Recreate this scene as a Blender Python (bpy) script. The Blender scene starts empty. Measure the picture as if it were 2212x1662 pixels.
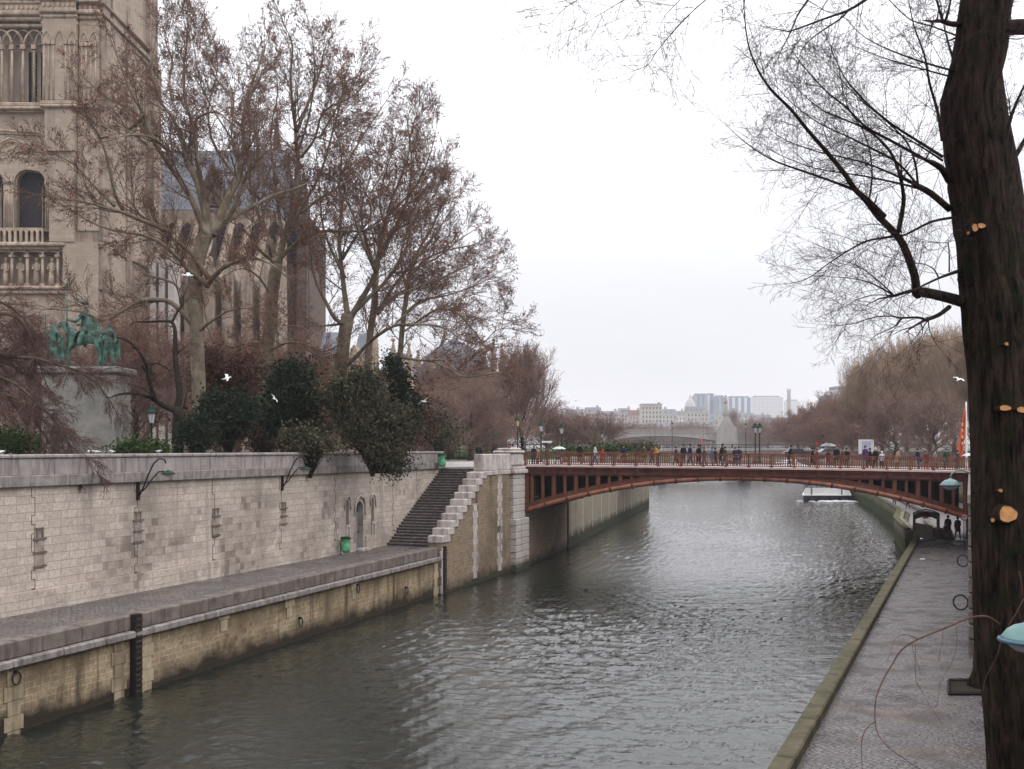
SKY_H, SKY_Z, HAZE = .80, 3.0, .00022
import bpy, math, random
import numpy as np
from mathutils import Vector, Matrix
random.seed(7)
SC = bpy.context.scene
COL = SC.collection
pi = math.pi
# ------------------------------------------------------------------ camera
F = 2300.0
H = 8.5
PITCH = 0.0
cam_d = bpy.data.cameras.new('camera')
cam = bpy.data.objects.new('camera', cam_d)
COL.objects.link(cam)
SC.camera = cam
cam_d.sensor_width = 36.0
cam_d.lens = 36.0 * F / 2212.0
cam_d.shift_y = 137.0/2212.0
cam_d.clip_start = 0.1
cam_d.clip_end = 20000
cam.location = (0, 0, H)
cam.rotation_euler = (pi / 2 + PITCH, 0, 0)
CR = cam.rotation_euler.to_matrix()
CO = Vector((0, 0, H))

def ray(x, y):
    return Vector(((x - 1106) / F, 1, (968 - y) / F))
def px(x, y, Y):                      # the point seen at (x, y) that stands Y metres off
    d = ray(x, y)
    return CO + d * (Y / d.y)
def pz(x, y, z):                      # the point seen at (x, y) that lies at height z
    d = ray(x, y)
    return CO + d * ((z - H) / d.z)
# ------------------------------------------------------------------ mesh building
class MB:
    def __init__(s, tf=None):
        s.v = []; s.f = []; s.m = []; s.uv = []; s.sm = []; s.tf = tf; s.cur = 0
    def add(s, vs, fs, uvs=None, smooth=False):
        o = len(s.v)
        if s.tf:
            vs = [s.tf(*p) for p in vs]
        s.v.extend(tuple(p) for p in vs)
        for i, f in enumerate(fs):
            s.f.append(tuple(o + k for k in f))
            s.m.append(s.cur)
            s.uv.append(uvs[i] if uvs else None)
            s.sm.append(smooth)
    def box(s, x0, x1, y0, y1, z0, z1):
        vs = [(x0,y0,z0),(x1,y0,z0),(x1,y1,z0),(x0,y1,z0),(x0,y0,z1),(x1,y0,z1),(x1,y1,z1),(x0,y1,z1)]
        fs = [(0,3,2,1),(4,5,6,7),(0,1,5,4),(1,2,6,5),(2,3,7,6),(3,0,4,7)]
        uv = [[(vs[k][0],vs[k][1]) for k in fs[0]],[(vs[k][0],vs[k][1]) for k in fs[1]],
              [(vs[k][0],vs[k][2]) for k in fs[2]],[(vs[k][1],vs[k][2]) for k in fs[3]],
              [(vs[k][0],vs[k][2]) for k in fs[4]],[(vs[k][1],vs[k][2]) for k in fs[5]]]
        s.add(vs, fs, uv)
    def bevbox(s, x0, x1, y0, y1, z0, z1, b):   # box with chamfered top and vertical edges
        def ring(i, z):
            return [(x0+b+i,y0+i,z),(x1-b-i,y0+i,z),(x1-i,y0+b+i,z),(x1-i,y1-b-i,z),(x1-b-i,y1-i,z),(x0+b+i,y1-i,z),(x0+i,y1-b-i,z),(x0+i,y0+b+i,z)]
        rs = [ring(b, z0), ring(0, z0+b), ring(0, z1-b), ring(b, z1)]
        vs = [p for r in rs for p in r]
        fs = []
        for k in range(3):
            for i in range(8):
                j = (i+1) % 8
                fs.append((k*8+i, k*8+j, k*8+8+j, k*8+8+i))
        fs.append(tuple(range(24, 32))); fs.append(tuple(range(7, -1, -1)))
        uv = [[(vs[k][0]+vs[k][1]*.3, vs[k][2]) for k in f] for f in fs]
        s.add(vs, fs, uv)
    def tube(s, pts, rad, n=6, caps=True, smooth=True, stretch=1.0):
        pts = [Vector(p) for p in pts]
        if not hasattr(rad, '__len__'):
            rad = [rad] * len(pts)
        vs = []; uvs = []
        up = None; L = 0
        lens = []
        for i, p in enumerate(pts):
            if i: L += (p - pts[i-1]).length
            lens.append(L)
            a = pts[max(i-1, 0)]; b = pts[min(i+1, len(pts)-1)]
            t = (b - a)
            if t.length < 1e-9: t = Vector((0, 0, 1))
            t.normalize()
            if up is None:
                up = Vector((0, 0, 1)) if abs(t.z) < .9 else Vector((0, 1, 0))
            u = up - t * up.dot(t)
            if u.length < 1e-6: u = t.orthogonal()
            u.normalize(); up = u
            w = t.cross(u)
            for k in range(n):
                a_ = 2*pi*k/n
                vs.append(p + (u*math.cos(a_) + w*math.sin(a_)*stretch) * rad[i])
        fs = []
        for i in range(len(pts)-1):
            for k in range(n):
                k2 = (k+1) % n
                fs.append((i*n+k, i*n+k2, (i+1)*n+k2, (i+1)*n+k))
                uvs.append([(k/n, lens[i]), ((k+1)/n, lens[i]), ((k+1)/n, lens[i+1]), (k/n, lens[i+1])])
        if caps:
            fs.append(tuple(range(n-1, -1, -1))); uvs.append(None)
            fs.append(tuple((len(pts)-1)*n+k for k in range(n))); uvs.append(None)
        s.add(vs, fs, uvs, smooth)
    def lathe(s, prof, cx=0, cy=0, n=12, smooth=True):
        vs = []; fs = []
        for r, z in prof:
            for k in range(n):
                a = 2*pi*k/n
                vs.append((cx+r*math.cos(a), cy+r*math.sin(a), z))
        for i in range(len(prof)-1):
            for k in range(n):
                k2 = (k+1) % n
                fs.append((i*n+k, i*n+k2, (i+1)*n+k2, (i+1)*n+k))
        fs.append(tuple(range(n-1, -1, -1)))
        fs.append(tuple((len(prof)-1)*n+k for k in range(n)))
        s.add(vs, fs, None, smooth)
    def ico(s, c, r, sx=1, sy=1, sz=1, n=10, m=7):
        vs = [(c[0], c[1], c[2]-r*sz)]; fs = []
        for i in range(1, m):
            t = -pi/2 + pi*i/m
            for k in range(n):
                a = 2*pi*k/n
                vs.append((c[0]+r*sx*math.cos(t)*math.cos(a), c[1]+r*sy*math.cos(t)*math.sin(a), c[2]+r*sz*math.sin(t)))
        vs.append((c[0], c[1], c[2]+r*sz))
        for k in range(n):
            fs.append((0, 1+(k+1) % n, 1+k))
        for i in range(m-2):
            for k in range(n):
                k2 = (k+1) % n
                fs.append((1+i*n+k, 1+i*n+k2, 1+(i+1)*n+k2, 1+(i+1)*n+k))
        o = 1+(m-2)*n
        for k in range(n):
            fs.append((o+k, o+(k+1) % n, len(vs)-1))
        s.add(vs, fs, None, True)
    def prism(s, poly, d0, d1):          # polygon in (a, c), extruded in b from d0 to d1
        n = len(poly)
        vs = [(a, d0, c) for a, c in poly] + [(a, d1, c) for a, c in poly]
        fs = [tuple(range(n)), tuple(range(2*n-1, n-1, -1))]
        uv = [[p for p in poly], [poly[k-n] for k in fs[1]]]
        for i in range(n):
            j = (i+1) % n
            fs.append((j, i, n+i, n+j))
            uv.append([(poly[j][0]+poly[j][1], d0), (poly[i][0]+poly[i][1], d0), (poly[i][0]+poly[i][1], d1), (poly[j][0]+poly[j][1], d1)])
        s.add(vs, fs, uv)
    def build(s, name, mats, parent=None):
        if not isinstance(mats, (list, tuple)): mats = [mats]
        off = Vector((0, 0, 0))
        q = parent
        while q is not None:
            off = off + q.location; q = q.parent
        me = bpy.data.meshes.new(name)
        vv = [(a-off.x, b-off.y, c-off.z) for a, b, c in s.v] if off.length > 0 else s.v
        me.from_pydata(vv, [], s.f)
        if any(u for u in s.uv):
            uvl = me.uv_layers.new(name='UVMap')
            flat = []
            for f, u in zip(s.f, s.uv):
                if u: 
                    for a, b in u: flat.extend((a, b))
                else: flat.extend((0.0, 0.0)*len(f))
            uvl.data.foreach_set('uv', flat)
        for m in mats: me.materials.append(m)
        if len(mats) > 1: me.polygons.foreach_set('material_index', s.m)
        me.polygons.foreach_set('use_smooth', s.sm)
        me.update()
        return link(bpy.data.objects.new(name, me), parent)

def link(o, parent=None):
    COL.objects.link(o)
    if parent is not None: o.parent = parent
    return o
def tag(o, label=None, cat=None, group=None, kind=None):
    if label: o['label'] = label
    if cat: o['category'] = cat
    if group: o['group'] = group
    if kind: o['kind'] = kind
    return o
def empty(name, loc, label=None, cat=None, group=None, rz=0):
    o = bpy.data.objects.new(name, None)
    o.location = loc; o.rotation_euler = (0, 0, rz); o.empty_display_size = .2
    COL.objects.link(o)
    return tag(o, label, cat, group)
def copy_tree(o, parent=None, kids=None):
    if kids is None:
        kids = {}
        for q in bpy.data.objects:
            if q.parent: kids.setdefault(q.parent, []).append(q)
    c = o.copy(); COL.objects.link(c); c.parent = parent
    for ch in kids.get(o, []): copy_tree(ch, c, kids)
    return c
def frame(ox, oy, dx, dy):             # local (a along, b to the right-hand side = towards the river/outer, c up)
    l = math.hypot(dx, dy); dx /= l; dy /= l
    nx, ny = dy, -dx
    return lambda a, b, c: (ox+dx*a+nx*b, oy+dy*a+ny*b, c)
def arch_pts(x0, x1, zs, h, n=8, pointed=True):
    # outline of an arch from (x0,zs) up and over to (x1,zs)
    w = (x1-x0)/2; xc = (x0+x1)/2
    out = []
    if pointed:
        R = (w*w+h*h)/(2*w)
        for i in range(n+1):
            z = h*i/n
            out.append((x0 + R - math.sqrt(max(R*R-z*z, 0)), zs+z))
        return out + [(2*xc-a, b) for a, b in reversed(out[:-1])]
    for i in range(2*n+1):
        a = pi - pi*i/(2*n)
        out.append((xc+w*math.cos(a), zs+h*math.sin(a)))
    return out
def arch_wall(mb, x0, x1, z0, z1, ox0, ox1, oz0, zs, h, b0, b1, pointed=True, n=6):
    # wall slab x0..x1, z0..z1 with an arched opening; front at b1, back at b0
    ap = arch_pts(ox0, ox1, zs, h, n, pointed)
    if x0 < ox0: mb.prism([(x0, z0), (ox0, z0), (ox0, z1), (x0, z1)], b1, b0)
    if x1 > ox1: mb.prism([(ox1, z0), (x1, z0), (x1, z1), (ox1, z1)], b1, b0)
    if oz0 > z0: mb.prism([(ox0, z0), (ox1, z0), (ox1, oz0), (ox0, oz0)], b1, b0)
    for i in range(len(ap)-1):
        (a, c), (a2, c2) = ap[i], ap[i+1]
        if a2-a < 1e-6: continue
        mb.prism([(a, c), (a2, c2), (a2, z1), (a, z1)], b1, b0)
# ------------------------------------------------------------------ materials
MATS = {}
def newmat(name):
    m = bpy.data.materials.new(name); m.use_nodes = True
    nt = m.node_tree; nt.nodes.clear()
    out = nt.nodes.new('ShaderNodeOutputMaterial')
    b = nt.nodes.new('ShaderNodeBsdfPrincipled')
    nt.links.new(b.outputs[0], out.inputs[0])
    MATS[name] = m
    return m, nt, b
def N(nt, t, **kw):
    n = nt.nodes.new(t)
    for k, v in kw.items(): setattr(n, k, v)
    return n
def noise(nt, vec, scale, detail=4, rough=.6, dist=0):
    n = N(nt, 'ShaderNodeTexNoise'); n.inputs['Scale'].default_value = scale
    n.inputs['Detail'].default_value = detail; n.inputs['Roughness'].default_value = rough
    n.inputs['Distortion'].default_value = dist
    nt.links.new(vec, n.inputs['Vector'])
    return n.outputs['Fac']
def ramp(nt, fac, a, b, ca=(0,0,0), cb=(1,1,1)):
    r = N(nt, 'ShaderNodeValToRGB')
    r.color_ramp.elements[0].position = a; r.color_ramp.elements[0].color = (*ca, 1)
    r.color_ramp.elements[1].position = b; r.color_ramp.elements[1].color = (*cb, 1)
    nt.links.new(fac, r.inputs[0]); return r.outputs[0]
def mix(nt, fac, a, b, mode='MIX'):
    m = N(nt, 'ShaderNodeMix', data_type='RGBA', blend_type=mode)
    for sock, v in ((m.inputs[0], fac), (m.inputs[6], a), (m.inputs[7], b)):
        if isinstance(v, (int, float)): sock.default_value = v
        elif isinstance(v, tuple): sock.default_value = (*v, 1) if len(v) == 3 else v
        else: nt.links.new(v, sock)
    return m.outputs[2]
def coords(nt, kind='Object', scale=None):
    tc = N(nt, 'ShaderNodeTexCoord')
    v = tc.outputs[kind]
    if scale:
        mp = N(nt, 'ShaderNodeMapping'); mp.inputs['Scale'].default_value = scale
        nt.links.new(v, mp.inputs['Vector']); v = mp.outputs[0]
    return v
def bump(nt, b, h, strength=.3, dist=.02):
    bp = N(nt, 'ShaderNodeBump'); bp.inputs['Strength'].default_value = strength; bp.inputs['Distance'].default_value = dist
    nt.links.new(h, bp.inputs['Height']); nt.links.new(bp.outputs[0], b.inputs['Normal'])
def plain(name, c, rough=.7, c2=None, scale=3.0, metal=0, bmp=0, streak=None, spec=None):
    m, nt, b = newmat(name)
    b.inputs['Roughness'].default_value = rough; b.inputs['Metallic'].default_value = metal
    b.inputs['Specular IOR Level'].default_value = spec if spec is not None else (.5 if rough < .5 else .10)
    v = coords(nt)
    n1 = noise(nt, v, scale)
    c2 = c2 or tuple(x*.7 for x in c)
    col = mix(nt, ramp(nt, n1, .35, .65), c, c2)
    if streak:
        vs = coords(nt, 'Object', (1, 1, .12))
        n2 = noise(nt, vs, streak[0])
        col = mix(nt, ramp(nt, n2, .5, .72), col, streak[1])
    nt.links.new(col, b.inputs['Base Color'])
    if bmp: bump(nt, b, noise(nt, v, scale*8), bmp, .02)
    return m
def masonry(name, c1, c2, mortar, bw, bh, stain=(.1,.08,.07), stain_at=(.55,.75), streak=None, base=None, ms=.012, rough=.85, bs=.5, big=None, wet=None, bigz=None, top=None, spots=None):
    m, nt, b = newmat(name)
    b.inputs['Roughness'].default_value = rough; b.inputs['Specular IOR Level'].default_value = .12
    uv = coords(nt, 'UV'); ob = coords(nt)
    # wobble the courses a little
    nz = N(nt, 'ShaderNodeTexNoise'); nz.inputs['Scale'].default_value = 1.3; nt.links.new(uv, nz.inputs['Vector'])
    va = N(nt, 'ShaderNodeVectorMath', operation='MULTIPLY_ADD')
    nt.links.new(nz.outputs['Color'], va.inputs[0]); va.inputs[1].default_value = (.10, .045, 0); nt.links.new(uv, va.inputs[2])
    br = N(nt, 'ShaderNodeTexBrick')
    br.inputs['Scale'].default_value = 1.0; br.inputs['Brick Width'].default_value = bw; br.inputs['Row Height'].default_value = bh
    br.inputs['Mortar Size'].default_value = ms; br.inputs['Mortar Smooth'].default_value = .3; br.inputs['Bias'].default_value = 0
    br.offset = .5; br.squash = .7; br.squash_frequency = 3
    br.inputs['Color1'].default_value = (*c1, 1); br.inputs['Color2'].default_value = (*c2, 1); br.inputs['Mortar'].default_value = (*mortar, 1)
    nt.links.new(va.outputs[0], br.inputs['Vector'])
    col = br.outputs['Color']
    fine = noise(nt, ob, 9, 6, .7)
    col = mix(nt, ramp(nt, fine, .3, .75), col, tuple(x*.62 for x in c2))
    st = noise(nt, ob, .33, 7, .68, .4)
    col = mix(nt, ramp(nt, st, *stain_at), col, stain)
    if streak:
        vs = coords(nt, 'Object', (1, 1, .07))
        n2 = noise(nt, vs, streak[0], 5, .6)
        col = mix(nt, ramp(nt, n2, streak[2], streak[2]+.13), col, streak[1])
    if big:    # patch colours of whole blocks
        w = N(nt, 'ShaderNodeTexBrick'); w.inputs['Scale'].default_value = 1; w.inputs['Brick Width'].default_value = bw*.5
        w.inputs['Row Height'].default_value = bh; w.inputs['Mortar Size'].default_value = 0
        w.offset = .5; w.squash = .7; w.squash_frequency = 3
        w.inputs['Color1'].default_value = (0,0,0,1); w.inputs['Color2'].default_value = (1,1,1,1)
        nt.links.new(va.outputs[0], w.inputs['Vector'])
        zone = noise(nt, ob, .35, 5)
        add = mix(nt, 1.0, ramp(nt, w.outputs['Color'], .5, .9, (0,0,0), (.75,.75,.75)), ramp(nt, zone, .50, .62), 'MULTIPLY')
        if bigz:
            sz = N(nt, 'ShaderNodeSeparateXYZ'); nt.links.new(ob, sz.inputs[0]); mz = N(nt, 'ShaderNodeMapRange'); nt.links.new(sz.outputs[2], mz.inputs[0])
            mz.inputs[1].default_value = bigz; mz.inputs[2].default_value = bigz+.9; mz.inputs[3].default_value = 1; mz.inputs[4].default_value = 0
            add = mix(nt, 1.0, add, mz.outputs[0], 'MULTIPLY')
        col = mix(nt, add, col, big)
    if top:    # run-off stain under a ledge: (height, colour)
        sp2 = N(nt, 'ShaderNodeSeparateXYZ'); nt.links.new(ob, sp2.inputs[0])
        j2 = N(nt, 'ShaderNodeMath', operation='MULTIPLY_ADD'); nt.links.new(noise(nt, coords(nt, 'Object', (1, 1, .25)), 1.1, 5), j2.inputs[0])
        j2.inputs[1].default_value = 2.6; nt.links.new(sp2.outputs[2], j2.inputs[2])
        m2 = N(nt, 'ShaderNodeMapRange'); nt.links.new(j2.outputs[0], m2.inputs[0])
        m2.inputs[1].default_value = top[0]+1.0; m2.inputs[2].default_value = top[0]+1.9; m2.inputs[3].default_value = 0; m2.inputs[4].default_value = .8
        col = mix(nt, m2.outputs[0], col, top[1])
    if spots:
        col = mix(nt, ramp(nt, noise(nt, ob, 2.3, 6, .75), .60, .68, (0,0,0), (.7,.7,.7)), col, spots)
    if wet:    # algae and damp band at the foot: (height, colour)
        sp = N(nt, 'ShaderNodeSeparateXYZ'); nt.links.new(ob, sp.inputs[0])
        jit = N(nt, 'ShaderNodeMath', operation='MULTIPLY_ADD'); nt.links.new(noise(nt, ob, .9, 5), jit.inputs[0])
        jit.inputs[1].default_value = -1.5; nt.links.new(sp.outputs[2], jit.inputs[2])
        r = ramp(nt, jit.outputs[0], 0, 1, (1,1,1), (0,0,0))
        mr = N(nt, 'ShaderNodeMapRange'); nt.links.new(jit.outputs[0], mr.inputs[0])
        mr.inputs[1].default_value = wet[0]-.75-.35; mr.inputs[2].default_value = wet[0]-.75+.35; mr.inputs[3].default_value = 1; mr.inputs[4].default_value = 0
        col = mix(nt, mr.outputs[0], col, wet[1])
    nt.links.new(col, b.inputs['Base Color'])
    add = N(nt, 'ShaderNodeMath', operation='MULTIPLY_ADD'); nt.links.new(br.outputs['Fac'], add.inputs[0]); add.inputs[1].default_value = -1.0
    nt.links.new(fine, add.inputs[2])
    bump(nt, b, add.outputs[0], bs, .03)
    return m
# ------------------------------------------------------------------ material library
M_wall = masonry('quay_ashlar', (.68,.595,.52), (.52,.445,.385), (.38,.31,.26), .85, .31, stain=(.25,.21,.185), stain_at=(.46,.72), streak=(.9,(.27,.225,.20),.58), big=(.15,.115,.10), bigz=3.9, ms=.016, top=(5.6,(.25,.19,.15)), spots=(.24,.19,.16))
M_lower = masonry('river_wall_stone', (.50,.39,.25), (.33,.25,.16), (.58,.49,.35), .5, .2, stain=(.19,.14,.085), stain_at=(.46,.70), streak=(1.3,(.06,.045,.03),.55), wet=(.55,(.036,.027,.02)), ms=.02, big=(.15,.10,.06), top=(1.35,(.10,.072,.045)), spots=(.16,.115,.07))
M_tan = masonry('stair_wall_stone', (.35,.26,.18), (.22,.16,.11), (.36,.30,.23), .5, .2, stain=(.12,.095,.07), stain_at=(.5,.7), streak=(.9,(.07,.055,.04),.57), wet=(.5,(.04,.038,.025)), ms=.018, spots=(.14,.10,.07), big=(.14,.10,.07))
M_far_wall = masonry('far_quay_stone', (.33,.29,.225), (.27,.235,.18), (.24,.205,.16), .8, .3, stain=(.17,.145,.11), stain_at=(.5,.7), streak=(.5,(.13,.11,.08),.6), wet=(1.1,(.04,.04,.025)))
M_pier = masonry('white_pier_stone', (.55,.51,.47), (.47,.43,.40), (.3,.27,.25), 1.6, 5.0, stain=(.28,.25,.22), stain_at=(.5,.75), streak=(1.5,(.2,.17,.15),.6), wet=(.6,(.05,.05,.035)), ms=.0)
M_white_stone = plain('pale_cut_stone', (.52,.47,.44), .85, (.36,.32,.30), 2.2, bmp=.4, streak=(3.0,(.2,.17,.16)))
M_ledge = plain('ledge_stone', (.29,.26,.25), .85, (.17,.15,.14), 2.2, bmp=.6, streak=(3.5,(.10,.085,.075)))
M_coping = plain('coping_stone', (.19,.16,.14), .9, (.11,.09,.08), 1.5, bmp=.5, streak=(3.5,(.07,.06,.055)))
M_parapet = plain('parapet_stone', (.34,.305,.295), .9, (.235,.205,.20), 1.3, bmp=.4, streak=(5.0,(.14,.12,.115)))
M_joint = plain('dark_joint', (.06,.045,.04), .95)
M_joint2 = plain('grey_joint', (.17,.14,.125), .95)
M_niche2 = plain('slot_stone', (.36,.30,.26), .95, (.20,.16,.14), 3)
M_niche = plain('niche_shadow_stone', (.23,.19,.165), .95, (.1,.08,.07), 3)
M_step = plain('dark_step_stone', (.105,.088,.086), .8, (.065,.055,.055), 2.5, bmp=.5)
M_nosing = plain('worn_step_nosing', (.27,.235,.225), .8, (.12,.1,.1), 4)
M_iron = plain('black_iron', (.016,.015,.016), .6, (.03,.02,.018), 6)
M_doorgrey = plain('grey_blue_door_paint', (.20,.22,.26), .6, (.15,.16,.19), 5)
M_green_iron = plain('dark_green_paint', (.02,.05,.035), .5, (.015,.03,.022), 6)
M_lampgreen = plain('pale_green_enamel', (.10,.20,.19), .35, (.08,.155,.15), 5)
M_lampblue = plain('blue_grey_rim', (.05,.11,.16), .4)
M_glass = plain('lantern_glass', (.5,.5,.48), .25, (.42,.42,.4), 8)
M_glass_warm = plain('lantern_glass_warm', (.55,.42,.2), .25, (.48,.38,.2), 8)
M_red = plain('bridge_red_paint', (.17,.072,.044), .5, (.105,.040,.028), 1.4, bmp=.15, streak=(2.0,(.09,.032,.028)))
M_red_tube = plain('bridge_tube_paint', (.30,.098,.052), .4, (.20,.068,.04), 1.2, streak=(1.5,(.11,.04,.03)))  # arch tube paint, brighter and more orange than the frames
M_red_shaded = plain('bridge_inner_shade', (.008,.006,.007), .8, (.006,.005,.006), 2)  # near black: the shade under the deck is put into this colour
M_girder = plain('bridge_girder_paint', (.105,.036,.028), .5, (.07,.025,.021), 1.4, bmp=.15, streak=(2.0,(.045,.018,.016)))
M_sill = plain('bridge_sill_pink', (.52,.36,.33), .6, (.42,.28,.26), 2)
M_deck = plain('bridge_deck_paving', (.36,.33,.32), .8, (.28,.26,.25), 1.2)
M_street = plain('street_paving', (.20,.185,.175), .85, (.14,.13,.125), .7, bmp=.2)
M_soil = plain('garden_soil', (.022,.017,.013), .95, (.03,.024,.018), 1.2, bmp=.5)
M_grass = plain('lawn_grass', (.05,.075,.02), .95, (.04,.06,.015), 2, bmp=.6)
M_moss = plain('mossy_kerb_stone', (.115,.093,.066), .85, (.066,.066,.036), 1.6, bmp=.8, streak=(1.3,(.05,.04,.03)))
M_moss2 = plain('dark_mossy_coping', (.10,.095,.05), .9, (.06,.065,.03), 1.2, bmp=.6)
M_bin = plain('green_plastic_bag', (.05,.30,.13), .35, (.12,.42,.24), 6)

def cobble(name, c1, c2, gap, bw, bh, stain=(.06,.05,.045), rust=(.11,.072,.052)):
    m, nt, b = newmat(name)
    ob = coords(nt)
    nz = N(nt, 'ShaderNodeTexNoise'); nz.inputs['Scale'].default_value = 1.7; nt.links.new(ob, nz.inputs['Vector'])
    va = N(nt, 'ShaderNodeVectorMath', operation='MULTIPLY_ADD'); nt.links.new(nz.outputs['Color'], va.inputs[0]); va.inputs[1].default_value = (.16,.16,0)
    mp = N(nt, 'ShaderNodeMapping'); mp.inputs['Rotation'].default_value = (0,0,-.38)
    nt.links.new(ob, mp.inputs['Vector']); nt.links.new(mp.outputs[0], va.inputs[2])
    sc = N(nt, 'ShaderNodeMapping'); sc.inputs['Scale'].default_value = (1/bw, 1/bh, 0); nt.links.new(va.outputs[0], sc.inputs['Vector'])
    v1 = N(nt, 'ShaderNodeTexVoronoi'); v1.inputs['Scale'].default_value = 1; v1.inputs['Randomness'].default_value = .55; nt.links.new(sc.outputs[0], v1.inputs['Vector'])
    v2 = N(nt, 'ShaderNodeTexVoronoi', feature='DISTANCE_TO_EDGE'); v2.inputs['Scale'].default_value = 1; v2.inputs['Randomness'].default_value = .55; nt.links.new(sc.outputs[0], v2.inputs['Vector'])
    sx = N(nt, 'ShaderNodeSeparateXYZ'); nt.links.new(v1.outputs['Color'], sx.inputs[0])
    col = mix(nt, sx.outputs[0], c1, c2)
    edge = ramp(nt, v2.outputs['Distance'], .04, .16)
    col = mix(nt, edge, gap, col)
    st = noise(nt, ob, .4, 7, .7)
    col = mix(nt, ramp(nt, st, .44, .62, (0,0,0), (.85,.85,.85)), col, stain)
    col = mix(nt, ramp(nt, noise(nt, ob, .55, 6), .55, .72), col, rust)
    nt.links.new(col, b.inputs['Base Color'])
    nt.links.new(ramp(nt, noise(nt, ob, .7, 5), .4, .62, (.22,)*3, (.8,)*3), b.inputs['Roughness'])
    ad = N(nt, 'ShaderNodeMath', operation='MULTIPLY_ADD'); nt.links.new(edge, ad.inputs[0]); ad.inputs[1].default_value = .8
    nt.links.new(noise(nt, ob, 9, 5), ad.inputs[2])
    bump(nt, b, ad.outputs[0], .8, .03)
    return m
M_cob = cobble('quay_cobbles', (.17,.15,.145), (.12,.105,.10), (.05,.043,.04), .2, .16, stain=(.08,.07,.065))
M_cob_r = cobble('wet_quay_cobbles', (.13,.112,.114), (.075,.063,.065), (.03,.025,.024), .18, .13, stain=(.065,.052,.047), rust=(.085,.058,.045))

def bark(name, c1, c2, c3, scale, stretch=.2, bs=.8):
    m, nt, b = newmat(name)
    b.inputs['Roughness'].default_value = .9; b.inputs['Specular IOR Level'].default_value = .08
    v = coords(nt, 'Object', (1, 1, stretch))
    n1 = noise(nt, v, scale, 6, .7, .5); n2 = noise(nt, coords(nt), scale*.35, 4)
    col = mix(nt, ramp(nt, n1, .38, .62), c1, c2)
    col = mix(nt, ramp(nt, n2, .5, .7), col, c3)
    nt.links.new(col, b.inputs['Base Color'])
    bump(nt, b, n1, bs, .05)
    return m
M_bark_near = bark('rugged_dark_bark', (.046,.030,.023), (.004,.003,.003), (.013,.017,.007), 12, .2, 1.0)
M_twig_near = plain('dark_near_twig', (.030,.018,.022), .9, (.05,.028,.03), 2)
M_bark_plane = bark('plane_tree_bark', (.20,.165,.12), (.095,.07,.05), (.27,.235,.18), 1.8, .5, .4)
M_bark_brown = bark('brown_bark', (.085,.06,.045), (.04,.028,.022), (.10,.085,.06), 3, .3, .5)
M_bark_dark = bark('blackish_bark', (.03,.024,.02), (.015,.012,.011), (.04,.035,.025), 4, .3, .5)
M_twig_plane = plain('plane_twigs', (.19,.125,.095), .9, (.11,.07,.055), .8)
M_twig_brown = plain('brown_twigs', (.27,.18,.15), .9, (.18,.12,.10), .5)
M_twig_grey = plain('grey_brown_twigs', (.40,.30,.22), .9, (.28,.20,.15), .4)
M_twig_purple = plain('purple_brown_twigs', (.25,.155,.125), .9, (.17,.105,.085), .5)
M_twig_weep = plain('weeping_twigs', (.115,.068,.058), .9, (.075,.045,.04), .5)
M_leaf_dead = plain('dry_brown_leaves', (.24,.082,.052), .85, (.14,.05,.036), 1.5)
M_leaf_dead2 = plain('dull_dead_leaves', (.25,.12,.09), .85, (.16,.08,.06), 1.5)
M_leaf_green = plain('dark_evergreen_leaves', (.022,.034,.017), .6, (.010,.017,.010), 1.2)
M_leaf_olive = plain('olive_evergreen_leaves', (.085,.075,.045), .65, (.030,.036,.020), .9)
M_leaf_red = plain('reddish_shrub_leaves', (.10,.045,.032), .7, (.05,.028,.02), 1.2)
M_hedge = plain('hedge_leaves', (.045,.075,.022), .7, (.03,.05,.018), 1.5)

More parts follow.
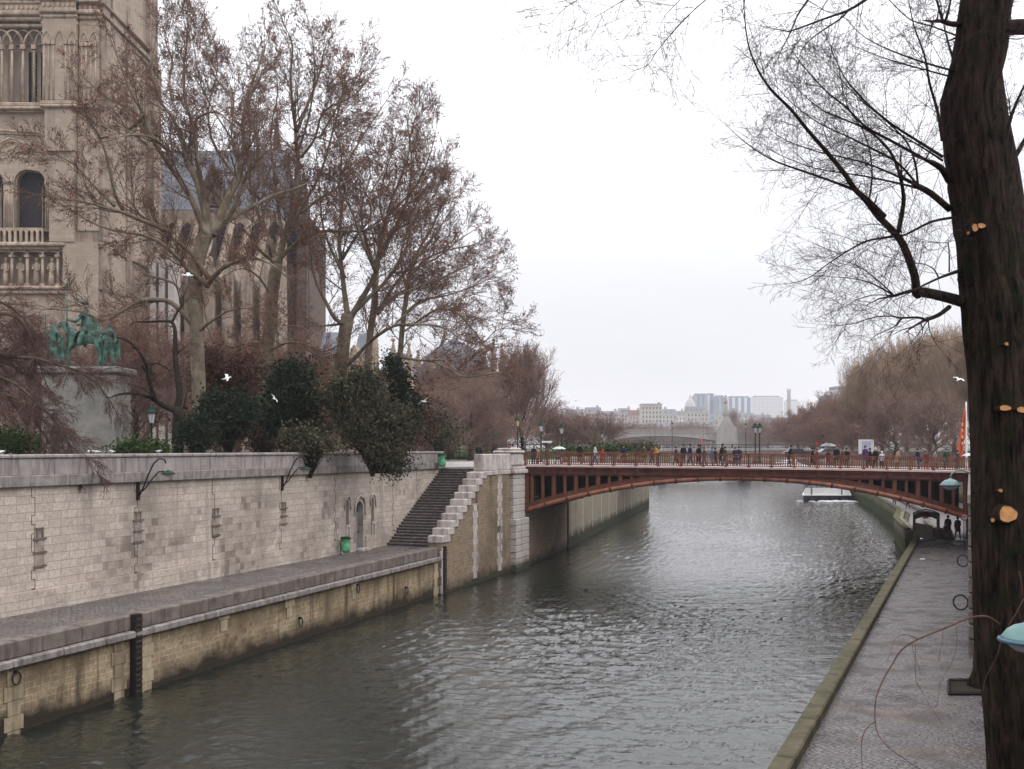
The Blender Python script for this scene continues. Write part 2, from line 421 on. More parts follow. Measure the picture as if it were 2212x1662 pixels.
# ------------------------------------------------------------------ banks in plan
UW0 = (-17.8-.3667*57, -20.0); UWd = (.3667, 1.0)       # upper left wall line
def uwx(Y): return -17.8+.3667*(Y-37)
def lwx(Y): return -15.0+.355*(Y-31.2)                  # river face of lower left wall
def rkx(Y): return -4.2+.43*Y                           # river edge of the right quay
ZQ = 2.6      # left lower quay
ZR = 1.5      # right lower quay
ZG = 7.12     # street level
L_bank = [(lwx(-20),-20),(lwx(76.7),76.7),(4.75,90.5),(11.5,120),(20.1,156),(21.5,175),(33,285),(60,560),(70,1200)]
R_bank = [(rkx(-20),-20),(rkx(82),82),(40.5,112),(49.8,147),(57,178),(78,285),(140,560),(200,1200)]
def sweep(mb, path, prof, closed_prof=True, cap=True):
    # path: [(x,y)], prof: [(out, z)] with out = distance to the right of travel
    n = len(path); m = len(prof); rows = []; L = 0; Ls = []
    for i, (x, y) in enumerate(path):
        if i: L += math.hypot(x-path[i-1][0], y-path[i-1][1])
        Ls.append(L)
        def nrm(a, b):
            dx, dy = b[0]-a[0], b[1]-a[1]; l = math.hypot(dx, dy); return (dy/l, -dx/l)
        n1 = nrm(path[i-1], path[i]) if i else None
        n2 = nrm(path[i], path[i+1]) if i < n-1 else None
        if n1 and n2:
            ax, ay = n1[0]+n2[0], n1[1]+n2[1]; l2 = (ax*ax+ay*ay)/2
            ax, ay = ax/l2, ay/l2
        else: ax, ay = n1 or n2
        rows.append([(x+ax*o, y+ay*o, z) for o, z in prof])
    vs = [p for r in rows for p in r]
    fs = []; uv = []
    acc = [0]
    for k in range(m):
        a = prof[k]; b = prof[(k+1) % m]; acc.append(acc[-1]+math.hypot(a[0]-b[0], a[1]-b[1]))
    for i in range(n-1):
        for k in range(m if closed_prof else m-1):
            k2 = (k+1) % m
            fs.append((i*m+k, i*m+k2, (i+1)*m+k2, (i+1)*m+k))
            a, b = prof[k], prof[k2]
            va, vb = (a[1], b[1]) if abs(a[1]-b[1]) > abs(a[0]-b[0])*.8 else (a[0], b[0])
            uv.append([(Ls[i], va), (Ls[i], vb), (Ls[i+1], vb), (Ls[i+1], va)])
    if cap and closed_prof:
        fs.append(tuple(range(m))); uv.append([(o, z) for o, z in prof])
        fs.append(tuple((n-1)*m+k for k in range(m-1, -1, -1))); uv.append([prof[k] for k in range(m-1, -1, -1)])
    mb.add(vs, fs, uv)

# ------------------------------------------------------------------ ground, quays, water (the setting)
def flat(name, polys, mat, kind='structure'):
    mb = MB()
    for poly in polys:
        mb.add(poly, [tuple(range(len(poly)))])
    return tag(mb.build(name, mat), kind=kind)
FARX = 7000
left_poly = [(uwx(-60),-60,ZG),(uwx(72.6),72.6,ZG),(lwx(71)-.3,71.0,ZG),(lwx(76.7)-.3,76.7,ZG)]+[(x-.4,y,ZG) for x, y in L_bank[2:]]+[(70,1300,ZG),(70,9000,ZG),(-FARX,9000,ZG),(-FARX,-60,ZG)]
right_poly = [(.43*36+.6,36,ZG-.15),(.43*73+.6,73,ZG-.15),(.43*82+1.0,82,ZG-.15),(50.5,112,ZG-.15),(60,147,ZG-.15),(67,178,ZG-.15),(88,285,ZG-.15),(150,560,ZG-.15),(200,1200,ZG-.15),(72,1300,ZG-.15),(72,9000,ZG-.15),(FARX,9000,ZG-.15),(FARX,-60,ZG-.15),(.43*-60+3.0,-60,ZG-.15),(.43*34+3.0,34,ZG-.15),(.43*34+3.0,36,ZG-.15)]
gb = MB()
from mathutils.geometry import tessellate_polygon
for poly in (left_poly, right_poly):
    vv = [Vector(p) for p in poly]
    tris = tessellate_polygon([vv])
    for t in tris:
        a, b, c = (vv[k] for k in t)
        if (b-a).cross(c-a).z < 0: t = (t[0], t[2], t[1])
        gb.add([vv[k] for k in t], [(0,1,2)])
tag(gb.build('ground', M_street), kind='structure')

# lower quay left
mb = MB()
a = [(uwx(Y)-.05, Y, ZQ) for Y in range(-20, 66, 5)]+[(uwx(66.6), 66.6, ZQ)]
b = [(lwx(Y)-.3, Y, ZQ-.05) for Y in range(-20, 66, 5)]+[(lwx(66.6)-.3, 66.6, ZQ-.05)]
for i in range(len(a)-1): mb.add([a[i], b[i], b[i+1], a[i+1]], [(0,1,2,3)])
tag(mb.build('lower_quay_pavement', M_cob), kind='structure')
# lower quay right
mb = MB()
ys = list(range(-20, 82, 3))+[82]
for i in range(len(ys)-1):
    y0, y1 = ys[i], ys[i+1]
    e = lambda Y: (.43*Y+3.1 if Y < 36 else .43*Y+.1)
    mb.add([(rkx(y0)+.25,y0,ZR),(e(y0),y0,ZR+.05),(e(y1),y1,ZR+.05),(rkx(y1)+.25,y1,ZR)], [(0,1,2,3)])
far_q = [((rkx(82)+.3,82),(.43*82+.6,82)),((40.8,112),(50.5,112)),((50.1,147),(60,147)),((57.3,178),(67,178)),((78.3,285),(88,285))]
tag(mb.build('riverside_pavement', M_cob_r), kind='structure')
mb = MB()
for i in range(4):
    (a, b), (c, d) = far_q[i], far_q[i+1]
    mb.add([(*a,ZR+.05),(*b,ZR+.05),(*d,ZR+.05),(*c,ZR+.05)], [(0,1,2,3)])
tag(mb.build('far_riverside_path', plain('pale_riverside_paving', (.22,.20,.205), .8, (.17,.155,.155), .6)), kind='structure')

# water with real waves
def make_water():
    rng = np.random.default_rng(3)
    # rows growing with distance
    ys = [-15.0]
    while ys[-1] < 18: ys.append(ys[-1]+1.0)
    while ys[-1] < 330: ys.append(ys[-1]+max(.13, ys[-1]*.0042))
    ys += [360, 420, 560, 800, 1300]
    ys = np.array(ys)
    nx = 430
    t = np.linspace(0, 1, nx)
    lx = np.interp(ys, [p[1] for p in L_bank], [p[0] for p in L_bank])-1.0
    rx = np.interp(ys, [p[1] for p in R_bank], [p[0] for p in R_bank])+1.5
    X = lx[:, None]+(rx-lx)[:, None]*t[None, :]
    Y = np.repeat(ys[:, None], nx, 1)
    Z = np.zeros_like(X)
    patch = .5+.5*np.sin(X*.13+Y*.05+1.3*np.sin(Y*.041))*np.sin(Y*.083-X*.06+1.1*np.sin(X*.11))
    patch2 = np.clip(.5+.5*np.sin(X*.19+1.7*np.sin(Y*.07)+Y*.03)*np.cos(Y*.115+1.3*np.sin(X*.09)), 0, 1)**1.3
    for i in range(70):
        lam = .30*(9.0 ** rng.random())
        k = 2*pi/lam
        ang = rng.normal(pi/2+.25, .62)
        amp = lam*.0047*(1.75 if lam < .8 else .45)
        ph = rng.random()*2*pi
        w = np.sin(k*(X*math.cos(ang)+Y*math.sin(ang))+ph+.9*np.sin(X*.31*(1+.2*i % 3)+Y*.27+i))
        if i % 3 == 0: w = 1-2*np.abs(w)**.8
        Z += amp*w*((.25+1.5*patch2) if i % 2 else (1.3-.8*patch))
    fade = np.clip((ys-12)/6, 0, 1)*np.clip((330-ys)/60, 0, 1)*np.clip(48/np.maximum(ys, 1), .3, 1)**.6
    Z = np.maximum(Z, -.12)*fade[:, None]
    edge = np.ones(nx)
    n = len(ys)
    me = bpy.data.meshes.new('river_water')
    co = np.stack([X, Y, Z], -1).reshape(-1, 3).astype(np.float32)
    idx = np.arange(n*nx).reshape(n, nx)
    q = np.stack([idx[:-1, :-1], idx[:-1, 1:], idx[1:, 1:], idx[1:, :-1]], -1).reshape(-1, 4)
    npmesh(me, co, q)
    me.materials.append(M_water)
    me.polygons.foreach_set('use_smooth', np.ones(len(q), bool))
    o = link(bpy.data.objects.new('river_water', me))
    tag(o, kind='structure')
def npmesh(me, co, q):
    me.vertices.add(len(co)); me.vertices.foreach_set('co', np.ascontiguousarray(co, np.float32).ravel())
    nf, k = q.shape
    me.loops.add(nf*k); me.loops.foreach_set('vertex_index', np.ascontiguousarray(q, np.int32).ravel())
    me.polygons.add(nf); me.polygons.foreach_set('loop_start', np.arange(0, nf*k, k, dtype=np.int32))
    me.update(calc_edges=True); me.validate()
m, nt, b = newmat('river_water')
b.inputs['Base Color'].default_value = (.013,.0155,.012,1); b.inputs['Roughness'].default_value = .02; b.inputs['IOR'].default_value = 1.58
ob = coords(nt, 'Object', (.55, 1.5, 1))
h1 = noise(nt, ob, 3.0, 4, .6, .5); h2 = noise(nt, ob, 8.0, 3, .6)
ad = N(nt, 'ShaderNodeMath', operation='MULTIPLY_ADD'); nt.links.new(h2, ad.inputs[0]); ad.inputs[1].default_value = .22; nt.links.new(h1, ad.inputs[2])
bump(nt, b, ad.outputs[0], .45, .06)
M_water = m
make_water()

# ------------------------------------------------------------------ upper left embankment wall
T_up = frame(uwx(-60), -60, .3667, 1.0)
LUP = math.hypot(.3667, 1.0)
def su(Y): return (Y+60)*LUP
def hit(T, x, y):                     # (along, z) of the pixel on the wall plane
    o = Vector(T(0,0,0)); u = Vector(T(1,0,0))-o; nr = Vector(T(0,1,0))-o
    d = ray(x, y); t = (o-CO).dot(nr)/d.dot(nr); p = CO+d*t
    return (p-o).dot(u), p.z
S_END = su(72.6)
up = empty('embankment_wall', (uwx(40), 40, ZQ), 'tall pale ashlar embankment wall behind the lower quay, with grey parapet on top', 'embankment wall')
mb = MB(T_up)
# wall body with niches
door_s, dz_ = hit(T_up, 777, 1180)
w1_s = hit(T_up, 750.5, 1110)[0]; w2_s = hit(T_up, 805, 1108)[0]
mb.box(0, w1_s-.28, -1.4, 0, -1, 7.1)
arch_wall(mb, w1_s-.28, w1_s+.5, -1, 7.1, w1_s-.17, w1_s+.17, ZQ+1.55, ZQ+2.75, .22, -1.4, 0, False, 3)
arch_wall(mb, w1_s+.5, w2_s-.5, -1, 7.1, door_s-.42, door_s+.42, ZQ, ZQ+2.35, .5, -1.4, 0, True, 4)
arch_wall(mb, w2_s-.5, w2_s+.4, -1, 7.1, w2_s-.17, w2_s+.17, ZQ+1.55, ZQ+2.75, .22, -1.4, 0, False, 3)
mb.box(w2_s+.4, S_END, -1.4, 0, -1, 7.1)
mb.build('masonry', M_wall, up)
mb = MB(T_up)
for s in (w1_s, w2_s): mb.box(s-.3, s+.3, -.5, -.34, ZQ+1.3, ZQ+3.1)
mb.build('niche_back', M_niche, up)
dr = MB(T_up); dr.box(door_s-.5, door_s+.5, -.45, -.3, ZQ, ZQ+2.2); dr.box(door_s-.04, door_s+.04, -.3, -.27, ZQ, ZQ+2.2)
d_o = dr.build('door', M_doorgrey, up)
hb = MB(T_up); hb.tube([(door_s+.3,-.29,ZQ+1.0),(door_s+.3,-.2,ZQ+1.05)], .03, 6); hb.build('handle', M_iron, d_o)
db = MB(T_up); db.box(door_s-.45, door_s+.45, -.5, -.38, ZQ+2.2, ZQ+3.0); db.build('fanlight', M_iron, up)
mb = MB(T_up)
def hood(c, w, zs, h, r, pointed=True, legs=.35):
    ap = arch_pts(c-w, c+w, zs, h, 6, pointed)
    mb.tube([(c-w-.1, .05, zs-legs), (c-w, .05, zs-legs)]+[(a, .05, z) for a, z in [(c-w, zs-legs+.02)]+ap+[(c+w, zs-legs+.02)]]+[(c+w+.1, .05, zs-legs)], r, 5)
hood(door_s, .62, ZQ+2.4, .75, .06)
hood(w1_s, .32, ZQ+2.8, .36, .045, False); hood(w2_s, .32, ZQ+2.8, .36, .045, False)
for s in (w1_s, w2_s):
    mb.box(s-.24, s+.24, 0, .10, ZQ+1.42, ZQ+1.55)
    mb.box(s-.22, s-.14, 0, .08, ZQ+.75, ZQ+1.4); mb.box(s+.14, s+.22, 0, .08, ZQ+.75, ZQ+1.4)
mb.box(door_s-.6, door_s+.6, 0, .5, ZQ, ZQ+.12)
mb.build('door_moulding', M_white_stone, up)
# plinth, cornice, parapet
mb = MB(T_up); mb.box(0, door_s-.62, 0, .12, -.5, ZQ+.75); mb.box(door_s+.62, S_END-6.5, 0, .12, -.5, ZQ+.75); mb.build('plinth', M_wall, up)
mb = MB(T_up)
s = 0
while s < S_END:
    e = min(s+1.9, S_END)
    mb.bevbox(s+.004, e-.004, -1.4, .22, 7.1, 7.52, .03)
    s = e
mb.build('cornice', M_ledge, up)
mb = MB(T_up)
s = 0
while s < S_END:
    e = min(s+2.3, S_END)
    mb.bevbox(s+.003, e-.003, -.45, .05, 7.5, 8.12, .03)
    s = e
for_cap = MB(T_up); s = 0
while s < S_END:
    e = min(s+2.3, S_END)
    for_cap.bevbox(s+.003, e-.003, -.52, .12, 8.12, 8.27, .04); s = e
mb.build('parapet', M_parapet, up); for_cap.build('parapet_cap', M_parapet, up)
# toothed expansion joints and weep slots
rj = random.Random(11)
for xj, ya in ((68,1075),(291,1062),(459,1050),(604,1040),(722,1034),(848,1024),(900,1021)):
    s0 = hit(T_up, xj, ya)[0]
    j = MB(T_up); z = 7.05; side = 0
    while z > ZQ+.8:
        h_ = rj.choice((.33,.33,.66)); z2 = max(z-h_, ZQ+.8)
        j.box(s0+side*.16-.012, s0+side*.16+.012, 0, .006, z2, z)
        j.box(s0-.01, s0+.17, 0, .005, z2-.012, z2+.012)
        side = 1-side; z = z2
    j.build('expansion_joint', M_joint, up)
for i, (xj, y0, y1) in enumerate(((84,1140,1228),(297,1105,1175),(466,1098,1160),(612,1085,1135))):
    s0, z1 = hit(T_up, xj, y0); s0b, z0 = hit(T_up, xj, y1)
    j = MB(T_up)
    j.cur = 0; j.box(s0-.22, s0+.22, 0, .035, z0, z1)
    j.cur = 1
    for q in range(3):
        zz = z0+(z1-z0)*(q+.1)/3
        j.box(s0-.30, s0+.32, .035, .075, zz, zz+.07)
    j.box(s0-.16, s0-.11, .036, .06, z1-.55, z1); j.box(s0+.1, s0+.15, .036, .06, z1-.45, z1); j.box(s0-.2, s0+.2, .036, .07, z1-.06, z1)
    j.build('drain_slot', [M_niche2, M_joint2], up)

# ------------------------------------------------------------------ lower left river wall
LLW = math.hypot(.355, 1.0)
T_lo = frame(lwx(-20), -20, .355, 1.0)
def sl(Y): return (Y+20)*LLW
S1 = sl(61.6)
lo = empty('river_wall', (lwx(40), 40, 0), 'yellow stained stone river wall under the lower quay with projecting grey ledge', 'river wall')
mb = MB(T_lo); mb.box(0, S1, -.9, -.12, -2, 1.95); mb.build('masonry', M_lower, lo)
mb = MB(T_lo); s = 0; k = 0
while s < S1:
    e = min(s+2.1+.3*math.sin(k*2.3), S1)
    mb.bevbox(s+.01, e-.01, -.9, .12+.02*math.sin(k*5), 1.95, 2.2, .04); s = e; k += 1
mb.build('ledge', M_ledge, lo)
mb = MB(T_lo); s = 0
while s < S1:
    e = min(s+1.7, S1)
    mb.bevbox(s+.006, e-.006, -.75, -.08, 2.2, 2.74, .045); s = e
mb.build('kerb', M_coping, lo)
ladders = []
for xj, yj in ((293,1395),(958,1222)):
    s0 = hit(T_lo, xj, yj)[0]
    j = MB(T_lo)
    j.cur = 0; j.box(s0-.17, s0+.17, -.1, .135, -1, 2.76)
    j.cur = 1
    for q in range(16):
        j.box(s0-.16, s0+.16, .135, .17, -.3+q*.19, -.24+q*.19)
    j.build('ladder_recess', [M_iron, M_joint], lo)
# pale quoin strips beside the ladders and toothed blocks
def quoins(T, mbq, s0, z0, z1, wide=.42, narrow=.26, hh=.4, d=.03, zoff=0):
    z = z0; k = 0
    while z < z1:
        w = wide if k % 2 else narrow
        mbq.bevbox(s0-w/2, s0+w/2, -.1+zoff, d+zoff, z+.008, min(z+hh, z1)-.008, .015)
        z += hh; k += 1
mb = MB(T_lo)
for xj, zl in ((35,-.4),(262,-.2),(322,-.2),(488,1.3),(630,1.1),(770,1.1),(945,-.4),(973,-.4)):
    s0 = hit(T_lo, xj, 1300)[0]
    quoins(T_lo, mb, s0, zl, 1.9, .75, .5, .45, -.085, 0)
mb.build('quoin_strip', plain('pale_yellow_quoin', (.43,.36,.25), .9, (.28,.22,.15), 1.5, bmp=.4, streak=(2,(.10,.08,.05))), lo)
for xj, yj in ((36,1466),(650,1345),(774,1272),(879,1277)):
    p = hit(T_lo, xj, yj)
    j = MB(T_lo)
    j.tube([(p[0]+.16*math.cos(a), .0, p[1]+.19*math.sin(a)) for a in [2*pi*q/12 for q in range(13)]], .025, 5)
    j.box(p[0]-.05, p[0]+.05, -.1, .04, p[1]+.15, p[1]+.24)
    j.build('mooring_ring', M_iron, lo)

# ------------------------------------------------------------------ staircase and its stepped wall
st = empty('staircase', (-5.5, 66, ZQ), 'broad flight of dark stone steps climbing from the lower quay to the street', 'staircase')
NS = 28; sY0 = 64.6; run = 8.0; rise = (ZG-ZQ)/NS
T_st = frame(uwx(sY0), sY0, .3667, 1.0)     # a up the stair, b to the river
mb = MB(T_st); nb = MB(T_st)
dl = run*LUP/NS
for i in range(NS):
    z1 = ZQ+rise*(i+1)
    mb.box(i*dl, i*dl+dl+.3, -.02, 3.7, z1-rise-.25, z1-.02)
    nb.box(i*dl-.03, i*dl+.1, -.02, 3.69, z1-.05, z1+.004)
mb.box(NS*dl, NS*dl+1.2, -.02, 3.68, ZG-.9, ZG-.02)
mb.build('steps', M_step, st); nb.build('step_nosing', M_nosing, st)
# stair side wall on the river
sw = empty('stair_wall', (lwx(66), 66, 0), 'brown stone stair wall with a stepped white coping climbing beside the steps', 'stair wall')
blocks = []
cor = [(820,625),(847,577),(873,532),(900,487),(926,443),(953,400),(979,357),(1005,316),(1028,278),(1050,236)]
tops = []
for cx_, cy_ in cor:
    X_, Y_ = (850+cx_/2.212)/1.2803, (1200+cy_/2.212)/1.2803
    tops.append(hit(T_lo, X_, Y_))
sA = sl(61.6); sPier = sl(73.2)
s_first = tops[0][0]; ds = (tops[-1][0]-tops[0][0])/9; dzb = (tops[-1][1]-tops[0][1])/9
mb = MB(T_lo)
mb.box(sA+.3, s_first+.25, -.8, 0, -2, tops[0][1]-.45)
for i in range(10):
    a0 = s_first+ds*i+.25; a1 = a0+ds
    mb.box(a0, a1, -.8, 0, -2, tops[0][1]+dzb*i-.42)
mb.box(s_first+ds*10+.25, sPier, -.8, 0, -2, 6.75)
mb.build('masonry', M_tan, sw)
for i in range(10):
    j = MB(T_lo)
    a0 = s_first+ds*i-.05; zt = tops[0][1]+dzb*i
    j.bevbox(a0, a0+ds+.52, -.87, .10, zt-.44, zt, .05)
    j.build('coping_block', M_white_stone, sw)
mb = MB(T_lo); 
for i, s0 in enumerate((sA+.55,)): quoins(T_lo, mb, s0, -.5, 2.7, .6, .4, .5, .04)
for xj, yb, zt in ((1026,1200,5.0),(1079,1200,6.7)):
    s0 = hit(T_lo, xj, 1130)[0]
    quoins(T_lo, mb, s0, .3, zt, .95, .6, .42, .035)
mb.build('quoin_strip', M_white_stone, sw)
mb = MB(T_lo); mb.bevbox(s_first+ds*10-.1, sPier+.1, -.85, .1, 6.72, 7.0, .03); mb.bevbox(s_first+ds*10+.15, sPier+.1, -.7, 0.02, 7.0, 8.1, .05)
mb.build('end_parapet', M_white_stone, sw)
for xj, yj in ((1076,1142),):
    p = hit(T_lo, xj, yj); j = MB(T_lo)
    j.tube([(p[0]+.16*math.cos(a), .09, p[1]+.19*math.sin(a)) for a in [2*pi*q/12 for q in range(13)]], .025, 5); j.build('mooring_ring', M_iron, sw)

# ------------------------------------------------------------------ bridge
B0 = Vector((.72, 76.3, 0)); B1 = Vector((31.6, 73.4, 0))
BU = (B1-B0).normalized(); BL = (B1-B0).length
BV = Vector((.25, .968, 0)).normalized(); BW = 14.2
def T_br(a, b, c):
    p = B0+BU*a+BV*b; return (p.x, p.y, c)
def zsill(a): return 7.27-.37*a/BL+.06*math.sin(pi*min(max(a/BL, 0), 1))
# pier
pr = empty('bridge_pier', tuple(B0), 'white rusticated stone pier with a rounded cap at the bridge end', 'pier')
mb = MB(T_lo)
z = -1.0; k = 0
P0 = sPier; P1 = sPier+2.4
while z < 6.7:
    lowp = z < 3.2
    d = .42 if lowp else .22
    mb.bevbox(P0-(.05 if k % 2 else 0), P1+(.35 if lowp else 0), -1.3, d, z+.012, min(z+.46, 6.72)-.012, .035); z += .46; k += 1
mb.box(P0+.05, P1, -1.28, .17, -1, 6.72)
mb.build('shaft', M_pier, pr)
mb = MB(T_lo); mb.bevbox(P0-.3, P1+.15, -1.5, .42, 6.72, 7.0, .05); mb.bevbox(P0-.12, P1, -1.35, .3, 7.0, 7.2, .04); mb.build('cornice', M_white_stone, pr)
mb = MB(T_lo); mb.bevbox(P0+.0, P1-.1, -1.25, .2, 7.2, 8.15, .16); mb.bevbox(P0-.08, P1-.02, -1.33, .28, 8.12, 8.32, .08)
mb.bevbox(P0+.1, P1-.2, -1.15, .1, 8.3, 8.5, .12); mb.build('cap', M_white_stone, pr)
# abutment wall under the bridge and the river wall beyond
ab = empty('bridge_abutment', (3, 84, 0), 'shaded stone abutment wall under the left end of the bridge', 'abutment')
mb = MB(); sweep(mb, [(1.0,76.4),(4.75,90.6)], [(0,-2),(0,4.6),(-.9,4.6),(-.9,-2)][::-1]); sweep(mb, [(-.6,76.6),(3.0,90.6)], [(0,4.6),(0,6.6),(-.6,6.6),(-.6,4.6)][::-1]); mb.build('masonry', M_tan, ab)
fw = empty('quay_wall', (12, 120, 0), 'long pale quay wall seen under the arch of the bridge', 'quay wall')
fpath = [(4.78,90.62),(11.5,120),(20.1,156),(13,170),(0,190)]
mb = MB(); sweep(mb, fpath, [(0,-2),(0,6.3),(-.9,6.3),(-.9,-2)][::-1]); mb.build('masonry', M_far_wall, fw)
mb = MB(); sweep(mb, fpath, [(.1,6.3),(.1,6.6),(-.9,6.6),(-.9,6.3)][::-1]); sweep(mb, fpath, [(-.1,6.6),(-.1,7.7),(-.6,7.7),(-.6,6.6)][::-1]); mb.build('parapet', M_parapet, fw)
mb = MB()
T1 = frame(4.78, 90.62, 6.72, 29.38); T2 = frame(11.5, 120, 8.6, 36)
for T, ll in ((T1, 30), (T2, 37)):
    for s in range(2, ll, 6 if T is T1 else 7): 
        t_ = MB(T); quoins(T, t_, s, .8, 6.2, .26, .2, .5, .02); mb.v, o_ = mb.v+t_.v, len(mb.v)
        for f, u in zip(t_.f, t_.uv): mb.f.append(tuple(o_+k for k in f)); mb.uv.append(u); mb.m.append(0); mb.sm.append(False)
mb.build('quoin_strip', plain('pale_joint_strip', (.46,.42,.35), .9), fw)
mb = MB(T1); mb.box(-.25, .12, -.2, .06, -1, 6.2); mb.build('ladder_recess', M_iron, fw)

br = empty('arch_bridge', (16, 75, ZG), 'rust red iron arch footbridge crossing the river', 'bridge')
crown = 15.0/31.0; zc_ = 6.38
A0 = .12; A1 = BL-.05
def zarch(a):        # centre line of the lower tube
    t = (a-BL*.485)/(BL*.485); return zc_-2.42*t*t
def zgt(a): return zsill(a)-.62      # bottom of top girder
NSEG = 60
for ri, b in enumerate((.0, 4.6, 9.2, 13.8)):
    face = ri in (0, 3)
    tb = MB(T_br)
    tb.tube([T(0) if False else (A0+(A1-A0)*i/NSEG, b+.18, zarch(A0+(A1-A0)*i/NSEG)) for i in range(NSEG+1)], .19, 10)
    tb.build('arch_tube', M_red_tube if face else M_red_shaded, br)
    if face:
        n = 20
        for i in range(1, n):
            cl = MB(T_br)
            a = A0+(A1-A0)*i/n; sl_ = (zarch(a+.1)-zarch(a-.1))/.2
            cl.tube([(a-.07, b+.18, zarch(a)-sl_*.07), (a+.07, b+.18, zarch(a)+sl_*.07)], .235, 10)
            cl.tube([(a-.02, b-.03, zarch(a)+.02), (a+.03, b-.1, zarch(a)+.1)], .06, 6)
            cl.build('arch_collar', M_red, br)
    fl = MB(T_br)
    for i in range(NSEG):
        a = A0+(A1-A0)*i/NSEG; a2 = A0+(A1-A0)*(i+1)/NSEG
        z, z2 = zarch(a)+.17, zarch(a2)+.17
        t0, t1 = zgt(a), zgt(a2)
        zt, zt2 = min(z+.27, t0), min(z2+.27, t1)
        fl.prism([(a, z), (a2, z2), (a2, zt2), (a, zt)], b+.04, b+.32)
        fl.prism([(a, zt-.0), (a2, zt2-.0), (a2, zt2+.05), (a, zt+.05)], b-.03, b+.4)
        if not face and zt2+.06 < t1:
            fl.prism([(a, zt+.05), (a2, zt2+.05), (a2, t1), (a, t0)], b+.15, b+.2)  # solid web added on inner ribs so no light leaks through from behind
    fl.build('arch_flange', M_red if face else M_red_shaded, br)
    if face:
        sp = MB(T_br); bk = MB(T_br)
        a = A0+.55
        k = 0
        while a < A1-.1:
            z0 = zarch(a)+.48; z1 = zgt(a)
            if z1-z0 > .12:
                wdt = .10 if k % 2 else .14
                sp.box(a-wdt, a+wdt, b+.05, b+.25, z0-.3, z1+.02)
                sp.box(a-.035, a+.035, b-.02, b+.05, z0-.2, z1+.02)
            a += .79; k += 1
        sp.box(A0-.25, A0+.35, b+.02, b+.3, zarch(A0)-.1, zgt(A0)+.02)
        # closed web near the crown where the openings end, and frame lips
        N2 = 80
        for i in range(N2):
            a = A0+(A1-A0)*i/N2; a2 = A0+(A1-A0)*(i+1)/N2
            sp.prism([(a, zgt(a)-.13), (a2, zgt(a2)-.13), (a2, zgt(a2)+.0), (a, zgt(a))], b+.06, b+.22)
            if zgt(a)-(zarch(a)+.44) < .22:
                sp.prism([(a, zarch(a)+.4), (a2, zarch(a2)+.4), (a2, max(zgt(a2), zarch(a2)+.42)), (a, max(zgt(a), zarch(a)+.42))], b+.1, b+.2)
        sp.build('spandrel_frame', M_red, br)
tps = []
for b0, b1 in ((-.02, .34), (13.75, 14.15)):
    tp = MB(T_br); tps.append(tp)
    for i in range(40):
        a = -.3+(BL+5)*i/40; a2 = -.3+(BL+5)*(i+1)/40
        tp.prism([(a, zgt(a)), (a2, zgt(a2)), (a2, zsill(a2)-.12), (a, zsill(a)-.12)], b0, b1)
        tp.prism([(a, zgt(a)-.03), (a2, zgt(a2)-.03), (a2, zgt(a2)+.06), (a, zgt(a)+.06)], b0-.08, b1+.05)
        tp.prism([(a, zsill(a)-.28), (a2, zsill(a2)-.28), (a2, zsill(a2)-.12), (a, zsill(a)-.12)], b0-.1, b1+.05)
    k = 0; a = .3
    while a < BL+2:
        tp.prism([(a-.09, zgt(a)+.1), (a+.09, zgt(a)+.1), (a+.12, zsill(a)-.3), (a-.12, zsill(a)-.3)], b0-.13, b0)
        tp.prism([(a-.05, zgt(a)+.02), (a+.05, zgt(a)+.02), (a+.05, zgt(a)+.14), (a-.05, zgt(a)+.14)], b0-.16, b0)
        a += 1.58
for q_, tq in enumerate(tps): tq.build('girder', M_girder, br)
si = MB(T_br)
for i in range(40):
    a = -.3+(BL+5)*i/40; a2 = -.3+(BL+5)*(i+1)/40
    si.prism([(a, zsill(a)-.12), (a2, zsill(a2)-.12), (a2, zsill(a2)), (a, zsill(a))], -.22, .45)
si.build('sill', M_sill, br)
dk = MB(T_br)
for i in range(20):
    a = -.3+(BL+5)*i/20; a2 = -.3+(BL+5)*(i+1)/20
    dk.prism([(a, zsill(a)-.3), (a2, zsill(a2)-.3), (a2, zsill(a2)-.02), (a, zsill(a)-.02)], .45, 13.7)
dk.build('deck', M_deck, br)
for b in (2.3, 4.2, 6.5, 9, 11.3):
    ud = MB(T_br); ud.box(.2, BL, b, b+.25, 6.2, 6.7); ud.build('deck_joist', M_red_shaded, br)
RH = .93
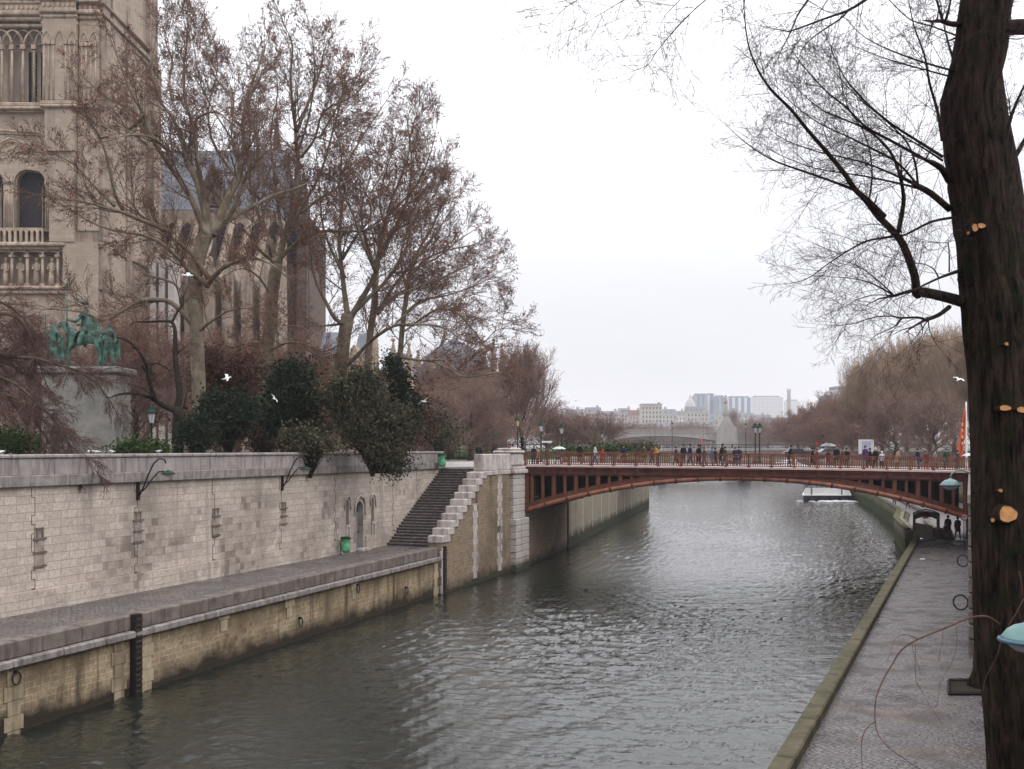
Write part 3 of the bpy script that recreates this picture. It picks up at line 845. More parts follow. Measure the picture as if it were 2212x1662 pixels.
for b, f_ in ((.05, 1), (13.85, 0)):
    posts = []; a = .22
    while a < BL+3.2: posts.append(a); a += 1.575
    rp = None
    for i in range(len(posts)):
        a = posts[i]; z = zsill(a)
        p = MB(T_br); p.box(a-.07, a+.07, b-.06, b+.1, z, z+RH-.02); p.box(a-.1, a+.1, b-.1, b+.14, z, z+.12); p.box(a-.1, a+.1, b-.09, b+.13, z+RH-.12, z+RH)
        if f_: p.tube([(a, b-.16, z+.03), (a, b-.16, z-.22)], .06, 6)
        p.build('railing_post', M_red, br)
        if i == len(posts)-1: break
        a2 = posts[i+1]; zz2 = zsill(a2)
        r = MB(T_br)
        g = lambda lo_, hi_, b0, b1: r.prism([(a+.07, z+lo_), (a2-.07, zz2+lo_), (a2-.07, zz2+hi_), (a+.07, z+hi_)], b0, b1)
        g(RH-.09, RH-.01, b-.06, b+.1); g(RH-.17, RH-.13, b-.01, b+.05); g(.05, .11, b-.02, b+.06); g(.25, .29, b-.01, b+.05)
        nbal = 9
        for q in range(nbal):
            x = a+.07+(a2-a-.14)*(q+.5)/nbal
            zb = z+(zz2-z)*(q+.5)/nbal
            r.prism([(x-.022, zb+.27), (x+.022, zb+.27), (x+.022, zb+RH-.15), (x-.022, zb+RH-.15)], b, b+.04)
            r.prism([(x-.05, zb+RH-.26), (x, zb+RH-.34), (x+.05, zb+RH-.26), (x+.03, zb+RH-.17), (x-.03, zb+RH-.17)], b+.003, b+.037)
            r.prism([(x-.035, zb+.1), (x+.035, zb+.1), (x+.03, zb+.26), (x-.03, zb+.26)], b+.003, b+.037)
        r.build('railing_panel', M_red, br)

# ------------------------------------------------------------------ right bank walls and kerb
T_rk = frame(rkx(-20), -20, .43, 1.0); LR = math.hypot(.43, 1.0)
rk = empty('quay_edge', (rkx(40), 40, ZR), 'mossy green stone kerb along the edge of the right-hand quay', 'quay kerb')
T_rkl = lambda a, b, c: T_rk(a, -b, c)     # b towards the river
mb = MB(T_rkl); Lk = (81+20)*LR
joints = []
for xj, yj in ((1927,1238),(1865,1385),(1770,1548),(1700,1620)):
    pass
s = 0; e_list = []
cuts = [Vector(pz(x, y, ZR+.28)) for x, y in ((1745,1550),(1850,1380),(1903,1290),(1948,1207))]
cs = sorted((c.y+20)*LR for c in cuts)
s0 = cs[0]; seq = [s0-3.6*k for k in range(12, 0, -1)]+cs
while seq[-1] < Lk: seq.append(seq[-1]+13.0)
seq = [q for q in seq if q >= 0]
for i in range(len(seq)-1):
    mb.bevbox(seq[i]+.02, min(seq[i+1], Lk)-.02, -.38, .06, ZR-.3, ZR+.28, .04)
mb.build('kerb_stone', M_moss, rk)
mb = MB(T_rkl); mb.box(0, Lk, -.4, 0, -2, ZR-.28); mb.build('masonry', M_far_wall, rk)
# low wall beyond the bridge
rw = empty('river_bank_wall', (45, 130, 0), 'stained river wall with a grassy top beyond the bridge on the right', 'river wall')
rp_ = [(31.2,84.5),(35.5,99),(40.5,112),(49.8,147),(57,178),(78,285)]
mb = MB(); sweep(mb, rp_, [(0,-2),(0,2.0),(.8,2.0),(.8,-2)]); mb.build('masonry', masonry('damp_river_wall_stone', (.27,.24,.19), (.2,.175,.14), (.17,.15,.12), .9, .35, stain=(.10,.10,.06), stain_at=(.45,.65), streak=(.8,(.1,.085,.06),.55), wet=(1.4,(.045,.055,.02))), rw)
mb = MB(); sweep(mb, rp_, [(-.06,2.0),(-.06,2.12),(.4,2.12),(.4,2.0)]); mb.build('coping', M_moss2, rw)
mb = MB(); sweep(mb, [(x+.8, y) for x, y in rp_], [(0,1.5),(.1,1.75),(.4,1.7),(.6,1.5)]); mb.build('grass_verge', M_moss, rw)
mb = MB(); sweep(mb, rp_, [(2.6,ZR),(2.6,ZR+.35),(2.95,ZR+.35),(2.95,ZR)]); mb.build('inner_kerb', M_coping, rw)
# upper retaining wall right
T_ru = frame(.43*36+.05, 36, .43, 1.0)
ru = empty('retaining_wall', (.43*50, 50, ZR), 'dark retaining wall of the right bank with stacked quoin blocks, seen edge-on beside the trunk', 'retaining wall')
T_rul = lambda a, b, c: T_ru(a, -b, c)
LU = 48*LR
mb = MB(T_rul); mb.box(0, LU, -.6, 0, ZR-.5, 6.6); mb.build('masonry', M_far_wall, ru)
mb = MB(T_rul)
z = ZR; k = 0
while z < 6.4:
    mb.bevbox(-.1, .9 if k % 2 else .6, -.6, .10, z+.02, z+.5, .04); z += .52; k += 1
for s0 in (5.5, 11, 16.5, 22, 27.5, 33):
    z = ZR; k = 0
    while z < 6.4:
        if k % 2: mb.bevbox(s0-.4, s0+.4, -.1, .09, z+.02, z+.5, .04)
        z += .52; k += 1
mb.build('quoin_blocks', M_coping, ru)
for s0, zz in ((1.2, ZR+1.6), (14.0, ZR+1.8)):
    j = MB(T_rul); j.tube([(s0+.05*math.cos(a), .34+.24*math.cos(a), zz+.26*math.sin(a)) for a in [2*pi*q/14 for q in range(15)]], .03, 5); j.build('mooring_ring', M_iron, ru)
mb = MB(T_rul); mb.bevbox(-.2, LU, -.7, .12, 6.6, 6.95, .04); mb.bevbox(0, 36.6*LR, -.45, 0, 6.95, 7.75, .04); mb.build('parapet', M_parapet, ru)
T_rn = frame(.43*-60+3.0, -60, .43, 1.0)
rn = MB(lambda a, b, c: T_rn(a, -b, c)); rn.box(0, 96*LR, -.7, 0, ZR-.5, 7.0)
rno = empty('near_retaining_wall', (.43*10+3, 10, ZR), 'near stretch of the right bank retaining wall, set back behind the big trunk', 'retaining wall')
rn.build('masonry', M_far_wall, rno)
cw = MB(); cw.box(.43*36+.15, .43*36+4.2, 35.45, 36.1, ZR-.5, 6.59); cw.box(.43*36+.1, .43*36+4.2, 35.4, 36.0, 6.6, 7.5); cw.build('return_wall', M_far_wall, rno)
# wall under the right approach & behind the arch
mb = MB(); sweep(mb, [(.43*82+1.0,82),(50.5,112),(60,147),(67,178),(88,285),(150,560)], [(0,ZR-.5),(0,7.0),(.6,7.0),(.6,ZR-.5)])
bw = empty('far_retaining_wall', (60,147,ZR), 'long retaining wall behind the far riverside path', 'retaining wall')
mb.build('masonry', M_far_wall, bw)
# ------------------------------------------------------------------ cathedral
M_cath = masonry('cathedral_stone', (.47,.385,.305), (.38,.305,.245), (.29,.23,.185), 1.1, .5, spots=(.24,.185,.145), stain=(.24,.185,.145), stain_at=(.5,.72), streak=(.5,(.19,.15,.13),.56), ms=.012, bs=.3)
M_cath_trim = plain('cathedral_carved_stone', (.45,.365,.285), .9, (.28,.215,.165), 1.3, bmp=.5, streak=(1.5,(.16,.12,.095)))
M_cath_side = plain('dark_side_stone', (.36,.29,.235), .9, (.23,.18,.145), .8, bmp=.4, streak=(1.2,(.11,.085,.07)))  # darker stone for the tower side, nave and chapel end
M_cath_dark = plain('sooty_carved_stone', (.16,.12,.10), .95, (.09,.07,.06), 1.5, bmp=.4)
M_louver = plain('dark_louvres', (.012,.011,.014), .9)
M_slate = plain('blue_grey_slate', (.17,.18,.205), .75, (.125,.135,.155), .5, streak=(.8,(.11,.125,.145)))
M_patina = plain('green_bronze_patina', (.13,.25,.20), .65, (.03,.055,.045), 2.4, bmp=.5)
M_leadglass = plain('dark_church_glass', (.035,.03,.04), .7, (.02,.018,.026), 3, spec=.2)

cat = empty('cathedral', (-50, 128, ZG), 'gothic stone cathedral with a huge square tower rising out of the picture behind bare trees', 'cathedral')
YF = 120.0
def fx(x): return px(x, 600, YF).x
def fz(y): return px(100, y, YF).z
ident = lambda a, b, c: (a, YF-b, c)       # b = towards the viewer, a = world x
def cbox(mb, xa, xb, ya, yb, b0, b1): mb.box(fx(xa), fx(xb), b0, b1, fz(yb), fz(ya))
# main wall slabs of the front
mb = MB(ident)
XL = -75.0; XC = fx(215)
zt = fz(-360)
# zone A: top gallery (open) above y=10
mb.box(XL, XC, -2.6, -1.2, fz(90), zt)
# zone B belfry, recessed back wall
mb.box(XL, XC, -3.0, -1.4, fz(225), fz(90))
# zone C plain band + rose zone wall with windows
def win(cx): return fx(cx)
zc0, zc1 = fz(500), fz(235)
xs = [fx(v) for v in (-250, -190, -62, -48, 10, 22, 98, 215)]
# big pointed recess, two arched windows
def window_bay(x0, x1, o0, o1):
    arch_wall(mb, x0, x1, fz(500), fz(340) if False else fz(355), o0, o1, fz(494), fz(395), fz(366)-fz(395), -1.6, 0, True, 8)
mb.box(XL, XC, -1.6, -.35, fz(355), fz(235))      # wall above
for (a, b, o0, o1) in ((-78, 22, -62, 7), (22, 110, 30, 97)):
    window_bay(fx(a), fx(b), fx(o0), fx(o1))
mb.box(fx(110), XC, -1.6, 0, fz(500), fz(235))
mb.box(XL, fx(-78), -1.6, 0, fz(500), fz(235))
# zone D gallery back, below
mb.box(XL, XC, -2.4, -1.3, fz(545), fz(500))
mb.box(XL, XC, -2.6, -1.4, fz(625), fz(545))
mb.box(XL, XC, -2.0, -.1, ZG-1, fz(625))
# body of the tower behind the front
S2x = fx(215)+1.6
mb.box(XL, S2x-1.0, -15.5, -2.5, ZG-1, zt)
mb.build('tower_wall', M_cath, cat)
# window glass and louvres
g = MB(ident)
for o0, o1 in ((-62, 7), (30, 97)):
    g.box(fx(o0)-.2, fx(o1)+.2, -1.55, -1.35, fz(498), fz(362))
g.build('window', M_leadglass, cat)
tr = MB(ident)
def molding(o0, o1, ysp, yap, ybot, r, b, steps=3, dr=.22):
    for k in range(steps):
        a0, a1 = fx(o0)-k*dr, fx(o1)+k*dr
        ap = arch_pts(a0, a1, fz(ysp), fz(yap)-fz(ysp)+k*dr, 8, True)
        tr.tube([(a0, b+k*.12, fz(ybot))]+[(a, b+k*.12, z) for a, z in ap]+[(a1, b+k*.12, fz(ybot))], r, 6)
for o0, o1 in ((-62, 7), (30, 97)):
    molding(o0, o1, 395, 366, 494, .13, -.55, 4, .2)
    c = (fx(o0)+fx(o1))/2
    tr.box(c+.9, c+1.0, -1.34, -1.2, fz(496), fz(400))
# big containing arch and the rose in it
ap = arch_pts(fx(-75), fx(112), fz(345), fz(284)-fz(345), 10, True)
for k in range(2): tr.tube([(a, -.32+.1*k, z+.25*k) for a, z in ap], .16, 6)
rc = (fx(23), fz(333)); RR = 34*120/F
for rr, t_ in ((RR, .17), (RR*.86, .1), (RR*.16, .09)):
    tr.tube([(rc[0]+rr*math.cos(a), -.25, rc[1]+rr*math.sin(a)) for a in [2*pi*q/28 for q in range(29)]], t_, 6)
for q in range(8):
    a = 2*pi*q/8
    ca, cb_ = rc[0]+RR*.55*math.cos(a), rc[1]+RR*.55*math.sin(a)
    tr.tube([(ca+RR*.22*math.cos(t), -.28, cb_+RR*.22*math.sin(t)) for t in [2*pi*w/10 for w in range(11)]], .055, 5)
    a += pi/8
    tr.tube([(rc[0]+RR*.17*math.cos(a), -.28, rc[1]+RR*.17*math.sin(a)), (rc[0]+RR*.8*math.cos(a), -.28, rc[1]+RR*.8*math.sin(a))], .06, 5)
# trefoil niche
for dx_, dy_ in ((-7,0),(7,0),(0,-6)):
    tr.tube([(fx(84+dx_)+.38*math.cos(t), -.3, fz(275+dy_)+.38*math.sin(t)) for t in [2*pi*w/12 for w in range(13)]], .07, 5)
# window jamb colonnettes
for xx in (10, 14, 18, 22, 26, 100, 104, 108, -66, -70):
    tr.tube([(fx(xx), .02, fz(496)), (fx(xx), .02, fz(398))], .09, 6)
    tr.box(fx(xx)-.16, fx(xx)+.16, -.1, .16, fz(398), fz(393))
# belfry level: colonnettes and interlaced arcade
for xx in (-66,-44,-22, 2, 24, 48, 72, 97):
    tr.tube([(fx(xx), -.25, fz(222)), (fx(xx), -.25, fz(104))], .13, 8)
    tr.box(fx(xx)-.26, fx(xx)+.26, -.5, .0, fz(106), fz(96))
    for k in (-1, 1):
        x0, x1 = fx(xx), fx(xx+k*48)
        pts = []
        for q in range(9):
            t = q/8
            pts.append((x0+(x1-x0)*t, -.22, fz(97)+(fz(64)-fz(97))*math.sin(pi*t)**.6))
        if fx(-70) <= min(x0, x1) and max(x0, x1) <= fx(125): tr.tube(pts, .1, 6)
for xx in (-10, 12, 36, 60, 85): 
    tr.tube([(fx(xx), -1.2, fz(222)), (fx(xx), -1.2, fz(95))], .08, 6)
tr.build('tracery', M_cath_trim, cat)
lv = MB(ident)
for x0, x1 in ((50, 68), (77, 90), (-48,-30)):
    a0, a1 = fx(x0), fx(x1)
    lv.cur = 0; lv.box(a0, a1, -1.42, -1.36, fz(214), fz(104))
    lv.cur = 1
    z = fz(213)
    while z < fz(108):
        lv.prism([(a1-.42, z), (a1-.02, z), (a1-.02, z+.2), (a1-.25, z+.24)], -1.35, -1.1); z += .42
lv.build('belfry_louvres', [M_louver, M_cath_dark], cat)
# cornices, balustrades
cn = MB(ident)
def cornice(ya, yb, x0, x1, b, bev=.12): cn.bevbox(x0, x1, -1.5, b, fz(yb), fz(ya), bev)
def cornice_run(ya, yb, b):
    cornice(ya, yb, XL, fx(95), b)
    cornice(ya, yb, fx(95), fx(175), b+.8)
    cornice(ya, yb, fx(175), fx(217)+.3, b+.35)
cornice_run(28, 38, .75); cornice_run(38, 47, .4); cornice_run(9, 13, .75)
cornice_run(52, 60, .15)
cornice_run(222, 232, .25); cornice_run(232, 239, .5); cornice_run(239, 243, .2)
cornice(494, 498, XL, fx(96), .5); cornice(527, 535, XL, fx(145), .95); cornice(535, 541, XL, fx(140), .6)
cornice(619, 627, XL, fx(150), .6); cornice(627, 636, XL, fx(150), .35)
z = fz(237); xx = fx(-80)
while xx < fx(98):
    cn.box(xx, xx+.14, .24, .40, fz(239), fz(236)); xx += .3
cn.build('cornice', M_cath_trim, cat)
bal = MB(ident)
x = fx(-80)
while x < fx(93):                                 # lower balustrade
    arch_wall(bal, x, x+.62, fz(527), fz(498), x+.14, x+.48, fz(525), fz(506), .3, .45, .7, True, 3); x += .62
bal.build('balustrade', M_cath_trim, cat); bal = MB(ident)
x = fx(-80)
while x < fx(215):                                # upper gallery parapet with diamonds
    b = 1.45 if fx(95) < x < fx(172) else .7
    bal.box(x, x+.55, b-.35, b-.2, fz(28), fz(13))
    bal.prism([(x+.05, (fz(28)+fz(13))/2), (x+.27, fz(27)), (x+.5, (fz(28)+fz(13))/2), (x+.27, fz(14))], b-.2, b-.08)
    x += .55
bal.build('balustrade', M_cath_trim, cat)
# corner buttress of the front
bt = MB(ident)
bt.box(fx(100), fx(172), -1.4, 1.0, fz(222), fz(47)); bt.box(fx(175), fx(217), -1.4, .45, fz(222), fz(47))
bt.box(fx(104), fx(168), -1.4, .9, fz(330), fz(243)); bt.box(fx(170), fx(216), -1.4, .3, fz(500), fz(243))
bt.box(fx(112), fx(166), -1.4, .75, fz(525), fz(330)); bt.box(fx(145), fx(168), -1.4, .9, ZG, fz(525)) if False else None
bt.box(fx(148), fx(217), -1.4, .8, ZG-1, fz(625)); bt.box(fx(140), fx(216), -1.4, .6, fz(625), fz(525))
bt.box(fx(100), fx(176), -1.4, 1.0, zt, fz(9)) if zt > fz(9) else None
bt.build('buttress', M_cath, cat)
b2 = MB(ident)
for xx in (104, 114, 124, 150, 160, 168, 180, 190, 200, 210):
    b_ = 1.05 if xx < 172 else .5
    b2.tube([(fx(xx), b_, fz(222)), (fx(xx), b_, fz(104))], .1, 6); b2.box(fx(xx)-.2, fx(xx)+.2, b_-.2, b_+.18, fz(104), fz(97))
for xx in (109, 137, 164, 185, 205):
    b_ = 1.05 if xx < 172 else .5
    ap = arch_pts(fx(xx-10), fx(xx+10), fz(97), 1.2, 6, True)
    b2.tube([(a, b_, z) for a, z in ap], .08, 5)
b2.prism([(fx(106), fz(332)), (fx(164), fz(332)), (fx(164), fz(326)), (fx(106), fz(326))], .8, 1.15)
b2.build('buttress_colonnettes', M_cath_trim, cat)
# open gallery on top
gl = MB(ident)
x = fx(-70)
while x < fx(215):
    gl.tube([(x, -.2, fz(9)), (x, -.2, fz(-140))], .14, 6); x += 1.2
gl.build('gallery_columns', M_cath_trim, cat)
# kings gallery: columns, arches and statues
kg = MB(ident); x = -72
while x < 135:
    kg.tube([(fx(x), .1, fz(617)), (fx(x), .1, fz(556))], .17, 8); kg.box(fx(x)-.25, fx(x)+.25, -.2, .4, fz(557), fz(551)); kg.box(fx(x)-.24, fx(x)+.24, -.2, .4, fz(619), fz(613))
    ap = arch_pts(fx(x), fx(x+33), fz(551), .45, 5, True); kg.tube([(a, .1, z) for a, z in ap], .12, 5)
    x += 33
kg.build('statue_gallery', M_cath_trim, cat)
x = -56; k = 0
while x < 135:
    s_ = MB(ident); X = fx(x); z0 = fz(616)
    hgt = fz(556)-z0
    tw = .05*math.sin(k*1.7)
    s_.tube([(X, -.35, z0), (X, -.35, z0+hgt*.3), (X+tw, -.35, z0+hgt*.55), (X+tw, -.35, z0+hgt*.76), (X+tw, -.35, z0+hgt*.84)], [.42, .36, .33, .36, .12], 8)
    s_.ico((X+tw, -.33, z0+hgt*.91), .21, 1, 1, 1.25, 8, 6)
    s_.tube([(X+tw-.36, -.3, z0+hgt*.76), (X-.42, -.2, z0+hgt*.56), (X-.1, .02, z0+hgt*.6)], [.11, .09, .07], 6)
    s_.tube([(X+tw+.36, -.3, z0+hgt*.76), (X+.4, -.2, z0+hgt*.56), (X+.15, .02, z0+hgt*.5)], [.11, .09, .07], 6)
    s_.tube([(X+tw-.2, -.33, z0+hgt*.955), (X+tw-.2, -.33, z0+hgt*.99), (X+tw+.2, -.33, z0+hgt*.99), (X+tw+.2, -.33, z0+hgt*.955)], .04, 5)
    s_.build('king_statue', M_cath_trim, cat)
    x += 33; k += 1
# south side of the tower, receding
C0 = Vector((fx(215)+.1, YF-.2)); C1 = Vector((px(330, 600, 136).x, 136.0))
dC = C1-C0
T_so = frame(C0.x, C0.y, dC.x, dC.y)
LS = dC.length
so = MB(T_so); so.box(0, LS, -3, 0, ZG-1, zt); so.build('south_tower_wall', M_cath_side, cat)
so = MB(T_so)
zz = lambda y, Y=YF: px(100, y, Y).z
for y, h_, b_ in ((33,.6,.9),(43,.5,.5),(228,.5,.4),(237,.4,.6),(531,.6,.6),(623,.5,.5),(11,.3,.9)):
    so.bevbox(-.3, LS+.3, -.4, b_*.8, zz(y)-h_/2, zz(y)+h_/2, .08)
for a0, a1, b_ in ((0,1.8,.8),(6.7,8.2,.5),(13.6,LS,1.1)):
    so.box(a0, a1, -.2, b_, ZG-1, zz(47)); so.box(a0, a1, -.2, b_*.6, zz(47), zt)
for a in (2.2,2.9,3.6,5.0,5.7,6.3,8.6,9.3,10,11.6,12.3,13.2): so.tube([(a, .25, zz(222)), (a, .25, zz(104))], .12, 6)
so.build('south_buttress', M_cath_side, cat)
so = MB(T_so)
for a in (4.3, 10.8): so.box(a-.5, a+.5, -.1, .12, zz(218), zz(110)); so.box(a-.7, a+.7, -.1, .1, zz(490), zz(370))
so.build('lancet_opening', M_louver, cat)
tu = MB(); c = px(322, 300, 138)
tu.tube([(c.x-1, 139, ZG), (c.x-1, 139, px(322, -300, 139).z)], 1.6, 8, smooth=False)
tu.build('stair_turret', M_cath_dark, cat)
# nave: wall, chapels, buttresses, roof
nv = MB()
xN0, xN1 = px(300, 600, 150).x, px(575, 600, 150).x
YN = 138.0
nv.box(-60, px(600, 700, YN).x, YN, YN+6, ZG-1, px(400, 640, YN).z)       # chapels row
nv.box(-60, px(600, 700, 146).x, 146, 152, ZG-1, px(400, 455, 146).z)
nv.build('nave_wall', M_cath_side, cat)
for i, xp in enumerate((345, 385, 425, 465, 505, 545, 585)):
    X = px(xp, 700, YN).x; nb_ = MB()
    nb_.box(X-.7, X+.7, YN-3, YN+1, ZG-1, px(400, 610, YN).z)
    nb_.prism([(X-.7, px(400, 610, YN).z), (X+.7, px(400, 610, YN).z), (X, px(400, 560, YN).z)], YN-3, YN-1.2)
    # flying buttress
    z1 = px(400, 600, YN).z; z2 = px(400, 480, 146).z
    nb_.tube([(X, YN-1, z1-2), (X, YN+3, z1+2.5), (X, 146, z2)], [.8, .6, .5], 4, smooth=False)
    nb_.build('flying_buttress', M_cath_side, cat)
for i, xp in enumerate((330, 365, 405, 445, 485, 525, 565)):
    X = px(xp, 700, YN).x; tn = MB()
    tn.prism([(X-.9, px(400, 900, YN).z), (X+.9, px(400, 900, YN).z)]+[(a, z) for a, z in reversed(arch_pts(X-.9, X+.9, px(400, 720, YN).z, 1.6, 5, True))], YN-.06, YN-.02)
    tn.prism([(X-.8, px(400, 560, 146).z), (X+.8, px(400, 560, 146).z)]+[(a, z) for a, z in reversed(arch_pts(X-.8, X+.8, px(400, 500, 146).z, 1.2, 5, True))], 145.9, 145.95)
    tn.build('nave_window', M_leadglass, cat)
pb = MB()
for xp in (333, 352, 372): 
    X = px(xp, 700, 128).x; pb.box(X-.35, X+.35, 127.5, 130, ZG, px(400, 560, 128).z)
pb.build('pilaster', M_pier, cat)
rf = MB()
z0 = px(400, 455, 148).z; z1 = px(400, 322, 156).z
X0, X1 = -66, px(600, 400, 150).x
rf.add([(X0,147.5,z0),(X1,147.5,z0),(X1,157,z1),(X0,157,z1),(X0,166,z0),(X1,166,z0)], [(0,1,2,3),(3,2,5,4),(0,3,4),(1,5,2)])
rf.bevbox(X0, X1, 146.8, 147.8, z0-.6, z0, .1)
ro = rf.build('nave_roof', M_slate, cat)
dm = MB(); c = px(470, 400, 150)
dm.box(c.x-1.2, c.x+1.2, 147.6, 150, z0+.5, z0+3.4); dm.add([(c.x-1.5,147.4,z0+3.4),(c.x+1.5,147.4,z0+3.4),(c.x,147.4,z0+6.2),(c.x,152,z0+6.2)], [(0,1,2),(1,3,2),(0,2,3)])
dm.build('dormer', M_cath_dark, ro)
# south transept with pinnacles
ts = MB(); YT = 158
tx = lambda x: px(x, 500, YT).x
tz = lambda y: px(600, y, YT).z
ts.box(tx(560), tx(668), YT, YT+14, ZG-1, tz(470))
ts.prism([(tx(568), tz(470)), (tx(660), tz(470)), (tx(614), tz(345))], YT+.5, YT+3)
for x, y in ((575, 400), (655, 415)):
    ts.box(tx(x-11), tx(x+11), YT-1.2, YT+1.5, ZG-1, tz(y+30))
ts.build('transept_wall', M_cath_dark, cat)
def pinnacle(mbx, X, Y, zb, zt_, r, n=8):
    mbx.tube([(X, Y, zb), (X, Y, zb+(zt_-zb)*.4)], r, n, smooth=False)
    mbx.tube([(X, Y, zb+(zt_-zb)*.4), (X, Y, zb+(zt_-zb)*.44), (X, Y, zt_)], [r*1.15, r*.95, .04], n, smooth=False)
    for k in range(5):
        z = zb+(zt_-zb)*(.5+.09*k); rr = r*(1-(.09*k+.06)/.56)
        for a in range(4): mbx.ico((X+math.cos(a*pi/2)*rr, Y+math.sin(a*pi/2)*rr, z), r*.17, n=5, m=4)
    mbx.ico((X, Y, zt_), .22, n=6, m=5)
for x, y, r in ((597,238,1.0),(575,345,.8),(655,365,.8),(640,330,.6)):
    pn = MB(); pinnacle(pn, tx(x), YT+.3, tz(470), tz(y), r); pn.build('pinnacle', M_cath_dark, cat)
rs = MB(); rs.tube([(tx(614)+3*math.cos(a), YT-.05, tz(540)+3*math.sin(a)) for a in [2*pi*q/20 for q in range(21)]], .3, 6)
rs.prism([(tx(614)+2.9*math.cos(a), tz(540)+2.9*math.sin(a)) for a in [2*pi*q/20 for q in range(20)]], YT-.08, YT-.03)
rs.build('transept_rose_window', M_leadglass, cat)
cb = MB(); c = px(330, 330, 146)
cb.tube([(c.x, 146, z0-1), (c.x, 146, c.z+1), (c.x, 146, c.z+6)], [1.0, .7, .05], 6); cb.build('copper_finial', M_patina, cat)

# ------------------------------------------------------------------ sacristy (slate roofs and gables) and east pavilion
sa = empty('sacristy', (px(770,900,112).x, 112, ZG), 'low stone church annex with steep slate roofs and small gables between the trees', 'church building')
Ys = 112
sx = lambda x: px(x, 700, Ys).x
sz = lambda y: px(770, y, Ys).z
mb = MB()
mb.box(sx(670), sx(880), Ys+2, Ys+10, ZG-1, sz(800))
mb.prism([(sx(737), ZG-1), (sx(795), ZG-1), (sx(795), sz(800)), (sx(766), sz(745)), (sx(737), sz(800))], Ys-.5, Ys+3)
mb.prism([(sx(690), ZG-1), (sx(722), ZG-1), (sx(722), sz(790)), (sx(706), sz(755)), (sx(690), sz(790))], Ys-.5, Ys+3)
for x in (672, 735, 800, 845, 880): mb.box(sx(x)-.4, sx(x)+.4, Ys-.6, Ys+3, ZG-1, sz(775))
mb.build('wall', M_cath_trim, sa)
mb = MB(); mb.box(sx(760), sx(773), Ys-.56, Ys-.5, sz(800), sz(788)); mb.box(sx(702), sx(711), Ys-.56, Ys-.5, sz(810), sz(795)); mb.build('window', M_leadglass, sa)
mb = MB()
def gable_roof(mb, x0, x1, y0, y1, za, zb, axis='x'):
    ym = (y0+y1)/2
    mb.add([(x0,y0,za),(x1,y0,za),(x1-.5,ym,zb),(x0+.5,ym,zb),(x0,y1,za),(x1,y1,za)], [(0,1,2,3),(3,2,5,4),(0,3,4),(1,5,2)])
gable_roof(mb, sx(668), sx(725), Ys+1.5, Ys+11, sz(800), sz(705))
gable_roof(mb, sx(750), sx(800), Ys+1.5, Ys+9, sz(800), sz(710))
gable_roof(mb, sx(815), sx(885), Ys+1.5, Ys+11, sz(800), sz(752))
mb.build('roof', M_slate, sa)
for x, y in ((668,740),(802,735),(850,735),(812,700),(884,745)):
    mb = MB(); pinnacle(mb, sx(x), Ys-.2, sz(790), sz(y), .35, 6); mb.build('pinnacle', M_cath_trim, sa)
ea = empty('east_pavilion', (px(1040,900,150).x, 150, ZG), 'stone chapel end with thin pinnacles and a rounded slate roof behind grey trees', 'church building')
Ye = 150
sx = lambda x: px(x, 800, Ye).x
sz = lambda y: px(1000, y, Ye).z
mb = MB(); mb.box(sx(890), sx(1093), Ye, Ye+10, ZG-1, sz(815)); mb.box(sx(1055), sx(1096), Ye-1.5, Ye+2, ZG-1, sz(805))
for x in (925, 965, 1005): mb.box(sx(x)-.5, sx(x)+.5, Ye-1.5, Ye+.5, ZG-1, sz(830))
mb.build('wall', M_cath_side, ea)
mb = MB()
for x in (945, 985, 1030): mb.prism([(sx(x-8), ZG+2), (sx(x+8), ZG+2)]+[(a, z) for a, z in reversed(arch_pts(sx(x-8), sx(x+8), sz(860), 1.2, 5, True))], Ye-.06, Ye-.02)
mb.build('window', M_leadglass, ea)
mb = MB(); c = sx(978)
mb.lathe([(5.2, sz(815)), (5.0, sz(790)), (4.2, sz(765)), (2.8, sz(745)), (.9, sz(732)), (.1, sz(722))], c, Ye+5, 16); mb.build('roof', M_slate, ea)
for x, y in ((1066,735),(1085,745),(1046,765),(903,760),(935,770)):
    mb = MB(); pinnacle(mb, sx(x), Ye-.3, sz(815), sz(y), .55, 6); mb.build('pinnacle', M_cath_side, ea)

# ------------------------------------------------------------------ green bronze riders' statue
sc_ = px(188, 785, 72)
stt = empty('bronze_statue', (sc_.x, sc_.y, ZG), 'green bronze statue of a crowned rider on horseback between two walking guards', 'statue')
X, Y, Z = sc_.x, sc_.y, px(188, 794, 72).z
mb = MB()
mb.bevbox(X-2.5, X+2.5, Y-1.4, Y+1.4, ZG, Z-.5, .1); mb.bevbox(X-2.8, X+2.8, Y-1.7, Y+1.7, Z-.5, Z-.05, .1); mb.bevbox(X-2.9, X+2.9, Y-1.8, Y+1.8, ZG, ZG+.7, .1)
mb.build('pedestal', plain('pale_pedestal_stone', (.30,.285,.255), .9, (.19,.185,.165), 1.2, bmp=.3), stt)
def skin_mesh(name, verts, edges, radii, sub=1, root=0):
    me = bpy.data.meshes.new(name+'_cage'); me.from_pydata([tuple(v) for v in verts], edges, [])
    ob = bpy.data.objects.new(name, me); COL.objects.link(ob)
    md = ob.modifiers.new('skin', 'SKIN'); md.use_smooth_shade = True; md.branch_smoothing = .5
    sv = me.skin_vertices[0].data
    for i, r in enumerate(radii):
        sv[i].radius = (r, r) if not hasattr(r, '__len__') else r
        sv[i].use_root = (i == root)
    if sub:
        m2 = ob.modifiers.new('sub', 'SUBSURF'); m2.levels = sub; m2.render_levels = sub
    dg = bpy.context.evaluated_depsgraph_get()
    em = bpy.data.meshes.new_from_object(ob.evaluated_get(dg))
    bpy.data.objects.remove(ob); bpy.data.meshes.remove(me)
    return em
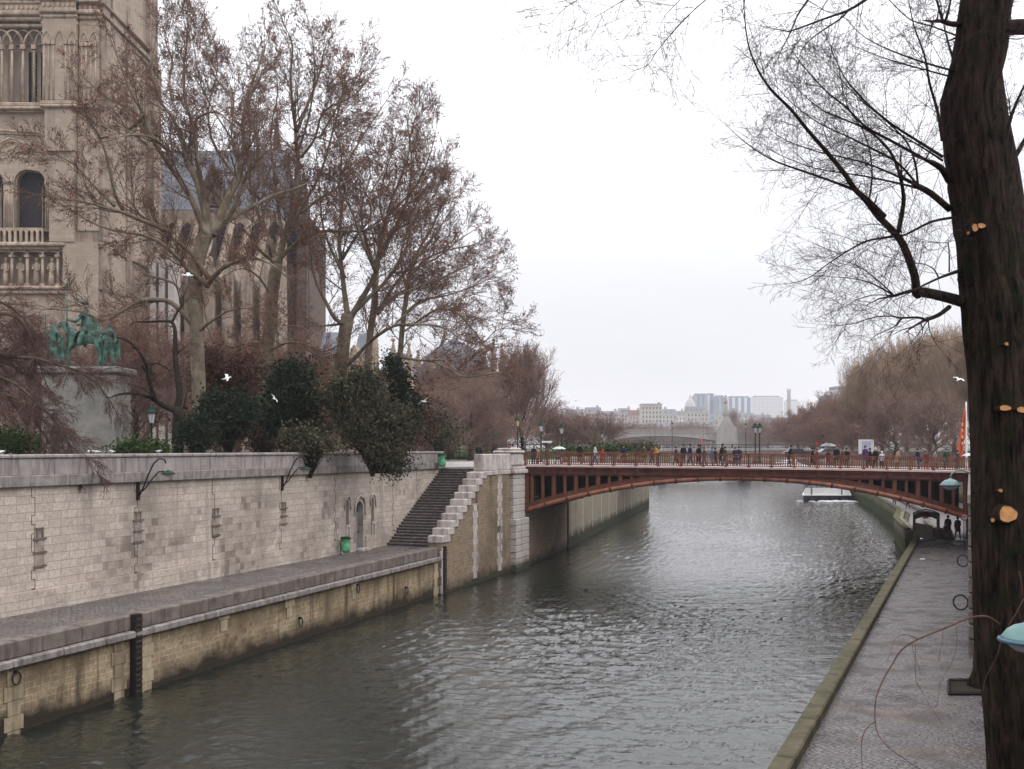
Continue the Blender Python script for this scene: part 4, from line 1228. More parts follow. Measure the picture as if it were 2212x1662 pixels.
# horse and rider as one bronze
def O(x, y, z): return (X+x, Y+y, Z+z)
hv = [O(-.9,0,2.0),O(-.1,0,1.95),O(.8,0,2.05),O(-1.2,0,2.5),O(-1.55,0,3.0),O(-2.05,0,2.75),
      O(-.95,-.3,1.5),O(-1.2,-.3,.9),O(-1.05,-.3,0),O(-.95,.3,1.5),O(-1.5,.3,1.3),O(-1.45,.3,.7),
      O(.85,-.3,1.4),O(1.1,-.3,.8),O(.95,-.3,0),O(.85,.3,1.4),O(.75,.3,.75),O(.65,.3,0),O(1.35,0,1.9),O(1.5,0,.9),
      O(-.1,0,2.5),O(-.1,0,3.1),O(-.1,0,3.65),O(-.1,0,3.85),O(-.12,0,4.15),
      O(-.15,-.42,3.5),O(-.55,-.6,3.0),O(-1.1,-.5,3.2),O(-.15,.42,3.5),O(-.5,.55,3.0),O(-.9,.4,2.9),
      O(-.2,-.45,2.1),O(-.4,-.55,1.4),O(-.2,.45,2.1),O(-.4,.55,1.4)]
he = [(0,1),(1,2),(0,3),(3,4),(4,5),(0,6),(6,7),(7,8),(0,9),(9,10),(10,11),(2,12),(12,13),(13,14),(2,15),(15,16),(16,17),(2,18),(18,19),
      (1,20),(20,21),(21,22),(22,23),(23,24),(22,25),(25,26),(26,27),(22,28),(28,29),(29,30),(20,31),(31,32),(20,33),(33,34)]
hr = [.55,.5,.55,.36,.26,.15,.2,.13,.11,.2,.15,.1,.24,.13,.11,.24,.13,.11,.16,.08,.3,.32,.33,.12,.2,.14,.12,.1,.14,.12,.1,.2,.13,.2,.13]
em = skin_mesh('rider', hv, he, hr, 1)
em.materials.append(M_patina)
ho = bpy.data.objects.new('mounted_rider', em); link(ho, stt); ho.location = -Vector(stt.location)
mb = MB()
mb.tube([O(-1.15,-.5,1.2), O(-1.15,-.5,5.1)], .05, 6)
mb.tube([O(-1.15,-.5,5.1), O(-1.15,-.5,5.25), O(-1.15,-.5,5.7)], [.05,.16,.02], 6)
mb.prism([(X+.0, Z+3.6),(X+.5, Z+3.5),(X+.95, Z+2.3),(X+.7, Z+1.8),(X+.2, Z+2.3)], Y-.35, Y+.35)
mb.lathe([(.2, Z+4.25),(.24, Z+4.45),(.16, Z+4.5)], X-.12, Y, 8)
mb.build('sceptre_and_cloak', M_patina, stt)
for sx_ in (-2.0, 1.75):
    gv = [O(sx_,-.7,1.4),O(sx_,-.7,1.9),O(sx_,-.7,2.4),O(sx_,-.7,2.6),O(sx_,-.7,2.85),O(sx_-.2,-.75,.75),O(sx_-.25,-.75,0),O(sx_+.25,-.65,.75),O(sx_+.4,-.6,0),O(sx_-.35,-.7,2.3),O(sx_-.5,-.9,1.9),O(sx_-.3,-1.1,2.0),O(sx_+.35,-.7,2.3),O(sx_+.5,-.8,1.8),O(sx_+.45,-1.0,1.5)]
    ge = [(0,1),(1,2),(2,3),(3,4),(0,5),(5,6),(0,7),(7,8),(2,9),(9,10),(10,11),(2,12),(12,13),(13,14)]
    em = skin_mesh('guard', gv, ge, [.32,.3,.34,.12,.2,.2,.13,.2,.13,.14,.11,.09,.14,.11,.09], 1)
    em.materials.append(M_patina)
    g_ = bpy.data.objects.new('guard_figure', em); link(g_, stt); g_.location = -Vector(stt.location)
    j = MB(); j.tube([O(sx_-.32,-1.1,.2), O(sx_-.32,-1.1,3.4)], .04, 5); j.prism([(X+sx_+.1, Z+2.3),(X+sx_+.62, Z+2.0),(X+sx_+.7, Z+.5),(X+sx_+.15, Z+.3)], Y-.6, Y-.4)
    j.build('guard_cloak', M_patina, stt)

# ------------------------------------------------------------------ far bridges
M_far_stone = plain('far_bridge_stone', (.33,.305,.285), .9, (.26,.24,.225), .3, streak=(.4,(.24,.22,.2)))
M_far_iron = plain('far_railing_iron', (.05,.055,.06), .7)
fb = empty('stone_bridge', (60, 285, 0), 'low stone road bridge with dark iron railing just beyond the red bridge', 'bridge')
mb = MB(); Yb = 285
Xs, Xe = 20.0, 88.0
n = 3; w = (Xe-Xs)/n
for i in range(n):
    arch_wall(mb, Xs+w*i, Xs+w*(i+1), -2, 7.6, Xs+w*i+1.3, Xs+w*(i+1)-1.3, -2, 1.0, 4.6, Yb+16, Yb, False, 10)
mb.box(Xe, 150, Yb, Yb+16, ZG-1, 7.6); mb.box(-10, Xs, Yb, Yb+16, ZG-1, 7.6)
mb.build('arches', M_far_stone, fb)
mb = MB(); mb.bevbox(-10, 150, Yb-.3, Yb+.5, 7.6, 8.35, .05); mb.bevbox(-10, 150, Yb+15.5, Yb+16.2, 7.6, 8.35, .05); mb.build('parapet', M_far_stone, fb)
mb = MB()
x = 20
while x < 150: mb.box(x, x+.09, Yb+.05, Yb+.15, 8.35, 9.35); x += .45
mb.box(20, 150, Yb+.04, Yb+.16, 9.35, 9.5); mb.box(20, 150, Yb+.04, Yb+.16, 8.5, 8.6)
mb.build('iron_railing', M_far_iron, fb)
Yt = 520
tb_ = empty('far_arch_bridge', (px(1560, 950, Yt).x, Yt, 0), 'distant pale stone bridge with a wide flat arch and a statue pylon on it', 'bridge')
gx = lambda x: px(x, 940, Yt).x
gz = lambda y: px(1500, y, Yt).z
def deckz(x): 
    t = (x-1420)/650.0
    return gz(935+ (9*t*t*2 if t > 0 else 9*(t*2.2)**2))
mb = MB(); bal = MB()
xs_ = list(range(1240, 2090, 10))
def soffit(x):
    c, hw = 1425.0, 165.0
    t = (x-c)/hw
    if abs(t) < 1: return gz(942)-(gz(942)-gz(962))*t*t
    c, hw = 1735.0, 120.0
    t = (x-c)/hw
    if abs(t) < 1: return gz(956)-(gz(956)-gz(975))*t*t
    return -2
for a, b in zip(xs_[:-1], xs_[1:]):
    xa, xb = gx(a), gx(b)
    mb.prism([(xa, soffit(a)), (xb, soffit(b)), (xb, deckz(b)), (xa, deckz(a))], Yt, Yt+18)
    bal.prism([(xa, deckz(a)), (xb, deckz(b)), (xb, deckz(b)+.35), (xa, deckz(a)+.35)], Yt-.4, Yt+.5)
    bal.prism([(xa, deckz(a)+1.25), (xb, deckz(b)+1.25), (xb, deckz(b)+1.55), (xa, deckz(a)+1.55)], Yt-.4, Yt+.5)
    for q in range(3):
        xx = xa+(xb-xa)*(q+.5)/3; bal.box(xx-.18, xx+.18, Yt-.2, Yt+.3, deckz(a)+.3, deckz(a)+1.3)
mb.build('arch_span', M_far_stone, tb_); bal.build('balustrade', M_far_stone, tb_)
mb = MB()
mb.prism([(gx(1544), deckz(1544)-8), (gx(1592), deckz(1592)-8), (gx(1588), gz(923)), (gx(1549), gz(923))], Yt-3, Yt+6)
mb.prism([(gx(1551), gz(923)), (gx(1586), gz(923)), (gx(1580), gz(914)), (gx(1574), gz(900)), (gx(1563), gz(900)), (gx(1557), gz(914))], Yt-1.5, Yt+3.5)
cx_ = gx(1568.5)
prof = [(1.5, gz(902)), (1.3, gz(890)), (1.05, gz(872))]
mb.lathe(prof, cx_, Yt+1, 8)
mb.build('pylon', M_far_stone, tb_)
s_ = MB(); s_.tube([(cx_, Yt+1, gz(873)), (cx_, Yt+1, gz(867)), (cx_, Yt+1, gz(860)), (cx_, Yt+1, gz(858.5))], [1.0,.75,.75,.3], 8)
s_.ico((cx_, Yt+1, gz(856.5)), .55, 1, 1, 1.2, 8, 6); s_.tube([(cx_-.7, Yt+.2, gz(864)), (cx_-.3, Yt-.5, gz(869)), (cx_+.3, Yt-.5, gz(868)), (cx_+.8, Yt+.2, gz(864))], .3, 6)
s_.build('pylon_statue', M_far_stone, tb_)

# ------------------------------------------------------------------ far city
def glassbands(name, c1, c2, w, h_):
    m, nt, b = newmat(name); b.inputs['Roughness'].default_value = .6
    br_ = N(nt, 'ShaderNodeTexBrick'); br_.offset = 0; br_.inputs['Scale'].default_value = 1; br_.inputs['Brick Width'].default_value = w; br_.inputs['Row Height'].default_value = h_
    br_.inputs['Mortar Size'].default_value = w*.22; br_.inputs['Color1'].default_value = (*c1,1); br_.inputs['Color2'].default_value = (*c1,1); br_.inputs['Mortar'].default_value = (*c2,1)
    nt.links.new(coords(nt, 'UV'), br_.inputs['Vector']); nt.links.new(br_.outputs['Color'], b.inputs['Base Color']); return m
M_bw = [plain('cream_render', (.46,.42,.385), .9, (.40,.365,.33), .1), plain('pale_grey_render', (.46,.44,.42), .9, (.40,.38,.36), .1), plain('ochre_render', (.40,.335,.295), .9, (.34,.29,.255), .1), plain('white_render', (.6,.57,.54), .9, (.52,.5,.48), .1)]  # greyed and lightened: part of the distance haze sits in these wall colours
M_zinc = plain('zinc_roof', (.22,.23,.25), .6, (.17,.18,.2), .1)
M_fwin = plain('dark_window', (.07,.075,.085), .3)
M_brown_roof = plain('brown_tile_roof', (.20,.12,.09), .8)
cityg = 'pale apartment houses beyond the far bridge'
rc_ = random.Random(5)
def house(x0, x1, ytop, Y, wi, label, nfl=None, roof='zinc', name='apartment_house', dormers=True, grp=cityg):
    xa, xb = px(x0, ytop, Y).x, px(x1, ytop, Y).x
    zt_ = px((x0+x1)/2, ytop, Y).z
    rh = 0 if roof == 'flat' else min(4.5, (zt_-ZG)*.2)
    d = 14
    root = empty(name, ((xa+xb)/2, Y, ZG), label, 'building', grp)
    mb = MB(); mb.box(xa, xb, Y, Y+d, ZG-1, zt_-rh); mb.box(xa-.3, xb+.3, Y-.4, Y, zt_-rh-.5, zt_-rh-.1); mb.build('wall', M_bw[wi], root)
    rm = MB()
    if roof == 'flat': rm.box(xa-.2, xb+.2, Y-.3, Y+d, zt_-.0, zt_+.6)
    else:
        rm.add([(xa,Y,zt_-rh),(xb,Y,zt_-rh),(xb,Y+d,zt_-rh),(xa,Y+d,zt_-rh),(xa+.8,Y+2.2,zt_),(xb-.8,Y+2.2,zt_),(xb-.8,Y+d-2.2,zt_),(xa+.8,Y+d-2.2,zt_)],
               [(0,1,5,4),(1,2,6,5),(2,3,7,6),(3,0,4,7),(4,5,6,7)])
        x = xa+3
        while x < xb-2:
            rm.box(x, x+1.1, Y+.3, Y+2.5, zt_-rh+.5, zt_-rh+2.4); x += 4.2
    ro = rm.build('roof', M_zinc if roof != 'tile' else M_brown_roof, root)
    cm = MB()
    for k in range(max(1, int((xb-xa)/9))):
        x = xa+2+rc_.random()*(xb-xa-4); cm.box(x, x+2.2, Y+4, Y+5, zt_-.5, zt_+1.6)
        for q in range(4): cm.box(x+.2+q*.5, x+.45+q*.5, Y+4.3, Y+4.7, zt_+1.6, zt_+2.2)
    cm.build('chimney', M_bw[2], ro)
    wm = MB(); nf = nfl or max(2, int((zt_-rh-ZG)/3.3)); nw = max(2, int((xb-xa)/2.6))
    for f in range(nf):
        z0_ = ZG+1+(zt_-rh-ZG-1.5)*f/nf
        for q in range(nw):
            x = xa+(xb-xa)*(q+.5)/nw; wm.box(x-.55, x+.55, Y-.06, Y+.02, z0_, z0_+1.9)
    wm.build('windows', M_fwin, root)['kind'] = 'stuff'
    return root
spec = [
 (1222,1262,884,900,1,'long low pale house with zinc roof, leftmost of the distant row above the bare tree'),
 (1264,1300,880,960,0,'cream distant house with dormers behind the small bare tree'),
 (1300,1338,888,900,3,'white distant house beside the gap right of the small bare tree'),
 (1336,1362,882,1000,1,'narrow grey distant house left of the tall cream block'),
 (1360,1386,886,930,2,'ochre distant house touching the tall cream block'),
 (1386,1430,874,840,0,'tall cream block with a blank side wall and dark flat roof'),
 (1430,1462,884,920,1,'grey distant house right of the tall cream block'),
 (1460,1486,888,1000,3,'small white distant house under the pointed dome'),
 (1484,1530,878,860,0,'cream distant house with close rows of windows below the dome'),
 (1530,1552,895,900,2,'ochre distant house left of the statue pylon'),
 (1552,1592,886,980,1,'grey distant house right behind the statue pylon'),
 (1592,1630,892,900,3,'white distant house right of the statue pylon'),
 (1628,1668,896,940,0,'cream distant house half hidden by the right bank trees'),
 (1666,1712,902,900,1,'low grey distant house at the edge of the right bank trees'),
]
for i, (a, b, y, Y, w_, lab) in enumerate(spec):
    house(a, b, y, Y, w_, lab, roof='flat' if i in (5,) else ('tile' if i in (4,) else 'zinc'))
spec2 = [(1200,1250,908,640,1,'low grey house nearest behind the leftmost small bare tree'),(1340,1375,912,620,0,'low cream waterside house left of the tall block'),(1400,1440,914,640,3,'low white waterside house in front of the tall block'),(1440,1492,912,660,1,'wide low grey waterside house with zinc roof'),(1494,1545,908,640,2,'low ochre waterside house left of the statue pylon'),(1596,1650,914,650,0,'low cream waterside house right of the statue pylon')]
for (a, b, y, Y, w_, lab) in spec2: house(a, b, y, Y, w_, lab, grp='low houses along the far waterfront')
# towers
def tower(x0, x1, y0, Y, mat, label, name='office_tower', top=None, d=25):
    xa, xb = px(x0, y0, Y).x, px(x1, y0, Y).x; z = px(x0, y0, Y).z
    root = empty(name, ((xa+xb)/2, Y, ZG), label, 'building')
    mb = MB(); mb.box(xa, xb, Y, Y+d, ZG, z); mb.build('facade', mat, root)
    mb = MB(); mb.box(xa+(xb-xa)*.1, xb-(xb-xa)*.1, Y+5, Y+d-5, z, z+2.5); mb.build('roof_plant', M_zinc, root)
    return root
Mt1 = glassbands('blue_glass_bands', (.11,.15,.23), (.24,.27,.33), 7, 400)
Mt2 = glassbands('striped_glass_bands', (.13,.17,.25), (.5,.52,.57), 9, 400)
Mt3 = glassbands('pale_panel_grid', (.50,.48,.50), (.42,.41,.44), 8, 5)
tower(1501,1528,854,1500,Mt1,'blue grey slab tower beside the dome, leftmost of the tower group')
tower(1528,1545,853.5,1512,Mt2,'pale striped slab of the tower group between two blue slabs')
tower(1545,1567,858,1505,Mt1,'blue slab tower directly left of the statue pylon')
tower(1572,1624,859.5,1600,Mt2,'wide slab with vertical white stripes right of the statue pylon')
tower(1624,1692,858,2000,Mt3,'wide pale pinkish block, palest of the distant blocks')
tower(1700,1726,866,2200,Mt3,'narrow pale block right of the chimney')
tower(1806,1850,842,700,Mt3,'pale block roof seen over the reddish trees on the right bank')
ch = empty('factory_chimney', (px(1704,880,1800).x, 1800, ZG), 'tall thin grey factory chimney on the skyline', 'chimney')
mb = MB(); c = px(1704, 841, 1800); mb.lathe([(4.2, ZG), (3.0, c.z-5), (3.3, c.z-4), (3.3, c.z)], c.x, 1800, 14); mb.build('shaft', plain('grey_concrete', (.3,.3,.31), .9), ch)
dmn = empty('domed_church', (px(1491,880,1200).x, 1200, ZG), 'pale pointed dome with a lantern on the skyline', 'church')
mb = MB(); c = px(1491, 853, 1200); k_ = 1200/F
mb.lathe([(13*k_, ZG), (13*k_, c.z-28*k_), (12*k_, c.z-26*k_), (10.5*k_, c.z-20*k_), (7*k_, c.z-13*k_), (3.5*k_, c.z-9*k_), (3*k_, c.z-5*k_), (1.5*k_, c.z-3*k_), (.3*k_, c.z+1*k_)], c.x, 1200, 16)
mb.build('dome', plain('pale_dome_slate', (.42,.42,.43), .8, (.36,.36,.37), .1), dmn)
# right-bank building roofs glimpsed over the trees
house(1790, 1850, 852, 330, 0, 'cream apartment house with a zinc roof showing above the reddish right bank trees', grp='houses behind the right bank trees')
house(1690, 1760, 905, 480, 1, 'grey house behind the lower right bank trees', grp='houses behind the right bank trees')
# ------------------------------------------------------------------ trees
def nrm3(x, y, z):
    l = math.sqrt(x*x+y*y+z*z) or 1.0
    return x/l, y/l, z/l
class Tree:
    def __init__(s, seed, up=(.02,.04,.05,.03), wig=(.10,.16,.22,.3), ang=(.8,.8,.9,1.0), ratio=(.5,.5,.5), kids=(7,6,5), seg=.5, leafp=0.0, minr=.006, droop=0.0, rr=.55, leafn=1, levels=3, leafspread=.15):
        s.r = random.Random(seed); s.S = []; s.Lf = []
        s.rcap = .06
        s.up, s.wig, s.ang, s.ratio, s.kids, s.seg, s.leafp, s.minr, s.droop, s.rr, s.leafn, s.levels, s.lsp = up, wig, ang, ratio, kids, seg, leafp, minr, droop, rr, leafn, levels, leafspread
    def side(s, d, a):
        r = s.r
        # random direction at angle a from d
        while True:
            q = (r.gauss(0,1), r.gauss(0,1), r.gauss(0,1))
            k = q[0]*d[0]+q[1]*d[1]+q[2]*d[2]
            q = (q[0]-k*d[0], q[1]-k*d[1], q[2]-k*d[2])
            l = math.sqrt(q[0]**2+q[1]**2+q[2]**2)
            if l > .1: break
        ca, sa = math.cos(a), math.sin(a)/l
        return (d[0]*ca+q[0]*sa, d[1]*ca+q[1]*sa, d[2]*ca+q[2]*sa)
    def grow(s, p, d, L, r, lv):
        R = s.r
        n = max(2, int(L/(s.seg*(1, .8, .6, .5)[min(lv, 3)])))
        n = min(n, 8)
        st = L/n; w = s.wig[lv]; u = s.up[lv]-(s.droop if lv >= 2 else 0)
        pts = [p]; ds = [d]; rs = [r]
        for i in range(n):
            d = nrm3(d[0]+R.gauss(0, w), d[1]+R.gauss(0, w), d[2]+R.gauss(0, w)+u)
            q = (p[0]+d[0]*st, p[1]+d[1]*st, p[2]+d[2]*st)
            r2 = max(r*(1-.75*(i+1)/n), s.minr)
            s.S.append((p, q, rs[-1], r2))
            p = q; pts.append(p); ds.append(d); rs.append(r2)
        if lv < s.levels:
            k = s.kids[lv]; k = k if L > s.seg else k//2
            for j in range(k):
                t = .18+.82*(j+R.random())/k
                i = min(int(t*n), n-1); f = t*n-i
                a, b = pts[i], pts[i+1]
                c = (a[0]+(b[0]-a[0])*f, a[1]+(b[1]-a[1])*f, a[2]+(b[2]-a[2])*f)
                dd = s.side(ds[i+1], s.ang[lv]*(.6+.6*R.random()))
                s.grow(c, dd, L*s.ratio[lv]*(.65+.6*R.random())*(1.15-.45*t), max(rs[i]*s.rr, s.minr), lv+1)
        if lv >= s.levels-1 and s.leafp > 0:
            for j in range(s.leafn):
                if R.random() < s.leafp:
                    c = pts[R.randrange(1, len(pts))]
                    s.Lf.append((c[0]+R.gauss(0, s.lsp), c[1]+R.gauss(0, s.lsp), c[2]+R.gauss(0, s.lsp)-.05))
    def limb(s, mb, pts, r0, r1, spacing, L, lv=0, start=.15, n=8, upb=.25, sub=True):
        # guided limb: thick tube, with branches sprouting along it
        P = smooth_path(pts)
        m = len(P)
        rad = [r0+(r1-r0)*(i/(m-1))**.8 for i in range(m)]
        mb.tube(P, rad, n)
        if not sub: return
        R = s.r; acc = 0; tot = sum((P[i+1]-P[i]).length for i in range(m-1)); run = 0
        for i in range(m-1):
            d = P[i+1]-P[i]; l = d.length; run += l; acc += l
            if run/tot < start: acc = 0; continue
            while acc > spacing:
                acc -= spacing*(.7+.6*R.random())
                dn = d.normalized()
                c = P[i]+d*R.random()
                dd = s.side(tuple(dn), .5+.7*R.random())
                dd = nrm3(dd[0], dd[1], dd[2]+upb)
                s.grow(tuple(c), dd, L*(.6+.7*R.random())*(1.2-.7*run/tot), max(min(rad[i]*.4, s.rcap), s.minr*2.0), lv)
        dn = (P[-1]-P[-2]).normalized()
        s.grow(tuple(P[-1]), tuple(dn), L*.6, r1, lv)
def smooth_path(pts, k=3):
    pts = [Vector(p) for p in pts]
    if len(pts) < 3: return pts
    out = []
    for i in range(len(pts)-1):
        p0 = pts[max(i-1, 0)]; p1 = pts[i]; p2 = pts[i+1]; p3 = pts[min(i+2, len(pts)-1)]
        for j in range(k):
            t = j/k
            out.append(.5*((2*p1)+(p2-p0)*t+(2*p0-5*p1+4*p2-p3)*t*t+(3*p1-p0-3*p2+p3)*t**3))
    return out+[pts[-1]]
def seg_mesh(name, S, mat, parent=None, ns=3, off=None):
    A = np.array([q[0] for q in S], np.float32); B = np.array([q[1] for q in S], np.float32)
    ra = np.array([q[2] for q in S], np.float32)[:, None]; rb = np.array([q[3] for q in S], np.float32)[:, None]
    o = Vector((0,0,0)); q = parent
    while q is not None: o += q.location; q = q.parent
    A -= np.array(o, np.float32); B -= np.array(o, np.float32)
    d = B-A; d /= np.maximum(np.linalg.norm(d, axis=1, keepdims=True), 1e-6)
    up = np.where(np.abs(d[:, 2:3]) < .9, np.array([[0,0,1.]]), np.array([[1.,0,0]]))
    u = np.cross(up, d); u /= np.linalg.norm(u, axis=1, keepdims=True); w = np.cross(d, u)
    V = []
    for k in range(ns):
        a = 2*pi*k/ns; V.append(A+(u*math.cos(a)+w*math.sin(a))*ra)
    for k in range(ns):
        a = 2*pi*k/ns; V.append(B+(u*math.cos(a)+w*math.sin(a))*rb)
    co = np.stack(V, 1).reshape(-1, 3)
    base = np.arange(len(S))[:, None]*2*ns
    q = np.concatenate([base+np.array([[k, (k+1) % ns, ns+(k+1) % ns, ns+k]]) for k in range(ns)], 0)
    me = bpy.data.meshes.new(name); npmesh(me, co, q); me.materials.append(mat)
    me.polygons.foreach_set('use_smooth', np.ones(len(me.polygons), bool))
    return link(bpy.data.objects.new(name, me), parent)
def leaf_mesh(name, pts, mat, size, parent=None, seed=1, aspect=.6, hang=.0):
    rng = np.random.default_rng(seed)
    C = np.array(pts, np.float32); o = Vector((0,0,0)); q = parent
    while q is not None: o += q.location; q = q.parent
    C -= np.array(o, np.float32)
    n = len(C)
    a = rng.normal(size=(n, 3)); a[:, 2] -= hang; a /= np.linalg.norm(a, axis=1, keepdims=True)
    b = rng.normal(size=(n, 3)); b -= a*np.sum(a*b, 1, keepdims=True); b /= np.linalg.norm(b, axis=1, keepdims=True)
    sz = size*(.4+1.1*rng.random((n, 1)))
    a = a*sz; b = b*sz*aspect; nn = np.cross(a, b); nn /= np.maximum(np.linalg.norm(nn, axis=1, keepdims=True), 1e-6); nn *= sz*.18
    co = np.stack([C-a, C-b*.9+nn, C+a, C+b*.9+nn], 1).reshape(-1, 3)
    base = np.arange(n)[:, None]*4
    q = np.concatenate([base+np.array([[0, 1, 2]]), base+np.array([[0, 2, 3]])], 0)
    me = bpy.data.meshes.new(name); npmesh(me, co, q); me.materials.append(mat)
    return link(bpy.data.objects.new(name, me), parent)

def P2(pts, Y0, Y1=None, f=None):      # image polyline walked from depth Y0 to Y1
    Y1 = Y0 if Y1 is None else Y1
    n = len(pts)
    return [px((f(*p) if f else p)[0], (f(*p) if f else p)[1], Y0+(Y1-Y0)*i/(n-1)) for i, p in enumerate(pts)]
zA = lambda a, b: (1587.2+a/3.54, b/3.54)
zB = lambda a, b: (1587.2+a/3.54, 468.6+b/3.54)
z1 = lambda a, b: (a/3.2246, b/3.2246)
z2 = lambda a, b: (a/3.1466, 468.6+b/3.1466)
z3 = lambda a, b: (312.4+a/2.832, b/2.832)
z4 = lambda a, b: (390.5+a/2.832, 585.8+b/2.832)

# ---- T1: big plane tree on the left
YT1 = 60
b = px(428, 978, YT1)
t1 = empty('plane_tree', (b.x, b.y, ZG), 'largest plane tree, mottled trunk forking into tall wavy limbs in front of the church tower', 'tree', 'plane trees along the embankment')
T = Tree(21, seg=.62, kids=(7,6,4), leafp=.25, leafn=1, minr=.009, up=(.06,.03,.0,-.03), wig=(.10,.15,.19,.24), ang=(.62,.62,.7,.8), ratio=(.58,.5,.5))
mb = MB()
mb.tube(smooth_path([Vector((b.x, b.y, ZG-.2))]+P2([(428,940),(430,860),(426,760),(424,690),(420,620),(428,560),(440,520),(448,505)], YT1)), [.60,.48,.42,.42]+[.40]*21, 12)
L1 = [
 ([(1470,1640),(1420,1600),(1330,1380),(1200,1180),(1080,1000),(1000,800),(900,620),(850,480),(780,300)], z1, 60, 57, .26, .04),
 ([(1470,1640),(1450,1600),(1380,1300),(1300,1100),(1260,960),(1200,820),(1100,680),(1060,480),(1080,300)], z1, 60, 62, .27, .04),
 ([(1475,1640),(1470,1600),(1430,1400),(1380,1150),(1350,900),(1290,700),(1280,500),(1300,300),(1310,100)], z1, 60, 64, .25, .035),
 ([(1350,900),(1380,820),(1500,780),(1600,850)], z1, 62, 59, .12, .05),
 ([(420,1440),(500,1230),(570,1100),(610,900),(600,750),(640,560),(700,400),(740,280)], z3, 60, 62, .33, .04),
 ([(420,1430),(540,1290),(600,1120),(690,960),(680,800),(640,640),(690,500)], z3, 60, 57, .22, .04),
 ([(600,780),(540,720),(530,600),(450,500),(400,400),(380,300)], z3, 61, 65, .14, .035),
 ([(1330,760),(1230,640),(1130,570),(960,570),(830,640),(700,700),(560,650),(400,630)], z2, 60, 56, .22, .04),
 ([(1420,470),(1300,380),(1180,250),(1020,140),(760,90),(600,30)], z2, 60, 55, .22, .04),
 ([(1420,420),(1300,250),(1180,150),(1000,20)], z2, 60, 58, .2, .1),
 ([(1200,1620),(1000,1540),(850,1480),(700,1440),(560,1400),(340,1370)], z1, 58, 53, .18, .03),
 ([(860,1470),(800,1350),(740,1080),(680,930),(600,800),(560,700)], z1, 57, 55, .12, .03),
 ([(800,1440),(640,1280),(520,1150),(370,1070)], z1, 56, 53, .10, .025),
 ([(1170,1050),(1050,960),(900,940),(770,980)], z1, 58, 54, .12, .03),
 ([(1400,470),(1480,380),(1560,320),(1700,280),(1800,300),(1900,360)], z2, 60, 56, .2, .05),
 ([(1330,800),(1450,700),(1560,640),(1700,620)], z2, 60, 57, .12, .03),
 ([(430,1420),(560,1320),(700,1240),(800,1190),(900,1160),(1000,1120)], z3, 60, 66, .17, .04),
 ([(1290,720),(1270,600),(1180,450),(1000,400),(900,330)], z2, 60, 62, .14, .03),
 ([(1000,800),(900,900),(820,800),(700,650),(560,520)], z1, 58, 60, .12, .03),
 ([(1200,700),(1180,560),(1200,420),(1150,280),(1170,160)], z1, 61, 66, .1, .025),
]
for pts, f, a, c, r0, r1 in L1:
    T.limb(mb, P2(pts, a, c, f), r0*.85, r1*.8, .68, 3.0)
mb.build('trunk', M_bark_plane, t1)
cr = seg_mesh('crown', T.S, M_twig_plane, t1); leaf_mesh('dry_leaves', T.Lf, M_leaf_dead, .085, cr, 1, .38, .9)
NT = [len(T.S)]
# ---- T2
YT2 = 70
b = px(570, 975, YT2)
t2 = empty('plane_tree', (b.x, b.y, ZG), 'plane tree with a pale straight trunk, second from the church tower', 'tree', 'plane trees along the embankment')
T = Tree(22, seg=.68, kids=(7,6,4), leafp=.25, minr=.010, up=(.06,.03,.0,-.03), wig=(.10,.15,.19,.24), ang=(.62,.62,.7,.8), ratio=(.58,.5,.5))
mb = MB()
mb.tube(smooth_path([Vector((b.x, b.y, ZG-.2))]+P2([(568,930),(572,840),(578,760),(585,680),(590,620),(598,570)], YT2)), [.52,.46]+[.42]*16+[.38], 12)
L2 = [
 ([(598,572),(585,520),(560,470),(545,420),(535,360),(540,290)], None, 70, 74, .24, .04),
 ([(600,575),(615,510),(640,440),(645,380),(642,330),(638,284)], None, 70, 69, .30, .14),
 ([(640,286),(632,230),(628,160),(632,100),(622,70)], None, 69, 67, .15, .03),
 ([(640,286),(665,225),(690,160),(700,110),(715,80)], None, 69, 73, .15, .03),
 ([(650,340),(680,300),(700,240),(760,210),(790,180)], None, 69, 66, .12, .03),
 ([(598,572),(560,540),(530,500),(500,480)], None, 70, 66, .15, .04),
 ([(602,560),(650,520),(700,500),(740,500),(790,498),(830,480)], None, 70, 66, .2, .05),
 ([(650,460),(690,430),(740,400),(770,380)], None, 70, 72, .14, .04),
 ([(580,760),(620,740),(660,745),(700,760),(740,740)], None, 70, 66, .12, .03),
 ([(578,740),(540,740),(500,750),(470,740)], None, 70, 66, .12, .03),
 ([(590,650),(560,600),(520,580),(480,600)], None, 70, 67, .11, .03),
 ([(545,420),(520,370),(500,300),(505,220),(490,160)], None, 71, 76, .14, .03),
 ([(610,520),(600,440),(590,360),(585,280),(600,200),(590,130)], None, 71, 74, .16, .03),
 ([(635,310),(660,290),(720,310),(760,330)], None, 69, 65, .1, .03),
 ([(690,300),(730,230),(770,170),(790,110)], None, 70, 72, .1, .02),
 ([(600,560),(640,470),(690,380),(720,280),(740,200),(735,130)], None, 70, 76, .16, .03),
 ([(640,340),(670,240),(680,140),(670,60)], None, 70, 64, .1, .025),
 ([(560,430),(470,330),(450,240),(470,150),(460,80)], None, 71, 68, .12, .025),
 ([(500,300),(440,200),(420,110),(410,50)], None, 73, 75, .08, .02),
]
for pts, f, a, c, r0, r1 in L2: T.limb(mb, P2(pts, a, c, f), r0*.88, r1*.8, .76, 3.2)
mb.build('trunk', M_bark_plane, t2)
cr = seg_mesh('crown', T.S, M_twig_plane, t2); leaf_mesh('dry_leaves', T.Lf, M_leaf_dead, .095, cr, 2, .38, .9)
NT.append(len(T.S))
